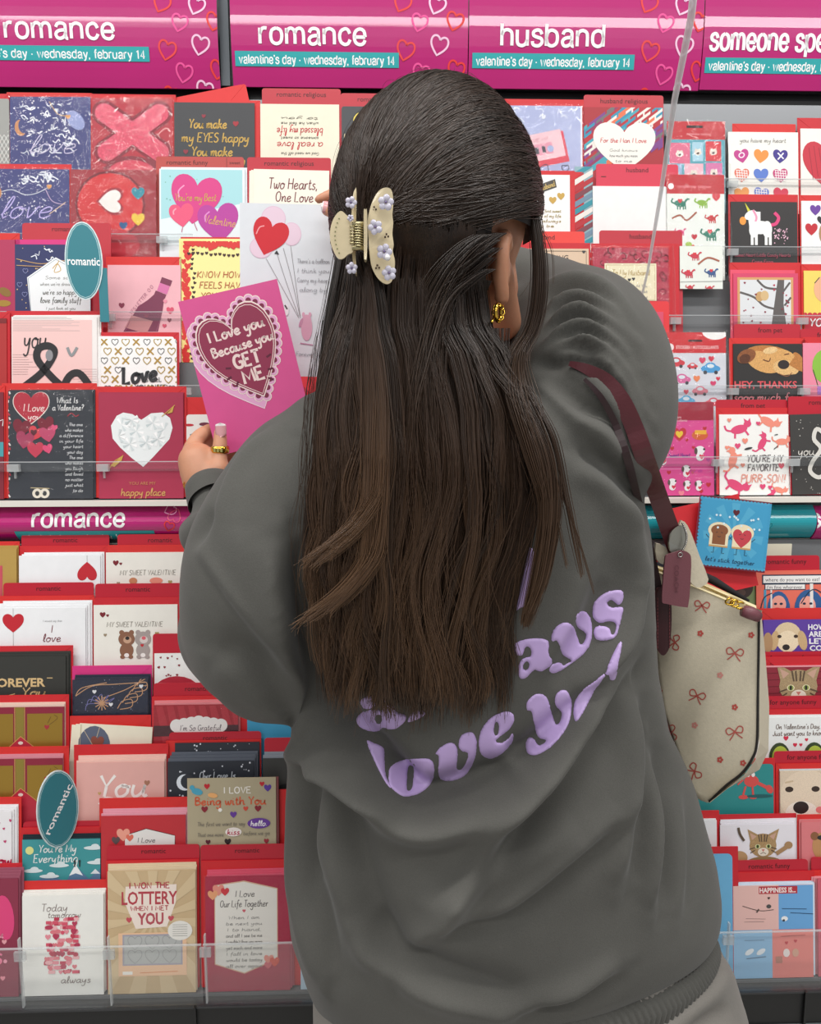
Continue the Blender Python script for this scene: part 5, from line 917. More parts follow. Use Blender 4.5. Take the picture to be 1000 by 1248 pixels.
def ring_loft(mb, rings, n=48, sup=2.4):
    """rings: (xl,yl,xr,yr,Y,hd_back,hd_front) silhouettes left/right in view at depth Y"""
    base = len(mb.v)
    for xl, yl, xr, yr, Y, hb, hf, *lf in rings:
        A, B = P(xl, yl, Y), P(xr, yr, Y); c = (A+B)/2; ax = (B-A)/2; lf = lf[0] if lf else 0
        for j in range(n):
            t = 2*math.pi*j/n; cx = math.copysign(abs(math.cos(t))**(2/sup), math.cos(t)); sy = math.copysign(abs(math.sin(t))**(2/sup), math.sin(t))
            mb.v.append(tuple(c+ax*cx+np.array([0, sy*(hf if sy > 0 else hb), lf*max(0, -math.sin(t))])))
    for i in range(len(rings)-1):
        for j in range(n):
            k = (j+1) % n; mb.f.append((base+i*n+j, base+i*n+k, base+(i+1)*n+k, base+(i+1)*n+j)); mb.m.append(0)
    mb.f.append(tuple(base+j for j in range(n))); mb.f.append(tuple(base+(len(rings)-1)*n+j for j in range(n-1, -1, -1))); mb.m += [0, 0]
def remesh(mb, vox, smooth=8, fac=.5):
    o = pydata('tmp', mb.v, mb.f); bm = bmesh.new(); bm.from_mesh(o.data); bmesh.ops.recalc_face_normals(bm, faces=bm.faces); bm.to_mesh(o.data); bm.free()
    m = o.modifiers.new('r', 'REMESH'); m.mode = 'VOXEL'; m.voxel_size = vox
    if smooth: s_ = o.modifiers.new('s', 'SMOOTH'); s_.iterations = smooth; s_.factor = fac
    bpy.context.view_layer.update(); dg = bpy.context.evaluated_depsgraph_get(); ev = o.evaluated_get(dg); me = bpy.data.meshes.new_from_object(ev, depsgraph=dg)
    bpy.data.objects.remove(o); return me
def verts(me): a = np.empty(len(me.vertices)*3, 'f'); me.vertices.foreach_get('co', a); return a.reshape(-1, 3).astype(float)
def setv(me, v): me.vertices.foreach_set('co', v.astype('f').ravel()); me.update()
def normals(me): a = np.empty(len(me.vertices)*3, 'f'); me.vertex_normals.foreach_get('vector', a); return a.reshape(-1, 3).astype(float)
def project(v): q = v-CAM; d = q@_f; return 500+FPX*(q@_r)/d, 624-FPX*(q@_u)/d
def polydist(px, py, line):
    """distance to polyline, signed side, param"""
    best = np.full(px.shape, 1e9); side = np.zeros(px.shape); par = np.zeros(px.shape); L = np.array(smooth_path(line, 6)); n = len(L)-1
    for i in range(n):
        a, b = L[i], L[i+1]; d = b-a; l2 = d@d+1e-9; t = np.clip(((px-a[0])*d[0]+(py-a[1])*d[1])/l2, 0, 1); qx, qy = a[0]+t*d[0]-px, a[1]+t*d[1]-py
        dist = np.hypot(qx, qy); m = dist < best; best = np.where(m, dist, best); side = np.where(m, np.sign(d[0]*(py-a[1])-d[1]*(px-a[0])), side); par = np.where(m, (i+t)/n, par)
    return best, side, par

person = empty('person', (P(560, 700, .80)[0], .80, 0)); TP = Vector(person.location)
tag(person, 'woman seen from behind with long dark hair, grey sweatshirt, holding up two cards', 'person')
def under(o): o.parent = person; o.location = -TP; return o
SKIN = mat('skin', '#c98f70', .5, noise=.06, nscale=40, bump=.08, bscale=500); SKIN.node_tree.nodes['Principled BSDF'].inputs['Subsurface Weight'].default_value = .12; SKIN.node_tree.nodes['Principled BSDF'].inputs['Subsurface Scale'].default_value = .01; SKIN.node_tree.nodes['Principled BSDF'].inputs['Subsurface Radius'].default_value = (1, .35, .2)

# body: one continuous surface (head, neck, trunk, arms, hands, legs)
HC = P(535, 272, .755)            # head centre
b = MB()
def ellipsoid(mb, c, r, n=20, rot=None):
    base = len(mb.v); 
    for i in range(n//2+1):
        ph = math.pi*i/(n//2)
        for j in range(n):
            t = 2*math.pi*j/n; v = np.array([r[0]*math.sin(max(ph, .02) if i < n//2 else math.pi-.02)*math.cos(t), r[1]*math.sin(max(ph, .02) if i < n//2 else math.pi-.02)*math.sin(t), r[2]*math.cos(ph)])
            if rot is not None: v = rot@v
            mb.v.append(tuple(np.array(c)+v))
    for i in range(n//2):
        for j in range(n):
            k = (j+1) % n; mb.f.append((base+i*n+j, base+i*n+k, base+(i+1)*n+k, base+(i+1)*n+j)); mb.m.append(0)
    mb.f.append(tuple(base+j for j in range(n))); mb.f.append(tuple(base+(n//2)*n+j for j in range(n-1, -1, -1))); mb.m += [0, 0]
HYAW = math.radians(-38); RH = np.array([[math.cos(HYAW), -math.sin(HYAW), 0], [math.sin(HYAW), math.cos(HYAW), 0], [0, 0, 1]])   # face turned away and to the right
hd = lambda x, y, z: HC+RH@np.array([x, y, z])   # head space: y = towards the face
ellipsoid(b, hd(0, -.002, .012), (.078, .094, .094), 24, RH)
ellipsoid(b, hd(0, .028, -.055), (.060, .062, .066), 20, RH)
chain(b, [(hd(0, .055, -.085), .030), (hd(0, .07, -.098), .022)])                           # chin
for s in (-1, 1): chain(b, [(hd(.058*s, .0, -.05), .018), (hd(.04*s, .05, -.088), .018)])     # jaw
chain(b, [(hd(0, .090, -.005), .007), (hd(0, .108, -.034), .011)]); chain(b, [(hd(-.012, .088, -.055), .009), (hd(.012, .088, -.055), .009)]); chain(b, [(hd(-.03, .078, .012), .010), (hd(.03, .078, .012), .010)])
NK = P(525, 470, .765); chain(b, [(hd(0, -.01, -.05), .052), (NK, .056)])
SHL, SHR = P(400, 585, .765), P(700, 540, .765)
chain(b, [(NK, .055), ((NK+SHL)/2+[0, 0, .0], .058), (SHL, .05)]); chain(b, [(NK, .055), ((NK+SHR)/2, .058), (SHR, .05)])
CH = P(560, 640, .79); WA = P(575, 880, .80); HI = P(600, 1120, .80)
ellipsoid(b, CH, (.145, .085, .15), 24); ellipsoid(b, WA, (.115, .075, .14), 24); ellipsoid(b, HI, (.15, .10, .13), 24)
WL = P(258, 602, .925)
chain(b, [(SHL, .05), (P(330, 700, .79), .044), (P(312, 780, .80), .04)]); chain(b, [(P(312, 780, .80), .04), (P(292, 690, .87), .034), (WL, .021)])
ELR = P(690, 385, .86); WR = P(455, 275, .965)
chain(b, [(SHR, .05), (P(712, 450, .80), .044), (ELR, .038)]); chain(b, [(ELR, .038), (P(570, 330, .93), .033), (WR, .024)])
zf = lambda p, z: np.array([p[0], p[1], z])
for s in (-1, 1):
    hp_ = HI+[s*.085, 0, -.03]; kn = np.array([hp_[0]+s*.01, .79, .50]); an = np.array([hp_[0]+s*.02, .81, .09])
    chain(b, [(hp_, .092), ((hp_+kn)/2, .075), (kn, .055)]); chain(b, [(kn, .055), ((kn+an)/2+[0, -.01, .04], .05), (an, .036)])
    chain(b, [(an-[0, .01, .045], .036), (an+[0, .07, -.05], .033), (an+[0, .14, -.058], .028)])
# left hand (holds the pink card): palm, four fingers behind the card, thumb in front
def fing(pts): cap_chain(b, pts, 12)
cap_chain(b, [(256, 603, .925, .020), (247, 583, .935, .0232), (241, 563, .945, .0235)]); cap_chain(b, [(250, 585, .93, .02), (266, 574, .93, .015)])
fing([(258, 586, .925, .0145), (266, 572, .93, .0125), (267, 556, .935, .0095), (268, 541, .94, .0088), (268, 528, .944, .0078)])           # thumb
fing([(233, 566, .95, .014), (233, 548, .957, .0105), (243, 532, .968, .0092), (256, 524, .983, .0082), (276, 520, .992, .0075), (290, 520, .994, .0068)])    # index
fing([(232, 575, .955, .0135), (236, 556, .970, .0105), (250, 542, .984, .009), (272, 536, 1.0, .0082), (298, 534, 1.003, .0072)])
fing([(234, 584, .955, .013), (240, 568, .974, .010), (256, 556, .99, .0085), (276, 550, 1.003, .0078), (298, 548, 1.005, .007)])
fing([(238, 592, .95, .012), (246, 580, .972, .009), (260, 570, .99, .0078), (278, 565, 1.002, .0068), (292, 563, 1.004, .006)])
# right hand (holds the white card)
cap_chain(b, [(455, 275, .965, .023), (440, 268, .985, .023), (428, 264, 1.0, .021)])
fing([(432, 252, 1.01, .0105), (418, 240, 1.03, .0095), (404, 238, 1.038, .008), (388, 243, 1.036, .0055)])
fing([(436, 272, .985, .012), (422, 264, .995, .0105), (410, 259, 1.005, .0095), (398, 256, 1.012, .0075)])
fing([(430, 262, 1.02, .0105), (412, 262, 1.04, .009), (394, 266, 1.045, .0075)]); fing([(432, 276, 1.02, .010), (414, 278, 1.04, .009), (396, 282, 1.045, .007)]); fing([(436, 288, 1.015, .009), (420, 292, 1.035, .008), (404, 296, 1.04, .0065)])
# ears
def ear(s):
    D_ = np.array([-.006, -.006, -.040])
    ee = lambda x, y, z: hd((x+D_[0])*s, y+D_[1], z+D_[2]); chain(b, [(ee(.080, .004, .010), .005), (ee(.086, -.012, .016), .0062), (ee(.089, -.022, .002), .0065), (ee(.086, -.018, -.016), .0062), (ee(.080, -.006, -.034), .0072)], 10)
    ellipsoid(b, ee(.080, -.008, -.010), (.006, .014, .024), 14, RH)
ear(1); ear(-1)
me = remesh(b, .0028, 5); me.name = 'body'
# smooth nothing else; colour comes from one skin material
body = link('body', me, person, [SKIN]); body.location = -TP; me.polygons.foreach_set('use_smooth', [True]*len(me.polygons))
# nails
def nail(px, py, Y, L, W_, rot, name='fingernail', tip=True):
    c = P(px, py, Y); n = 9; vs = []; fs = []; a = math.radians(rot)
    for i in range(n+1):
        u = -1+2*i/n
        for j in range(6):
            v = -1+2*j/5; r_ = math.sqrt(max(0, 1-(abs(u)**5))) ; x = v*W_*r_; z = u*L; y = .35*W_*(v*v)*r_
            vs.append(tuple(c+np.array([x*math.cos(a)-z*math.sin(a), y, x*math.sin(a)+z*math.cos(a)])))
    for i in range(n):
        for j in range(5): fs.append((i*6+j, i*6+j+1, (i+1)*6+j+1, (i+1)*6+j))
    o = pydata(name, vs, fs, None, [mat('nail_polish', '#e6a8ac', .12, coat=1), mat('nail_tip_white', '#f6eeee', .12, coat=1)], True, [1 if (k//5) >= n-2 and tip else 0 for k in range(len(fs))]); under(o); o['label'] = 'glossy pink nail with white tip'; 
    md = o.modifiers.new('t', 'SOLIDIFY'); md.thickness = .0008; return o
nail(268.5, 524, .9345, .0085, .0066, 2); nail(396.5, 252, 1.0035, .0055, .0072, 82)
# ---- sweatshirt
g = MB()
ring_loft(g, [(440, 478, 610, 470, .765, .055, .06), (405, 497, 645, 478, .768, .075, .07), (378, 515, 690, 490, .77, .10, .09), (350, 550, 735, 520, .775, .118, .105), (335, 600, 768, 575, .785, .130, .12), (335, 660, 782, 650, .79, .135, .125),
  (345, 740, 786, 740, .795, .135, .125), (358, 820, 790, 810, .80, .135, .125), (362, 885, 806, 880, .80, .135, .125), (354, 960, 838, 955, .80, .138, .125), (350, 1050, 862, 1030, .80, .142, .11), (353, 1125, 866, 1075, .80, .142, .10), (372, 1180, 862, 1108, .80, .135, .10, .014), (388, 1212, 850, 1128, .80, .12, .09, .016)], 64, 2.3)
cap_chain(g, [(415, 560, .77, .075), (385, 600, .765, .088), (344, 680, .752, .093), (318, 760, .758, .080), (330, 800, .775, .066)], 32)
cap_chain(g, [(300, 780, .775, .058), (292, 730, .80, .052), (286, 688, .83, .046)], 28); cap_chain(g, [(292, 770, .78, .062), (288, 700, .83, .048), (276, 640, .875, .036), (264, 612, .90, .031), (259, 598, .912, .029)], 28)
cap_chain(g, [(262, 650, .84, .030), (244, 652, .862, .026), (236, 648, .872, .020)], 20)     # sagging fold of the sleeve
cap_chain(g, [(640, 560, .775, .085), (705, 530, .765, .085), (712, 460, .785, .088), (700, 410, .83, .075), (672, 382, .875, .060), (655, 372, .90, .054)], 32)
cap_chain(g, [(672, 385, .875, .060), (640, 362, .90, .052), (560, 325, .935, .044), (500, 295, .955, .036)], 28)
cap_chain(g, [(640, 395, .85, .045), (625, 430, .85, .05), (600, 470, .84, .05)], 24)
gm = remesh(g, .0033, 45, .6); v = verts(gm); N_ = normals(gm); px, py = project(v); 
ed = np.empty(len(gm.edges)*2, 'i'); gm.edges.foreach_get('vertices', ed); ed = ed.reshape(-1, 2); deg = np.bincount(ed.ravel(), minlength=len(v))[:, None]
def lap(a): return .4*a+.6*np.stack([np.bincount(ed[:, 0], a[ed[:, 1], c], len(a))+np.bincount(ed[:, 1], a[ed[:, 0], c], len(a)) for c in range(3)], 1)/deg
for _ in range(12): N_ = lap(N_)
N_ /= np.linalg.norm(N_, axis=1)[:, None]
view = (CAM-v); view /= np.linalg.norm(view, axis=1)[:, None]; face = np.clip((N_*view).sum(1)*2.2, 0, 1)
disp = np.zeros(len(v))
def fold(line, amp, width, kind='ridge', ymax=None, fade=True, ymin=None):
    global disp
    d, s_, t = polydist(px, py, line); f = np.exp(-(d/width)**2) if kind == 'ridge' else (s_*d/width)*np.exp(.5-(d/width)**2)*1.0 if kind == 'step' else -np.exp(-(d/width)**2)
    if fade: f = f*np.clip(np.sin(np.pi*np.clip(t, .02, .98))**.6, 0, 1)
    m = face.copy()
    if ymax is not None: m = m*(v[:, 1] < ymax)
    if ymin is not None: m = m*(v[:, 1] > ymin)
    disp += (2.5 if width >= 14 else 1.6)*amp*f*m
# left sleeve
fold([(232, 668), (262, 715), (320, 785), (372, 845)], .0030, 4, 'groove'); fold([(236, 663), (268, 708), (326, 778), (376, 836)], .0035, 9, 'ridge')
fold([(350, 655), (352, 720), (368, 800), (400, 880), (440, 905)], .012, 24, 'step'); fold([(262, 800), (300, 815), (350, 862)], .004, 22, 'step'); fold([(300, 640), (300, 720), (330, 790)], .004, 22)
fold([(255, 620), (246, 640), (232, 668)], .006, 8, 'groove'); fold([(330, 512), (296, 535), (270, 575), (252, 630)], .0045, 5, 'groove'); fold([(340, 520), (304, 545), (280, 585), (262, 640)], .003, 9)
fold([(346, 508), (356, 520), (380, 530)], .0025, 4, 'ridge'); fold([(345, 514), (356, 527), (380, 537)], .002, 3, 'groove')
# torso
fold([(365, 880), (400, 905), (450, 935), (500, 985), (560, 980), (640, 945), (720, 880)], .016, 26, 'step'); fold([(365, 905), (420, 930), (470, 958), (500, 972)], .010, 14, 'step')
fold([(790, 780), (740, 850), (690, 920), (620, 1010), (560, 1110)], .013, 22, 'step'); fold([(700, 1000), (640, 1040), (570, 1085), (500, 1100)], .007, 18); fold([(760, 985), (700, 1045), (620, 1110), (540, 1130)], .007, 16, 'step')
fold([(800, 900), (806, 1000), (800, 1110)], .009, 14, 'step'); fold([(780, 840), (778, 940), (760, 1080)], .009, 18, 'step'); fold([(835, 960), (838, 1040), (830, 1120)], .006, 12, 'step')
fold([(378, 900), (366, 980), (372, 1080), (400, 1190)], .011, 16, 'step'); fold([(410, 960), (425, 1060), (470, 1180)], .007, 22, 'step'); fold([(395, 1000), (385, 1090), (402, 1200)], .005, 9)
fold([(440, 1130), (520, 1190), (640, 1225)], .008, 20, 'step'); fold([(760, 1180), (700, 1215), (620, 1235)], .006, 14, 'step'); fold([(780, 700), (770, 760), (742, 810), (700, 850)], .010, 14, 'step'); fold([(745, 600), (760, 660), (775, 720)], .006, 16)
fold([(560, 1080), (540, 1120), (480, 1160)], .006, 18); fold([(660, 460), (700, 500), (740, 520), (770, 560)], .007, 14, 'step'); fold([(700, 560), (740, 585), (778, 640)], .006, 18, 'step')
fold([(720, 700), (700, 760), (660, 830)], .005, 22, 'step'); fold([(610, 900), (640, 930), (700, 870), (760, 790)], .006, 14, 'step')
# right sleeve bunching
for i, ln in enumerate([[(648, 385), (662, 352), (700, 338), (740, 352), (775, 395)], [(650, 398), (670, 366), (708, 354), (750, 378), (782, 430)], [(650, 412), (676, 382), (716, 374), (758, 402), (792, 462)], [(652, 424), (684, 400), (724, 396), (764, 428), (796, 492)], [(654, 432), (690, 414), (730, 418), (764, 452), (796, 522)], [(656, 438), (694, 428), (728, 436), (756, 470), (784, 540)], [(700, 410), (724, 425), (760, 470), (780, 520)]]):
    fold(ln, .0085, 7, 'ridge'); fold([(a+3, b_+9) for a, b_ in ln], .0125, 5.5, 'groove')
fold([(655, 440), (680, 448), (720, 480)], .004, 6, 'groove')
rr = np.random.default_rng(3)
for _ in range(26):   # soft random undulation
    k = rr.normal(size=3)*rr.uniform(10, 26); disp += .0007*np.sin(v@k+rr.uniform(0, 6))
v = v+N_*disp[:, None]
for _ in range(5): v = lap(v)
setv(gm, v); gm.name = 'sweatshirt'
GREYC = '#595854'
def fleece(name, c, rot=0):
    m = bpy.data.materials.new(name); m.use_nodes = True; nt = m.node_tree; b_ = nt.nodes['Principled BSDF']; b_.inputs['Roughness'].default_value = .92; b_.inputs['Specular IOR Level'].default_value = .15
    b_.inputs['Sheen Weight'].default_value = .12; b_.inputs['Sheen Roughness'].default_value = .45
    tc = nt.nodes.new('ShaderNodeTexCoord'); n1 = nt.nodes.new('ShaderNodeTexNoise'); n1.inputs['Scale'].default_value = 9; n1.inputs['Detail'].default_value = 6
    n2 = nt.nodes.new('ShaderNodeTexNoise'); n2.inputs['Scale'].default_value = 900; n2.inputs['Detail'].default_value = 3
    mr = nt.nodes.new('ShaderNodeMapRange'); mr.inputs[1].default_value = .3; mr.inputs[2].default_value = .7; mr.inputs[3].default_value = .88; mr.inputs[4].default_value = 1.12
    m2 = nt.nodes.new('ShaderNodeMapRange'); m2.inputs[1].default_value = .3; m2.inputs[2].default_value = .7; m2.inputs[3].default_value = .93; m2.inputs[4].default_value = 1.07
    mu = nt.nodes.new('ShaderNodeMath'); mu.operation = 'MULTIPLY'; sc = nt.nodes.new('ShaderNodeVectorMath'); sc.operation = 'SCALE'; sc.inputs[0].default_value = lin(c)
    bp = nt.nodes.new('ShaderNodeBump'); bp.inputs['Strength'].default_value = .25; bp.inputs['Distance'].default_value = .001; L = nt.links.new
    L(tc.outputs['Object'], n1.inputs['Vector']); L(tc.outputs['Object'], n2.inputs['Vector']); L(n1.outputs['Fac'], mr.inputs[0]); L(n2.outputs['Fac'], m2.inputs[0]); L(mr.outputs[0], mu.inputs[0]); L(m2.outputs[0], mu.inputs[1])
    L(mu.outputs[0], sc.inputs['Scale']); L(sc.outputs[0], b_.inputs['Base Color']); L(n2.outputs['Fac'], bp.inputs['Height']); L(bp.outputs[0], b_.inputs['Normal']); return m
FLE = fleece('washed_grey_fleece', GREYC); FL2 = fleece('lighter_grey_fleece', '#807c76')
shirt = link('sweatshirt', gm, person, [FLE]); shirt.location = -TP; gm.polygons.foreach_set('use_smooth', [True]*len(gm.polygons))
BV = BVHTree.FromPolygons([tuple(p) for p in v], [tuple(p.vertices) for p in gm.polygons])
def onto(px_, py_, lift=0.0, bvh=None, Ydef=.66):
    d = ray(px_, py_); r_ = (bvh or BV).ray_cast(Vector(CAM), Vector(d), 3)
    if r_[0] is None: return None
    return np.array(r_[0])-d*lift
# neckline ribbed band, cuffs and hem
def ribband(name, rings, n=720, amp=.0009, sup=2.3, mats=None, lift=.016):
    vs = []; fs = []
    for xl, yl, xr, yr, Y, hb, hf in rings:
        A, B = P(xl, yl, Y), P(xr, yr, Y); c = (A+B)/2; ax = (B-A)/2; u = ax/np.linalg.norm(ax)
        for j in range(n):
            t = 2*math.pi*j/n; cx = math.copysign(abs(math.cos(t))**(2/sup), math.cos(t)); sy = math.copysign(abs(math.sin(t))**(2/sup), math.sin(t)); rp = amp*(1 if j % 4 < 2 else -1)
            vs.append(tuple(c+ax*cx+np.array([0, sy*(hf if sy > 0 else hb), 0])+rp*(u*math.cos(t)+np.array([0, math.sin(t), 0]))+np.array([0, 0, lift*max(0, -math.sin(t))])))
    for i in range(len(rings)-1):
        for j in range(n): k = (j+1) % n; fs.append((i*n+j, i*n+k, (i+1)*n+k, (i+1)*n+j))
    return under(pydata(name, vs, fs, None, mats or [FLE], True))
ribband('hem_band', [(384, 1204, 856, 1122, .80, .122, .095), (390, 1214, 862, 1126, .80, .128, .096), (396, 1228, 866, 1134, .80, .130, .098), (404, 1246, 858, 1156, .80, .128, .098), (410, 1256, 850, 1168, .80, .120, .095)])
cm = MB(); cm.tube([P(263, 612, .90), P(259, 600, .911), P(256, 591, .918), P(255, 587, .921)], [.0315, .0305, .029, .025], 96, cap=False); under(cm.build('cuff', None, [FLE], True))
cm = MB(); cm.tube([P(505, 297, .954), P(490, 290, .958), P(478, 286, .960)], [.037, .034, .031], 96, cap=False); under(cm.build('cuff', None, [FLE], True))
# ---- sweatpants
t_ = MB(); ring_loft(t_, [(400, 1180, 850, 1110, .80, .11, .10), (395, 1230, 872, 1140, .80, .132, .095), (398, 1290, 888, 1178, .80, .142, .095), (405, 1340, 900, 1215, .80, .145, .095), (410, 1400, 902, 1260, .80, .14, .095), (420, 1450, 900, 1330, .80, .125, .11), (440, 1500, 890, 1420, .80, .105, .10)], 48, 2.3)
for s in (-1, 1):
    hp_ = HI+[s*.085, 0, -.06]; kn = np.array([hp_[0]+s*.02, .79, .50]); an = np.array([hp_[0]+s*.025, .81, .10])
    chain(t_, [(hp_, .115), ((hp_+kn)/2, .105), (kn, .088), ((kn+an)/2, .078), (an, .068)], 32)
tm = remesh(t_, .007, 10); vt = verts(tm); nn = normals(tm); pxt, pyt = project(vt); dd = np.zeros(len(vt))
_sv = (px, py, v, face); px, py, v = pxt, pyt, vt; face = np.ones(len(vt)); disp = dd
fold([(868, 1150), (840, 1190), (780, 1230), (700, 1260)], .006, 16, 'step'); fold([(890, 1230), (860, 1250), (820, 1290)], .008, 12, 'groove'); fold([(885, 1180), (870, 1205), (830, 1240)], .004, 12)
vt = vt+nn*disp[:, None]; setv(tm, vt); px, py, v, face = _sv; tm.name = 'sweatpants'
pants = link('sweatpants', tm, person, [FL2]); pants.location = -TP; tm.polygons.foreach_set('use_smooth', [True]*len(tm.polygons))
for s in (-1, 1):
    hp_ = HI+[s*.085, 0, -.06]; an = np.array([hp_[0]+s*.025, .81, .10]); sh = MB(); chain(sh, [(an+[0, -.02, -.052], .044), (an+[0, .06, -.056], .041), (an+[0, .15, -.062], .034)], 20)
    vv = np.array(sh.v); vv[:, 2] = np.maximum(vv[:, 2], .004); sh.v = [tuple(q) for q in vv]; under(sh.build('shoe', None, [mat('white_shoe', '#e4e2de', .5)], True))
    so = MB(); so.prism(*[[(an[0]+.044*math.cos(t), an[1]+.05+.125*math.sin(t), z) for t in np.linspace(0, 2*math.pi, 24)[:-1]] for z in (.0, .018)]); under(so.build('shoe_sole', None, [mat('sole_rubber', '#d0cdc6', .7)]))
# ---- puffed lilac lettering on the back
LIL = mat('lilac_puff_print', '#bda3d6', .45, noise=.03, nscale=30, bump=.05, bscale=600); 
def puff(polys, name='puff_letter', lift=.0022, edge=3.0):
    """polys: outer loop + optional holes, photo-measured outline on the back of the shirt"""
    loops = [smooth_path(p, 4, True) for p in polys]; pts = []; edges = []
    for L_ in loops:
        n0 = len(pts); pts += [Vector((q[0], q[1])) for q in L_]; edges += [(n0+i, n0+(i+1) % len(L_)) for i in range(len(L_))]
    nb = len(pts); O = np.array([tuple(p) for p in pts]); x0, y0 = O.min(0); x1, y1 = O.max(0)
    def inside(x, y):
        c = False
        for L_ in loops:
            for i in range(len(L_)):
                a, b_ = L_[i], L_[i-1]
                if (a[1] > y) != (b_[1] > y) and x < (b_[0]-a[0])*(y-a[1])/(b_[1]-a[1])+a[0]: c = not c
        return c
    S = 2.2
    for i in range(int((x1-x0)/S)+1):
        for j in range(int((y1-y0)/S)+1):
            x, y = x0+i*S+(j % 2)*S/2, y0+j*S
            if np.min(np.hypot(O[:, 0]-x, O[:, 1]-y)) > 1.1 and inside(x, y): pts.append(Vector((x, y)))
    vo, _, fo, *_r_ = geometry.delaunay_2d_cdt(pts, edges, [], 0, 1e-4)
    fo = [f for f in fo if inside(sum(vo[i][0] for i in f)/3, sum(vo[i][1] for i in f)/3)]
    vs = []
    for q in vo:
        dmin = np.min(np.hypot(O[:, 0]-q[0], O[:, 1]-q[1])); h = lift*math.sqrt(min(1, dmin/edge)) if dmin > .02 else -.0008
        p = onto(q[0], q[1], h); vs.append(tuple(p if p is not None else P(q[0], q[1], .7)))
    o = under(pydata(name, vs, fo, None, [LIL], True)); return o
Zl = lambda pts, x0, y0, k: [(x0+a/k, y0+b_/k) for a, b_ in pts]
A1 = lambda pts: Zl(pts, 420, 830, 1000/220); A2 = lambda pts: Zl(pts, 590, 650, 891/200)
puff([A1([(120, 332), (160, 340), (205, 360), (221, 380), (222, 440), (228, 520), (262, 592), (240, 585), (205, 530), (165, 450)])])       # l
puff([A1([(240, 545), (245, 490), (275, 455), (330, 435), (400, 428), (460, 428), (490, 450), (498, 500), (485, 555), (450, 600), (395, 632), (330, 642), (285, 620), (252, 585)]), A1([(362, 470), (378, 478), (380, 520), (372, 585), (358, 604), (346, 595), (346, 545), (352, 490)])])   # o
puff([A1([(500, 402), (530, 365), (575, 340), (605, 345), (624, 375), (625, 430), (622, 480), (640, 490), (665, 460), (680, 405), (640, 385), (628, 345), (645, 300), (685, 281), (715, 290), (731, 330), (728, 400), (710, 460), (670, 520), (620, 548), (560, 555), (525, 540), (515, 500), (518, 450), (516, 415)])])  # v
puff([A1([(740, 330), (755, 270), (800, 210), (860, 175), (905, 167), (935, 185), (938, 225), (905, 275), (850, 318), (840, 335), (870, 340), (905, 315), (928, 285), (937, 300), (925, 345), (880, 395), (825, 428), (780, 428), (748, 395)]), A1([(838, 230), (850, 245), (848, 285), (835, 300), (827, 275)])])   # e
puff([A1([(62, 215), (85, 180), (130, 160), (180, 155), (205, 165), (203, 120), (200, 90), (240, 85), (262, 120), (290, 170), (340, 190), (335, 225), (290, 262), (245, 270), (215, 262), (175, 282), (120, 275), (75, 250)]), A1([(180, 190), (198, 192), (202, 220), (188, 235), (172, 220), (170, 200)])])    # a
puff([A1([(80, 110), (100, 95), (140, 80), (175, 95), (180, 125), (155, 150), (115, 158), (85, 135)])])
puff([A1([(345, 225), (365, 180), (420, 160), (450, 180), (430, 200), (385, 222), (350, 232)])])   # l foot
puff([A2([(195, 790), (230, 785), (270, 745), (310, 752), (360, 720), (370, 690), (350, 650), (352, 595), (330, 573), (270, 568), (200, 580), (160, 605), (165, 655), (205, 665), (225, 620), (248, 628), (250, 665), (215, 675), (190, 700), (180, 750)]), A2([(225, 700), (240, 705), (238, 730), (220, 740), (212, 722)])])   # a
puff([A2([(362, 590), (365, 545), (395, 500), (440, 482), (480, 500), (505, 560), (522, 600), (540, 585), (548, 545), (505, 510), (494, 460), (515, 425), (550, 425), (578, 465), (586, 540), (572, 610), (530, 665), (470, 710), (410, 750), (370, 762), (350, 745), (365, 712), (410, 700), (430, 715), (445, 705), (468, 690), (425, 660), (405, 610), (390, 585), (372, 592)])])   # y
puff([A2([(585, 440), (592, 380), (640, 330), (700, 308), (745, 308), (757, 335), (750, 375), (725, 390), (690, 365), (668, 380), (690, 400), (752, 400), (750, 440), (735, 500), (715, 560), (670, 582), (610, 580), (592, 545), (600, 510), (640, 500), (680, 515), (690, 545), (705, 540), (712, 495), (680, 480), (625, 488), (592, 465)])])   # s
puff([A2([(228, 960), (230, 915), (270, 875), (315, 872), (345, 900), (362, 960), (385, 1030), (405, 1025), (418, 975), (385, 935), (385, 880), (415, 850), (450, 855), (472, 900), (474, 960), (455, 1040), (410, 1110), (350, 1170), (280, 1206), (235, 1195), (223, 1150), (235, 1112), (265, 1110), (290, 1145), (310, 1145), (332, 1125), (290, 1105), (270, 1040), (255, 975), (240, 965)])])  # y
puff([A2([(482, 960), (495, 900), (545, 840), (600, 800), (650, 760), (672, 750), (640, 800), (605, 845), (570, 910), (530, 985), (500, 1024), (485, 1005)])])   # o folded
puff([A2([(655, 770), (685, 680), (722, 605), (745, 575), (746, 620), (730, 700), (712, 790), (685, 798), (672, 775)])])   # u
puff([A2([(185, 330), (200, 250), (210, 130), (225, 85), (250, 75), (272, 100), (268, 180), (262, 280), (262, 350), (270, 375), (240, 395), (200, 405), (170, 420)])])    # l / i
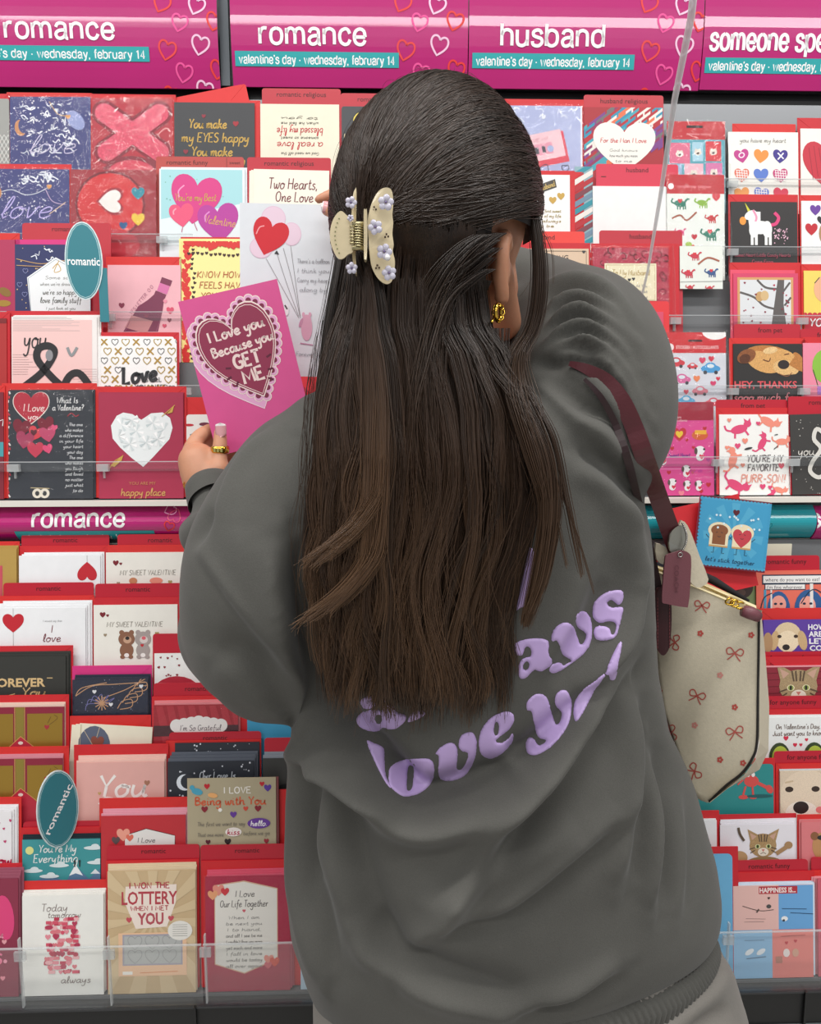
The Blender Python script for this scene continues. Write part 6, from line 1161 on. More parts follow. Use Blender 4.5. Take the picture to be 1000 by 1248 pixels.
# ---------------------------------------------------------------- hair
def hair_mat():
    m = bpy.data.materials.new('dark_brown_hair'); m.use_nodes = True; nt = m.node_tree; b_ = nt.nodes['Principled BSDF']; a = nt.nodes.new('ShaderNodeAttribute'); a.attribute_name = 'tint'
    nt.links.new(a.outputs['Color'], b_.inputs['Base Color']); b_.inputs['Roughness'].default_value = .38; b_.inputs['Specular IOR Level'].default_value = .42; b_.inputs['Coat Weight'].default_value = .04; b_.inputs['Coat Roughness'].default_value = .3; return m
HM = hair_mat(); HB = mat('hair_base_dark', '#1d1411', .6)
DKH, MDH, LTH = np.array([.014, .009, .0065]), np.array([.042, .022, .013]), np.array([.135, .072, .036])
class Strands:
    def __init__(s): s.P = []; s.R = []; s.C = []
    def add(s, pts, r, col): s.P.append(pts); s.R.append(r); s.C.append(col)     # arrays (K,3), (K,), (K,3)
    def build(s, name, parent):
        out_v = []; out_f = []; out_c = []; base = 0; byK = {}
        for p, r, c in zip(s.P, s.R, s.C): byK.setdefault(len(p), []).append((p, r, c))
        for K, L in byK.items():
            p = np.array([x[0] for x in L]); r = np.array([x[1] for x in L])[:, :, None]; c = np.array([x[2] for x in L]); n = len(L)
            t = np.gradient(p, axis=1); t /= np.linalg.norm(t, axis=2)[:, :, None]+1e-9; view = p-CAM; view /= np.linalg.norm(view, axis=2)[:, :, None]
            a = np.cross(t, view); a /= np.linalg.norm(a, axis=2)[:, :, None]+1e-9; b_ = np.cross(a, t)
            tri = [p+r*(a*math.cos(q)+b_*math.sin(q)) for q in (math.radians(90), math.radians(210), math.radians(330))]
            vv = np.stack(tri, axis=2).reshape(-1, 3)      # n,K,3 corners
            idx = base+np.arange(n*K*3).reshape(n, K, 3); f = []
            for j in range(3): k = (j+1) % 3; f.append(np.stack([idx[:, :-1, j], idx[:, :-1, k], idx[:, 1:, k], idx[:, 1:, j]], axis=-1).reshape(-1, 4))
            out_v.append(vv); out_f.append(np.concatenate(f)); out_c.append(np.repeat(c.reshape(-1, 3), 3, axis=0)); base += len(vv)
        V_, F_, C_ = np.concatenate(out_v), np.concatenate(out_f), np.concatenate(out_c)
        me = bpy.data.meshes.new(name); me.vertices.add(len(V_)); me.vertices.foreach_set('co', V_.astype('f').ravel()); me.loops.add(F_.size); me.loops.foreach_set('vertex_index', F_.astype('i').ravel())
        me.polygons.add(len(F_)); me.polygons.foreach_set('loop_start', np.arange(0, F_.size, 4, dtype='i')); me.polygons.foreach_set('use_smooth', np.ones(len(F_), bool)); me.update(calc_edges=True)
        at = me.color_attributes.new('tint', 'FLOAT_COLOR', 'POINT'); at.data.foreach_set('color', np.concatenate([C_, np.ones((len(C_), 1))], axis=1).astype('f').ravel())
        o = link(name, me, parent, [HM]); o.location = -TP; o['kind'] = 'stuff'; return o
rg = np.random.default_rng(11)
HEc = P(531, 266, .752); HER = np.array([.0955, .108, .117]); UN = lambda d, k=1.0: HEc+HER*d*k
clipd = np.array([-.70, -.68, -.20]); clipd /= np.linalg.norm(clipd)
def tint(base, K, tip=0.0, g=None):
    t = np.linspace(0, 1, K)[:, None]; c = DKH*(1-base)+MDH*base; return c*(1-t**1.6*tip)+LTH*(t**1.6*tip)
# head cap beneath the strands
cap = MB(); n_ = 40
for i in range(n_//2+1):
    ph = math.pi*i/(n_//2)
    for j in range(n_): t = 2*math.pi*j/n_; cap.v.append(tuple(UN(np.array([math.sin(ph)*math.cos(t), math.sin(ph)*math.sin(t), math.cos(ph)]), .955)))
for i in range(n_//2):
    for j in range(n_):
        ph = math.pi*(i+.5)/(n_//2); t = 2*math.pi*(j+.5)/n_; d = np.array([math.sin(ph)*math.cos(t), math.sin(ph)*math.sin(t), math.cos(ph)])
        if d[2] < -.15 and d[0] > .42: continue
        if d[1] > .25 and d[2] < .35: continue
        k = (j+1) % n_; cap.f.append((i*n_+j, i*n_+k, (i+1)*n_+k, (i+1)*n_+j)); cap.m.append(0)
co = cap.build('hair_base', None, [HB], True); under(co)
top = Strands()
def slerp(a, b_, t):
    w_ = math.acos(np.clip(a@b_, -1, 1)); return (np.sin((1-t)*w_)[:, None]*a+np.sin(t*w_)[:, None]*b_)/math.sin(w_)
for c_ in range(210):
    # clump start: hairline and crown, spread over the visible and side surface
    while True:
        d = rg.normal(size=3); d /= np.linalg.norm(d)
        if d[1] < .45 and d[2] > -.30-.1*d[0] and (d@clipd) < .86 and not (d[2] < .0 and d[0] > .30): break
    base = rg.uniform(.15, .9); sag = rg.normal(0, .05); R0 = 1+rg.uniform(-.004, .02); 
    for k_ in range(30):
        e = d+rg.normal(0, .055, 3); e /= np.linalg.norm(e); K = 16; t = np.linspace(0, 1, K)**.9; tgt = clipd+np.array([.0, 0, 1])*rg.normal(0, .10)+np.array([0.06, 0, 0])*rg.normal(); tgt /= np.linalg.norm(tgt)
        q = slerp(e, tgt, t); q[:, 2] += (sag+rg.normal(0, .008))*np.sin(np.pi*t); q /= np.linalg.norm(q, axis=1)[:, None]
        if ((q[:, 0] > .52) & (q[:, 2] < -.17)).any(): continue
        rad = R0+.010*np.sin(np.pi*t)+rg.uniform(-.006, .006)-.035*t**3
        top.add(HEc+HER*q*rad[:, None], np.full(K, .00034)*(1-.3*t), tint(min(1, max(0, base+rg.normal(0, .15))), K, .12))
# flyaways over the head
for _ in range(60):
    a_ = rg.uniform(0, math.pi); d = np.array([math.cos(a_), rg.uniform(-.5, .3), abs(math.sin(a_))]); d /= np.linalg.norm(d); K = 14; t = np.linspace(0, 1, K); e = d+rg.normal(0, .35, 3); e /= np.linalg.norm(e)
    if d@e < .98: top.add(HEc+HER*slerp(d, e, t)*(1.012+.05*np.sin(np.pi*t)*rg.uniform(.2, 1))[:, None], np.full(K, .00014), tint(.8, K, .3))
top.build('swept_back_hair', person)
# ---- long hair hanging down the back
ysg = np.arange(290, 960, 12); xsg = np.arange(340, 760, 12)
SURF = np.array([[(lambda r_: r_[0][1] if r_[0] is not None else .9)(BV.ray_cast(Vector(CAM), Vector(ray(x, y)), 3)) for x in xsg] for y in ysg])
def surfY(x, y):
    i = np.clip((y-290)/12, 0, len(ysg)-1.01); j = np.clip((x-340)/12, 0, len(xsg)-1.01); i0, j0 = i.astype(int), j.astype(int); fi, fj = i-i0, j-j0
    return SURF[i0, j0]*(1-fi)*(1-fj)+SURF[i0+1, j0]*fi*(1-fj)+SURF[i0, j0+1]*(1-fi)*fj+SURF[i0+1, j0+1]*fi*fj
tabY = lambda y: np.interp(y, [290, 340, 400, 480, 560, 700, 900], [.662, .655, .650, .640, .630, .628, .636])
Lb = lambda y: np.interp(y, [290, 340, 420, 500, 600, 700, 780, 850, 900], [412, 404, 390, 380, 373, 372, 380, 392, 400])
Rb = lambda y: np.interp(y, [290, 340, 400, 430, 500, 560, 600, 650, 700, 760, 850, 900], [592, 590, 598, 622, 652, 662, 664, 652, 636, 628, 624, 616])
def PV(x, y, Y):
    d = _f[None]+_r[None]*((x-500)/FPX)[:, None]-_u[None]*((y-624)/FPX)[:, None]; return CAM+d*(Y/d[:, 1])[:, None]
down = Strands()
def clump(u, n, y0, y1, base, tip, spread, wamp, lay, K=30, xf=None, rad=.00036, close=.5, x0=None):
    ph = rg.uniform(0, 6.3); wl = rg.uniform(150, 300)
    for _ in range(n):
        du = rg.normal(0, spread); ya = y0+rg.uniform(-12, 12); yb = y1+rg.normal(0, 9)-abs(du)*220; t = np.linspace(0, 1, K); y = ya+(yb-ya)*t
        uu = u+du*(1-close*t**1.5)
        x = Lb(y)+(Rb(y)-Lb(y))*uu
        if x0 is not None: w_ = np.clip(1-(y-ya)/150, 0, 1)**1.6; x = x*(1-w_)+(x0+du*120)*w_
        x = x+wamp*np.sin(y/wl*2*math.pi+ph)*t+rg.normal(0, 1.0)*np.sin(3*t+ph)+rg.normal(0, 5)*t**4
        if xf is not None: x = x+xf(y)
        Y = tabY(y)+.030*np.abs(2*uu-1)**2.2+lay+rg.uniform(-.002, .002); e_ = 1-((x-531)/120)**2-((y-266)/148)**2; Y = np.where(e_ > 0, np.minimum(Y, HEc[1]-HER[1]*np.sqrt(np.maximum(e_, 0))-.0035), Y); Y = np.minimum(Y, surfY(x, y)-.0035-rg.uniform(0, .004))
        down.add(PV(x, y, Y), rad*(1-.6*t**3), tint(float(np.clip(base+rg.normal(0, .12), 0, 1)), K, tip*rg.uniform(.5, 1.2)))
# under layer, full width, dark
for u in np.linspace(.03, .97, 46): clump(u+rg.normal(0, .01), 40, 286+abs(u-.5)*20, rg.uniform(815, 870), .15, .25, .018, 4, .012)
for c_ in range(30): clump(rg.uniform(.35, 1.0), 34, rg.uniform(278, 296), rg.uniform(600, 850), rg.uniform(.1, .5), .3, .014, 4, .004)
# mid and top layers in clumps
for c_ in range(80): u = rg.beta(1.1, 1.1); clump(.02+.96*u, 34, rg.uniform(280, 306), rg.uniform(805, 872)+(0 if .1 < u < .45 else 10), rg.beta(.6, .8), rg.uniform(.1, .8), .013, rg.uniform(3, 13), rg.uniform(-.006, .008), close=.72)
# the clipped section flowing from the claw clip, lighter, spreading to the left
for c_ in range(44):
    u = rg.uniform(.02, .40); clump(u, 36, 312, rg.uniform(700, 862), rg.uniform(.1, 1), rg.uniform(.3, 1), .014, rg.uniform(4, 14), -.012+rg.uniform(-.006, .004), x0=444+rg.uniform(-14, 22), close=.6)
# flicked out ends at the left
for (ye, sx) in ((668, 1), (745, 1.1), (660, .8), (738, .9), (752, 1.2), (680, 1.0)):
    for _ in range(2):
        u = rg.uniform(.24, .33); y_s = ye-70
        clump(u, 42, 330, ye+rg.uniform(-6, 6), .75, 1.1, .014, 2, -.020, x0=448, xf=lambda y, ys=y_s, s_=sx: -58*s_*np.clip((y-ys)/72, 0, 1.1)**1.7, close=.55)
for (u, ye) in ((.45, 800), (.52, 852), (.60, 845), (.30, 856), (.72, 858), (.82, 848), (.15, 862)): clump(u, 60, 350, ye, .5, .9, .016, 12, -.006)
# lock in front of the right ear, running down over the shoulder
def path_lock(pts, n, wd, base, tip, K=34, rad=.00036):
    L_ = np.array(smooth_path(pts, 8)); s_ = np.linspace(0, 1, len(L_)); t = np.linspace(0, 1, K); c = np.stack([np.interp(t, s_, L_[:, i]) for i in range(L_.shape[1])], 1)
    for _ in range(n):
        g1, g2 = rg.normal(0, 1), rg.normal(0, 1); w_ = np.interp(t, np.linspace(0, 1, len(wd)), wd); x = c[:, 0]+g1*w_*.5; y = c[:, 1]+rg.normal(0, 3)*t; Y = c[:, 2]+g2*w_*.0005
        Y = np.minimum(Y, np.where(y > 440, surfY(x, y)-.004, 9)); down.add(PV(x, y, Y), rad*(1-.5*t**3), tint(float(np.clip(base+rg.normal(0, .15), 0, 1)), K, tip))
path_lock([(618, 170, .735), (642, 225, .715), (655, 300, .705), (656, 355, .70), (648, 400, .695), (630, 435, .68), (632, 480, .655), (655, 560, .64), (668, 620, .635), (655, 700, .635), (640, 760, .635)], 230, [5, 6, 7, 8, 8, 10, 18, 16, 12, 10, 6], .55, .5)
path_lock([(600, 400, .69), (605, 440, .675), (640, 490, .65), (668, 560, .635), (672, 630, .63), (662, 700, .63), (645, 745, .632)], 130, [20, 18, 14, 12, 10, 8, 6], .5, .6)
path_lock([(640, 470, .655), (672, 530, .64), (688, 600, .64), (700, 660, .64), (708, 702, .64)], 16, [4, 6, 5, 5, 3], .7, .6)
path_lock([(645, 500, .65), (676, 580, .64), (700, 640, .64), (724, 720, .64)], 4, [2, 3, 3, 2], .5, .5)
path_lock([(655, 560, .64), (675, 620, .64), (690, 690, .64)], 8, [5, 7, 8, 6], .6, .7)
path_lock([(640, 250, .72), (668, 300, .72), (672, 345, .72)], 5, [5, 8, 8], .8, .4, rad=.00018)
path_lock([(606, 268, .69), (590, 290, .675), (570, 335, .665), (555, 360, .66)], 4, [3, 3, 3], .9, .9, rad=.0002)
for (x0_, y0_, bs) in ((606, 284, .3), (600, 292, .5), (598, 302, .2), (596, 314, .4), (594, 328, .3), (598, 296, .6), (590, 286, .2)):
    pl = [(x0_, y0_), (x0_-22, y0_+14+rg.uniform(-4, 8)), (x0_-52, y0_+42+rg.uniform(-6, 12)), (x0_-72, y0_+100), (x0_-78+rg.uniform(-14, 14), y0_+190), (x0_-70, y0_+300)]
    eY = lambda x, y: float(HEc[1]-HER[1]*math.sqrt(max(0, 1-((x-531)/120)**2-((y-266)/148)**2))-.004) if (((x-531)/120)**2+((y-266)/148)**2) < 1 else float(tabY(y))
    path_lock([(x, y, min(eY(x, y), float(tabY(y))+.004 if y > 330 else 9)) for x, y in pl], 90, [9, 11, 13, 14, 12, 8], bs, .25)
# loose hairs at the left edge against the cards
for _ in range(22): clump(rg.uniform(-.05, .02), 1, rg.uniform(330, 460), rg.uniform(620, 870), .8, .6, .01, rg.uniform(4, 14), .0, rad=.00018)
for _ in range(40): clump(rg.uniform(.05, .98), 2, rg.uniform(400, 560), rg.uniform(780, 890), .9, .9, .02, rg.uniform(6, 22), -.016, rad=.0002)
down.build('long_loose_hair', person)
# solid core behind the strands so that light does not leak through
core = MB(); rows = list(range(335, 800, 15)); M_ = 12
for y in rows:
    for s_ in (0, 1):
        for j in range(M_+1):
            u = .04+.92*j/M_; x = Lb(y)+(Rb(y)-Lb(y))*u; Y = float(tabY(y))+.034*abs(2*u-1)**2.2+.012; sy = float(surfY(np.array([x]), np.array([float(y)]))[0]); Y = min(Y, sy-.005); core.v.append(tuple(P(x, y, Y+s_*.004)))
W2 = 2*(M_+1)
for i in range(len(rows)-1):
    for j in range(M_):
        a_ = i*W2+j; core.f.append((a_, a_+1, a_+W2+1, a_+W2)); core.m.append(0); a_ += M_+1; core.f.append((a_+1, a_, a_+W2, a_+W2+1)); core.m.append(0)
under(core.build('hair_core', None, [HB], True))
# ---------------------------------------------------------------- claw clip
CREAM = mat('cream_acetate', '#d8c8a4', .25, coat=.5, noise=.03, nscale=80); BRN = mat('clip_hole_brown', '#4a3624', .6); SPR = mat('clip_spring_brass', '#b9ae86', .3, metal=.85); LILP = mat('pale_lilac_petal', '#c6c2d2', .3, coat=.4)
clip = empty('claw_clip', P(445, 288, .64)); CL = Vector(clip.location); tag(clip, 'cream claw hair clip with small lilac flowers gripping the dark hair', 'hair clip')
def sub(o, root, name=None): o.parent = root; o.location = -Vector(root.location); return o
def plate(name, pts, root, m, th=.003, smooth=4, mats=None):
    q = smooth_path([np.array(p, float) for p in pts], smooth, True) if smooth else pts
    f3 = [P(*p) for p in q]; b3 = [p+np.array([0, th, 0]) for p in f3]; mb = MB(); mb.prism(f3, b3); return sub(mb.build(name, None, [m]), root)
Yc = .628
plate('claw_plate', [(449, 292, Yc), (448, 268, Yc), (453, 247, Yc+.002), (461, 233, Yc+.004), (470, 228.5, Yc+.006), (477, 232, Yc+.008), (479, 246, Yc+.009), (478, 262, Yc+.009), (479, 272, Yc+.009), (478, 285, Yc+.009), (479.5, 298, Yc+.009), (478.5, 306, Yc+.009), (481, 318, Yc+.009), (480, 332, Yc+.009), (477, 343, Yc+.008), (470, 346, Yc+.006), (461, 340, Yc+.004), (453, 326, Yc+.002), (450, 308, Yc)], clip, CREAM)
plate('claw_plate', [(433, 230, Yc+.006), (434, 232, Yc+.006), (433.5, 268, Yc+.004), (433, 310, Yc+.004), (434.5, 332, Yc+.006), (432, 331, Yc+.006), (429, 310, Yc+.004), (428, 268, Yc+.004), (430, 238, Yc+.006)], clip, CREAM, .012)
plate('clip_handle', [(415, 257, Yc), (407, 265, Yc), (402.5, 278, Yc), (402, 291, Yc), (405, 303, Yc), (411, 314, Yc), (417, 315.5, Yc), (424, 310, Yc), (430, 306, Yc), (430, 287, Yc-.002), (430, 269, Yc), (423, 263, Yc)], clip, CREAM)
plate('clip_handle', [(443, 257, Yc-.008), (445, 255.5, Yc-.008), (447, 257, Yc-.008), (447.5, 287, Yc-.006), (446.5, 314, Yc-.008), (444.5, 316, Yc-.008), (443.3, 313, Yc-.008), (443, 287, Yc-.006)], clip, CREAM, .012)
sp = MB(); pts = []
for i in range(90): t = i/89; a_ = t*2*math.pi*9; c = P(437, 274+t*27, Yc); pts.append(c+np.array([.0034*math.cos(a_), .0034*math.sin(a_), 0]))
sp.tube(pts, .0007, 5); sub(sp.build('spring', None, [SPR], True), clip)
hb = MB(); hb.tube([P(437, 271, Yc), P(437, 304, Yc)], .0014, 8); 
for y in (273, 302): hb.tube([P(429, y, Yc), P(445, y, Yc)], .002, 8)
for y in range(276, 300, 4): hb.tube([P(426, y, Yc-.001), P(433, y, Yc-.001)], .0008, 5)
sub(hb.build('hinge', None, [SPR], True), clip)
hl = MB()
def hole(x, y, r=.9, Y=None): c = P(x, y, (Y or Yc)-.0006); hl.tube([c+[0, -.0004, 0], c+[0, .002, 0]], r/1500, 8)
for cx, cy in ((456, 254), (471, 287), (460, 325)):
    for dx, dy in ((-1.8, 1.6), (1.9, 1), (-.3, -1.8)): hole(cx+dx, cy+dy, 1.1, Yc+.003)
sub(hl.build('drilled_holes', None, [BRN], True), clip)
dt = MB()
for i in range(9): t = -1+i/4; hl2 = P(411.5-5*(1-t*t)+1.5, 287+t*21, Yc-.0006); dt.tube([hl2+[0, -.0003, 0], hl2+[0, .002, 0]], .0005, 6)
sub(dt.build('dot_row', None, [mat('dot_green', '#8c9064', .5)], True), clip)
for (x, y, s_, Yf, rt) in ((470, 247, 8, Yc, 10), (457, 277, 7.5, Yc-.003, 40), (468, 307, 8, Yc, 0), (474, 333, 7.5, Yc+.002, 30), (427.5, 247, 6, Yc+.003, 0), (427, 266, 3.5, Yc, 50), (428.5, 327, 6, Yc+.003, 20)):
    c = P(x, y, Yf-.002); k = s_*1.22/1500; fm = MB()
    for i in range(5):
        a_ = math.radians(rt)+i*2*math.pi/5; pc = c+np.array([math.cos(a_)*k*.55, -.0005, math.sin(a_)*k*.55]); e = MB()
        n0 = len(fm.v); ellipsoid(fm, pc, (k*.42, .0007+abs(math.sin(i*2.1))*.0006, k*.42), 10)
    f = sub(fm.build('flower', None, [LILP], True), clip); cb = MB(); ellipsoid(cb, c+[0, -.0012, 0], (k*.16,)*3, 10); co = cb.build('flower_centre', None, [mat('centre_purple', '#6a5a86', .4)], True); co.parent = f
pb = MB(); ellipsoid(pb, P(472, 314, Yc-.003), (.0024,)*3, 12); sub(pb.build('pearl', None, [mat('pearl', '#f0eef0', .15, coat=1)], True), clip)
# ---------------------------------------------------------------- jewellery
GOLD = mat('gold', '#d8b048', .2, metal=1)
def torus(name, c, R_, r_, nrm, root=None, n=32, sx=1, m=GOLD):
    nrm = np.array(nrm, float); nrm /= np.linalg.norm(nrm); a_ = np.cross(nrm, [0, 0, 1.0] if abs(nrm[2]) < .9 else [1.0, 0, 0]); a_ /= np.linalg.norm(a_); b_ = np.cross(nrm, a_)
    mb = MB(); mb.tube([c+R_*(a_*math.cos(t)*sx+b_*math.sin(t)) for t in np.linspace(0, 2*math.pi, n+1)], r_, 8, cap=False); return mb.build(name, root, [m], True)
cr = P(268, 548, .9375); rg0 = empty('gold_ring', cr); rgm = MB()
for z in np.linspace(-.0035, .0035, 8): pass
n = 28; vs = []; fs = []
for i, (z, r_) in enumerate(((-.0042, .0096), (-.0038, .0106), (0, .0109), (.0038, .0106), (.0042, .0096))):
    for j in range(n): t = 2*math.pi*j/n; vs.append((r_*math.cos(t), r_*math.sin(t), z))
for i in range(4):
    for j in range(n): k = (j+1) % n; fs.append((i*n+j, i*n+k, (i+1)*n+k, (i+1)*n+j))
pydata('band', vs, fs, rg0, [GOLD], True)
fc = MB(); 
for x in (-.004, 0, .004): fc.box((x-.0012, -.0122+abs(x)*.12, -.0022), (x+.0012, -.0105, .0022))
fc.build('square_setting', rg0, [mat('gold_facets', '#efe08a', .12, metal=1)]); tag(rg0, 'wide gold ring on the thumb holding the pink card', 'ring')
br = empty('gold_bracelet', P(251, 593, .926)); o = torus('chain', np.zeros(3), .0255, .0011, (.25, -.35, 1), br); tag(br, 'thin gold bracelet on the wrist above the grey cuff', 'bracelet')
er = empty('gold_hoop_earring', P(607, 381, .684)); tor = torus('hoop', np.zeros(3), .0068, .0017, (.9, -.45, 0), er)
tw = MB(); tw.tube([np.array([.0068*math.cos(t)*.5, -.0068*math.cos(t)*.4, .0068*math.sin(t)])+.0014*np.array([math.cos(t*9), math.sin(t*9), math.sin(t*9)]) for t in np.linspace(0, 2*math.pi, 90)], .0007, 5, cap=False); tw.build('twisted_wire', er, [GOLD], True)
dr = MB(); dr.tube([P(603, 384, .682)-np.array(er.location), P(600, 390, .675)-np.array(er.location), P(599, 393, .672)-np.array(er.location)], [.0006, .0008, .0014], 8); dr.build('drop', er, [GOLD], True)
tag(er, 'small twisted gold hoop earring in the right ear', 'earring')
# ---------------------------------------------------------------- held cards
def held(name, tl, wpx, Y, tilt, hratio, base, art, label, lean=-4, env=None):
    A = P(*tl, Y); wd = wpx/ (PX(A+np.array([.1, 0, 0]))[0]-PX(A)[0])*.1; a_ = math.radians(tilt); c = A+np.array([math.cos(a_)*wd/2, 0, -math.sin(a_)*wd/2])
    o = empty(name, c); o.rotation_euler = (Matrix.Rotation(math.radians(lean), 3, 'X') @ Matrix.Rotation(a_, 3, 'Y')).to_euler(); h = wd*hratio
    mb = slab(-wd/2, wd/2, h, 0, .0004); slab(-wd/2, wd/2, h, .0008, .0012, mb=mb); mb.box((-wd/2, .0003, -h), (-wd/2+.0006, .001, 0)); mb.build('card_stock', o, [paper(base)])
    a2 = Art(wpx/2, 0, wd/wpx, 0, (-wd/2, wd/2, -h, 0)); art(a2); a2.build('printed_artwork', o); tag(o, label, 'greeting card'); return o
def getme(a):
    cx, cy, w_, h_ = 62, 77, 96, 118
    a.add([a.hp(cx-5, cy+6, w_+14, h_+18, -12)], '#e2a6cc'); q = a.hp(cx-5, cy+6, w_+14, h_+18, -12); a.line(q+[q[0]], 1.1, '#f0d4dc')
    dense = smooth_path(a.hp(cx, cy, w_+5, h_+6, -12), 4, True); 
    acc = 0; last = None; pts = []
    for p in dense:
        if last is None or np.hypot(*(p-last)) > 8.6: pts.append(p); last = p
    for p in pts: a.ell(p[0], p[1], 6.2, 6.2, '#f0d8d4', 14)
    for p in pts: a.ell(p[0], p[1], 4.9, 4.9, '#e2a6cc', 14)
    for p in pts: d = (np.array([cx, cy])-p)/np.hypot(*(np.array([cx, cy])-p)); a.ell(p[0]+d[0]*1.6, p[1]+d[1]*1.6, 3.3, 3.3, '#7c2444', 12)
    a.add([a.hp(cx, cy, w_+1, h_+2, -12)], '#f0dcd6'); a.add([a.hp(cx, cy, w_-1.6, h_-1.8, -12)], '#8e2c4c'); q = a.hp(cx, cy, w_-6, h_-7, -12); a.line(q+[q[0]], .8, '#f0dcd6')
    c = '#ecd4cf'; a.hand('I Love you', 60, 48, 12.5, c, lw=2.5, w=72, rot=-5, slant=0); a.hand('Because you', 64, 67, 11.5, c, lw=2.3, w=78, rot=-5, slant=0); a.hand('GET', 65, 86, 15.5, c, lw=3.6, w=33, rot=-3, slant=0); a.hand('ME.', 71, 106, 15.5, c, lw=3.6, w=32, rot=-5, slant=0)
    for x, y, r_ in ((40, 92, 10), (38, 104, -20), (46, 113, -60), (92, 88, -20), (90, 104, 0), (88, 116, 30)): a.rect(x-3.4, y-1.3, x+3.4, y+1.3, '#5c1430', rot=r_)
def pink_card():
    held('greeting_card', (217, 368), 124, .975, -13, 1.56, '#d65290', getme, 'pink card with a lace-edged heart reading I Love you Because you GET ME', lean=-3)
pink_card()
def balloon(a):
    ox, oy = 292, 247; T_ = lambda x, y: (x-ox, y-oy)
    for x, y, rx, ry in ((333, 265, 15, 15), (355, 283, 12, 14), (318, 300, 14, 13)): a.ell(x-ox, y-oy, rx, ry, '#e3c3d6', 26); a.ell(x-ox, y-oy, rx-1, ry-1, '#e8cede', 26)
    for x0, y0, x1, y1, x2, y2 in ((337, 306, 350, 345, 364, 382), (354, 297, 360, 340, 366, 382), (345, 300, 356, 340, 366, 384), (324, 313, 345, 350, 364, 384)): a.line([T_(x0, y0), T_(x1, y1), T_(x2, y2)], .6, '#8a8486', sm=True)
    a.heart(328-ox, 287-oy, 44, '#d0202e', h=46, rot=17); a.line([T_(312, 284), T_(316, 276), T_(322, 274)], 1.4, '#f0a0a4', sm=True); a.poly([T_(337, 303), T_(340, 308), T_(334, 307)], BK)
    a.ell(374-ox, 396-oy, 7, 16, '#dca6bc'); a.ell(374-ox, 386-oy, 5.5, 6, '#dca6bc'); a.ell(370-ox, 380-oy, 1.8, 3, '#dca6bc'); a.ell(378-ox, 380-oy, 1.8, 3, '#dca6bc'); a.ell(367-ox, 390-oy, 2, 6, '#c890ac', rot=20); a.line([T_(366, 415), T_(382, 417)], 1.2, '#c890ac')
    a.ell(349-ox, 375-oy, 3, 7, '#e8e4e8'); a.line([T_(347, 369), T_(350, 374)], 2, '#4a4448')
    small(a, ["There's a balloon", 'I think you', 'Carry my heart', 'along by'], 382-ox, 315-oy, 11.5, '#a3a3a8', w=40, sz=5); a.hand('Forever', 372-ox, 428-oy, 5, '#a3a3a8', lw=.5, w=22)
held('greeting_card', (292, 247), 118, 1.035, 1, 1.77, '#dfe3e8', balloon, 'large white card with red heart balloon held in the right hand', lean=-3)
# ---------------------------------------------------------------- shoulder bag
CANV = mat('cream_canvas', '#cfc5ae', .75, noise=.04, nscale=300, bump=.15, bscale=700); BURG = mat('burgundy_leather', '#551d25', .38, noise=.05, nscale=60, bump=.1, bscale=400, coat=.15); MAUV = mat('mauve_leather', '#76444c', .4, bump=.1, bscale=500)
bag = empty('shoulder_bag', P(860, 960, .80)); tag(bag, 'cream canvas shoulder bag printed with red bows, hanging at the right hip', 'bag')
BF = lambda x: .830-(x-760)/165*.065          # front face recedes to the left behind the hip
bodypts = [(735, 660), (785, 690), (850, 717), (925, 748), (925, 800), (924, 905), (920, 925), (906, 944), (863, 978), (848, 972), (838, 955), (760, 930), (735, 900)]
def bagP(x, y, back=0): return P(x, y, BF(x)+back)
nx, ny = 26, 30; vs = []; fs = []
def topy(x): return np.interp(x, [735, 785, 850, 925], [660, 690, 717, 748])
lefx = lambda t: np.interp(t, [0, .4, .7, .88, 1], [790, 797, 809, 828, 842])
def boty(x): return np.interp(x, [735, 800, 838, 850, 863, 890, 906, 920, 925], [900, 930, 957, 974, 979, 957, 944, 925, 900])
for s_ in (0, 1):
    for j in range(ny+1):
        for i in range(nx+1):
            t = j/ny; x = lefx(t)+(925-lefx(t))*i/nx; y = topy(x)*(1-t)+boty(x)*t; bulge = .010*math.sin(math.pi*t)*math.sin(math.pi*min(1, max(0, i/nx)))+.0025*math.sin(x*.09+y*.05)*math.sin(math.pi*t)
            if s_ == 0: vs.append(tuple(P(x, y, BF(x)-bulge)))
            else: vs.append(tuple(P(x, y, BF(x))+np.array([.030*(.35+.65*math.sin(math.pi*min(1, t*1.1+.08)))*0+.012, .075*(.25+.75*t), -.002])))
N1 = (nx+1)*(ny+1)
for j in range(ny):
    for i in range(nx): a_ = j*(nx+1)+i; fs.append((a_, a_+1, a_+nx+2, a_+nx+1)); fs.append((N1+a_+1, N1+a_, N1+a_+nx+1, N1+a_+nx+2))
for j in range(ny):
    for i in (0, nx): a_ = j*(nx+1)+i; fs.append((a_, a_+nx+1, N1+a_+nx+1, N1+a_))
for i in range(nx): a_ = ny*(nx+1)+i; fs.append((a_, a_+1, N1+a_+1, N1+a_))
bb = sub(pydata('bag_body', vs, fs, None, [CANV], True), bag)
BBV = BVHTree.FromPolygons(vs, fs)
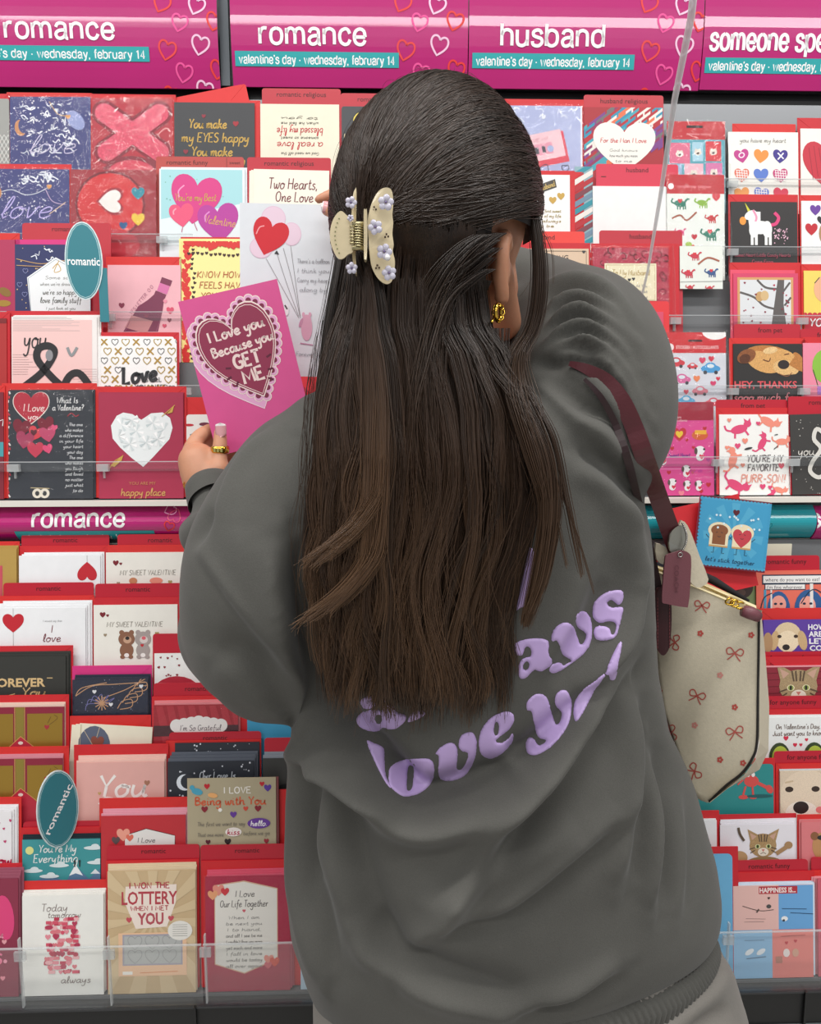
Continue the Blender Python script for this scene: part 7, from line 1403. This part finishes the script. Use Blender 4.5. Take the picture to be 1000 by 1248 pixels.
# gusset at the right side
gs = [(925, 748, 0), (931, 800, .012), (935, 860, .02), (935, 925, .02), (915, 950, .012), (863, 979, 0)]
gm_ = MB(); fr = [P(x, y, BF(925)+.001) for x, y in ((925, 750), (925, 800), (925, 905), (920, 926), (906, 945), (864, 979))]; bk = [P(x, y, BF(925)+.07) for x, y in ((927, 745), (932, 795), (937, 860), (936, 915), (925, 938), (868, 972))]
for i in range(5): gm_.v += [tuple(fr[i]), tuple(fr[i+1]), tuple(bk[i+1]), tuple(bk[i])]; gm_.f.append(tuple(range(4*i, 4*i+4))); gm_.m.append(0)
sub(gm_.build('side_gusset', None, [CANV], False), bag)
def tubeon(name, pts, r_, m, root, lift=.001, bvh=None, n=8, cyl=1):
    q = []
    for x, y in smooth_path(pts, 6):
        h = onto(x, y, lift, BBV); q.append(h if h is not None else P(x, y, BF(x)-lift))
    mb = MB(); mb.tube(q, r_, n); return sub(mb.build(name, None, [m], True), root)
tubeon('piping', [(924.5, 752), (924, 800), (923, 850), (922, 905), (916, 925), (903, 943), (885, 957), (864, 977)], .0013, mat('black_piping', '#211d1d', .5), bag)
# zip panel and mouth
zp = MB(); A_ = [(783, 690), (850, 717), (922, 747)]; B_ = [(783, 683), (850, 706), (921, 738)]
zp.prism([P(x, y, BF(x)-.001) for x, y in A_]+[P(x, y, BF(x)+.012) for x, y in B_[::-1]], [P(x, y+3, BF(x)+.001) for x, y in A_]+[P(x, y+3, BF(x)+.014) for x, y in B_[::-1]]); sub(zp.build('zip_tape', None, [mat('cream_zip_tape', '#e4d6ac', .6)], False), bag)
for i in range(46):
    pass
zt_ = MB(); 
for i in range(60): t = i/59; x = 786+134*t; y = np.interp(x, [783, 850, 921], [686.5, 711.5, 742.5]); c = P(x, y, BF(x)+.004); zt_.box(tuple(c-[.0006, .002, .0009]), tuple(c+[.0006, .001, .0009]))
o = sub(zt_.build('zip_teeth', None, [mat('pale_gold_zip', '#cdb878', .35, metal=.7)]), bag); o['kind'] = 'stuff'
mo = MB(); mo.tube([P(x, y, BF(x)+.022) for x, y in ((790, 674), (830, 690), (870, 708), (912, 733))], [.003, .0045, .0045, .002], 8); sub(mo.build('dark_lining_edge', None, [mat('bag_lining', '#1f1a1c', .8)], True), bag)
ztab = MB(); ztab.tube([P(904, 744, .757), P(914, 747, .756), P(924, 752, .757)], [.0058, .0068, .0055], 12); sub(ztab.build('leather_zip_end', None, [MAUV], True), bag)
pl_ = MB(); 
for k in range(3): 
    c = P(889+k*6, 733+k*2.2, .757); pl_.tube([c+np.array([.0042*math.cos(t), .0015*math.sin(t*2+k), .0034*math.sin(t)]) for t in np.linspace(0, 2*math.pi, 18)], .0011, 6, cap=False)
sub(pl_.build('zip_pull', None, [GOLD], True), bag); plate('zip_slider', [(888, 727, .758), (898, 729, .757), (908, 735, .756), (906, 741, .756), (894, 738, .757), (887, 733, .758)], bag, mat('zip_slider_cream', '#e8d4a0', .3, metal=.5), .003)
# printed bows and florets
BOW = '#b5564c'; bp = []; 
class OnBag(Art):
    def build(s, name, root):
        vs2 = []
        for x, y, z in s.v:
            h = onto(x, -z, .0005, BBV); vs2.append(tuple(h if h is not None else P(x, -z, BF(x)-.001)))
        o = pydata(name, vs2, s.f, None, s.cols, False, s.m); return sub(o, root)
def bow(a, x, y, s_, rot, c=BOW):
    t0 = math.radians(rot); R_ = lambda u, v_: (x+(u*math.cos(t0)-v_*math.sin(t0))*s_, y+(u*math.sin(t0)+v_*math.cos(t0))*s_)
    for sg in (-1, 1): a.line([R_(0, 0), R_(sg*5, -5), R_(sg*9, -3), R_(sg*7, 2), R_(0, 0)], 1.5, c, sm=True); a.line([R_(0, 0), R_(sg*3, 4), R_(sg*7, 8)], 1.5, c, sm=True)
    a.ell(*R_(0, 0), 1.8, 1.8, c, 8)
for x, y, s_, rt in ((855, 738, 1, 10), (822, 783, 1, 95), (895, 796, 1.15, 8), (849, 848, 1.1, 20), (818, 893, 1, 80), (895, 892, 1.15, -10), (846, 940, 1.1, 60)):
    ba = OnBag(0, 0, 1, 0); bow(ba, x, y, s_, rt); ba.build('printed_bow', bag)
for x, y in ((915, 774), (853, 772), (877, 823), (803, 842), (895, 862), (846, 884), (877, 926), (905, 930)):
    ba = OnBag(0, 0, 1, 0)
    for i in range(5): t = i*1.26; ba.ell(x+2.4*math.cos(t), y+2.4*math.sin(t), 1.7, 1.7, '#b8493f' if (x+y) % 2 else '#cf8a80', 7)
    ba.build('printed_floret', bag)
# straps
def strap(name, pts, w_, th, m, root, edge=None):
    """flat strap through 3-D points with per-point width vectors in the picture plane"""
    q = smooth_path([np.array(p, float) for p in pts], 6); L_ = []; R_ = []
    P3 = [P(a[0], a[1], a[2]) for a in q]; wv = np.interp(np.linspace(0, 1, len(q)), np.linspace(0, 1, len(w_)), w_)
    mb = MB(); K = len(P3)
    for i in range(K):
        t = P3[min(i+1, K-1)]-P3[max(i-1, 0)]; t /= np.linalg.norm(t); vw = P3[i]-CAM; vw /= np.linalg.norm(vw); s_ = np.cross(t, vw); s_ /= np.linalg.norm(s_); n_ = np.cross(s_, t)
        for a_, b_ in ((-1, -1), (1, -1), (1, 1), (-1, 1)): mb.v.append(tuple(P3[i]+s_*a_*wv[i]/2+n_*b_*th/2))
    for i in range(K-1):
        for a_ in range(4): b_ = (a_+1) % 4; mb.f.append((4*i+a_, 4*i+b_, 4*i+4+b_, 4*i+4+a_)); mb.m.append(0)
    mb.f += [(0, 1, 2, 3), (4*K-1, 4*K-2, 4*K-3, 4*K-4)]; mb.m += [0, 0]; return sub(mb.build(name, None, [m]), root)
def sY(x, y, d=.006, df=.75):
    h = onto(x, y, d); return float(h[1]) if h is not None else df
s1 = [(694, 443), (715, 450), (738, 464), (757, 488), (772, 520), (786, 560), (800, 600)]
strap('shoulder_strap', [(x, y, sY(x, y)) for x, y in s1]+[(814, 640, .775), (826, 672, .785), (838, 702, .80)], [.004, .009, .013, .015, .0155, .0165, .0175, .0185, .019, .019], .003, BURG, bag)
s2 = [(712, 462), (732, 484), (750, 518), (764, 558), (775, 600)]
strap('shoulder_strap', [(x, y, sY(x, y, .004)) for x, y in s2]+[(786, 640, .80), (795, 680, .805), (803, 722, .80)], [.003, .005, .006, .007, .0065, .006, .0065, .008], .003, mat('strap_edge_dark', '#2b1216', .4), bag)
plate('strap_end', [(799, 722, .794), (806, 716, .792), (815, 720, .790), (818, 740, .789), (817.5, 770, .789), (815, 790, .789), (808, 799, .790), (801, 790, .792), (798.5, 760, .793)], bag, mat('strap_end_dark', '#3c1218', .4), .003)
st_ = MB()
for (x, y) in [(801+(i % 2)*14.5, 730+i//2*4.2) for i in range(30)]: c = P(x, y, .788); st_.box(tuple(c-[.0003, .0003, .0012]), tuple(c+[.0003, .0006, .0012]))
o = sub(st_.build('stitching', None, [mat('stitch_thread', '#7a3a3e', .7)]), bag); o['kind'] = 'stuff'
# hang tags
ht = empty('luggage_tag', P(825, 670, .765)); tag(ht, 'mauve leather tag stamped with letters hanging from the bag strap', 'tag')
plate('leather_tag', [(812, 677, .764), (823, 673, .764), (831, 671, .764), (839, 674, .764), (842, 682, .764), (841, 710, .764), (838.5, 737, .764), (834, 740, .764), (812, 736, .764), (806.5, 732, .764), (808, 705, .764), (810, 684, .764)], ht, MAUV, .003, smooth=3)
tl_ = Art(824, 706, .764/FPX*1.02, 0); tl_.hand('COACH', 824, 706, 4.6, '#5c3038', lw=.8, w=34, slant=0, rot=88); o = tl_.build('stamped_lettering', ht); c = P(824, 706, .7625); o.location = Vector(c)-Vector(ht.location)
gr_ = MB(); c = P(828.5, 676, .7625); gr_.tube([c+np.array([.0022*math.cos(t), 0, .0022*math.sin(t)]) for t in np.linspace(0, 2*math.pi, 14)], .0006, 5, cap=False); sub(gr_.build('eyelet', None, [mat('steel', '#b8b4b0', .25, metal=1)], True), ht)
bc = MB()
for i in range(22): t = i/21; x = 828+7*math.sin(t*3.1)+t*3; y = 676-38*t; ellipsoid(bc, P(x, y, .768-.006*math.sin(3.1*t)), (.0012,)*3, 6)
o = sub(bc.build('bead_chain', None, [mat('steel', '#b8b4b0', .25, metal=1)], True), ht); o['kind'] = 'stuff'
ch = empty('canvas_hang_tag', P(845, 640, .785)); tag(ch, 'cream canvas flap charm hanging behind the mauve tag', 'charm')
plate('canvas_flap', [(827, 640, .778), (834, 636, .778), (842, 650, .778), (853, 680, .778), (863, 706, .778), (857, 714, .778), (848, 716, .778), (838, 705, .778), (830, 690, .778)], ch, CANV, .004, smooth=2)
plate('canvas_flap', [(799, 662, .79), (812, 668, .788), (824, 676, .786), (820, 692, .786), (808, 688, .788), (800, 682, .79)], ch, CANV, .004, smooth=2)
plate('metal_clasp', [(815, 656, .774), (818, 648, .773), (826, 641, .772), (833, 642, .772), (836, 655, .772), (833, 668, .772), (827, 676, .772), (817, 672, .773)], ch, mat('steel_satin', '#a9a89e', .3, metal=.8), .004, smooth=3)
# bread card standing high in the pocket, envelope leaning behind it
def bread(a):
    a.rect(0, 0, 92, 92, '#6c1c30'); [a.ell(3+i*4.3, 3.6, 2.4, 2.4, '#4aa6cc', 8) for i in range(21)]; [a.ell(3+i*4.3, 81.4, 2.4, 2.4, '#4aa6cc', 8) for i in range(21)]; a.rect(4, 4, 87, 81, '#3f9dc8'); burst(a, 45, 42, 37, 11, '#52abd0')
    a.rect(4, 4, 6, 81, '#3f9dc8'); [a.ell(3.6, 4+i*4.3, 2.2, 2.2, '#3f9dc8', 8) for i in range(18)]; [a.ell(87.4, 4+i*4.3, 2.2, 2.2, '#3f9dc8', 8) for i in range(18)]
    a.heart(46, 17, 8, '#5c1424')
    for cx, f, e in ((28, '#8c5634', 0), (56, '#c8404c', 1)):
        a.rect(cx-11.5, 42, cx+11.5, 60, '#efe0bc'); a.ell(cx, 40, 14, 10, '#efe0bc'); a.rect(cx-11.5, 58, cx+11.5, 60, '#c9a068')
        if e: a.heart(cx, 47, 23, f)
        else: a.rect(cx-8, 40, cx+8, 57, f); a.ell(cx, 40, 10.5, 7, f)
        a.line([(cx-4, 43), (cx-2, 42)], .7, BK); a.line([(cx+2, 42), (cx+4, 43)], .7, BK); a.line([(cx-2, 47), (cx, 48), (cx+2, 47)], .7, BK); a.line([(cx-5, 60), (cx-5, 67), (cx-8, 67)], .7, '#1c2c3c'); a.line([(cx+5, 60), (cx+5, 67), (cx+8, 67)], .7, '#1c2c3c'); a.line([(cx-12, 50), (cx-16, 46)], .7, '#1c2c3c'); a.line([(cx+12, 50), (cx+16, 46)], .7, '#1c2c3c')
    q = random.Random(4); [a.ell(q.uniform(10, 82), q.uniform(20, 38), 1.4, 1.4, '#d8eef6', 8) for _ in range(16)]; a.hand("let's stick together", 44, 75, 5, '#1c4c6c', lw=.7, w=60)
held('greeting_card', (853, 603), 88, 1.060, 6.5, .97, '#d05a8c', bread, 'blue card with two bread slices sticking up at a tilt', lean=-8)
hitp = P(853, 612, 1.070); ev = empty('envelope', hitp); ev.rotation_euler = (math.radians(-8), 0, 0); ev.rotation_euler = (Matrix.Rotation(math.radians(-8), 3, 'X') @ Matrix.Rotation(math.radians(-12), 3, 'Y')).to_euler()
slab(-.052, .055, .13, 0, .0012).build('envelope_body', ev, [paper('#d6242e')]); tag(ev, 'red envelope leaning behind the tilted bread card', 'envelope')
# clear hanging rod near the camera at the top right
rod = empty('clear_hanging_rod', P(845, 0, .95)); rm = MB(); rm.tube([P(848, -40, .86), P(842, 20, .90), P(822, 120, .98), P(805, 235, 1.06), P(789, 330, 1.12), P(772, 402, 1.16)], [.0042, .004, .0036, .0027, .0018, .0014], 8)
sub(rm.build('rod', None, [clear_mat('frosted_rod', (.9, .9, .9), .9, milk=.55)], True), rod); tag(rod, 'thin clear plastic rod hanging slanted in front of the husband cards', 'rod')

# plain cards filling the pockets that the woman hides
q = random.Random(12)
OW = ['first', 'second', 'third', 'fourth', 'fifth', 'sixth']; TW = dict(U1='first upper', U2='second upper', U3='third upper', U4='fourth upper', U5='fifth upper', L1='first lower', L2='second lower', L3='third lower', L4='fourth lower', L5='fifth lower', L6='sixth lower', L7='front lower')
for row, t, xs in (('U2', 215, (520, 622)), ('U3', 310, (420, 520)), ('U4', 415, (330, 432, 534, 636)), ('U5', 485, (340, 450, 560, 670)), ('L1', 685, (240, 345, 450, 555, 660, 745)), ('L2', 745, (280, 390, 500, 610, 720)), ('L3', 808, (300, 410, 520, 630, 740, 845)), ('L4', 868, (388, 500, 610, 720, 830)), ('L5', 932, (400, 510, 620, 730)), ('L6', 1000, (390, 500, 610, 720)), ('L7', 1075, (440, 550, 660, 765))):
    for xi, x in enumerate(xs):
        o, wd, hh = place('greeting_card', (x, t, x+98), row, 2); col = q.choice(['#e8d8cc', '#c8324c', '#f0ece6', '#e49aa8', '#343a48', '#a82a3c'])
        slab(-wd/2, wd/2, hh, 0, .0012).build('card_stock', o, [paper(col)]); a = Art(0, 0, wd/98, 0, (-wd/2, wd/2, -hh, 0)); a.heart(0, 45, 40, '#d8303c' if col != '#c8324c' else '#f0d8d4'); a.build('printed_artwork', o)
        tag(o, f'{OW[xi]} hidden heart card behind the woman, {TW[row]} tier', 'greeting card', 'cards hidden behind the woman')
        slab(-wd/2-.003, wd/2+.003, hh, 0, .0008).build('envelope_body', (lambda e: (tag(e, f'{OW[xi]} hidden red envelope behind the woman, {TW[row]} tier', 'envelope', 'envelopes hidden behind the woman'), e)[1])(place('envelope', (x, t-7, x+98), row, 4)[0]), [paper('#d6242e')])
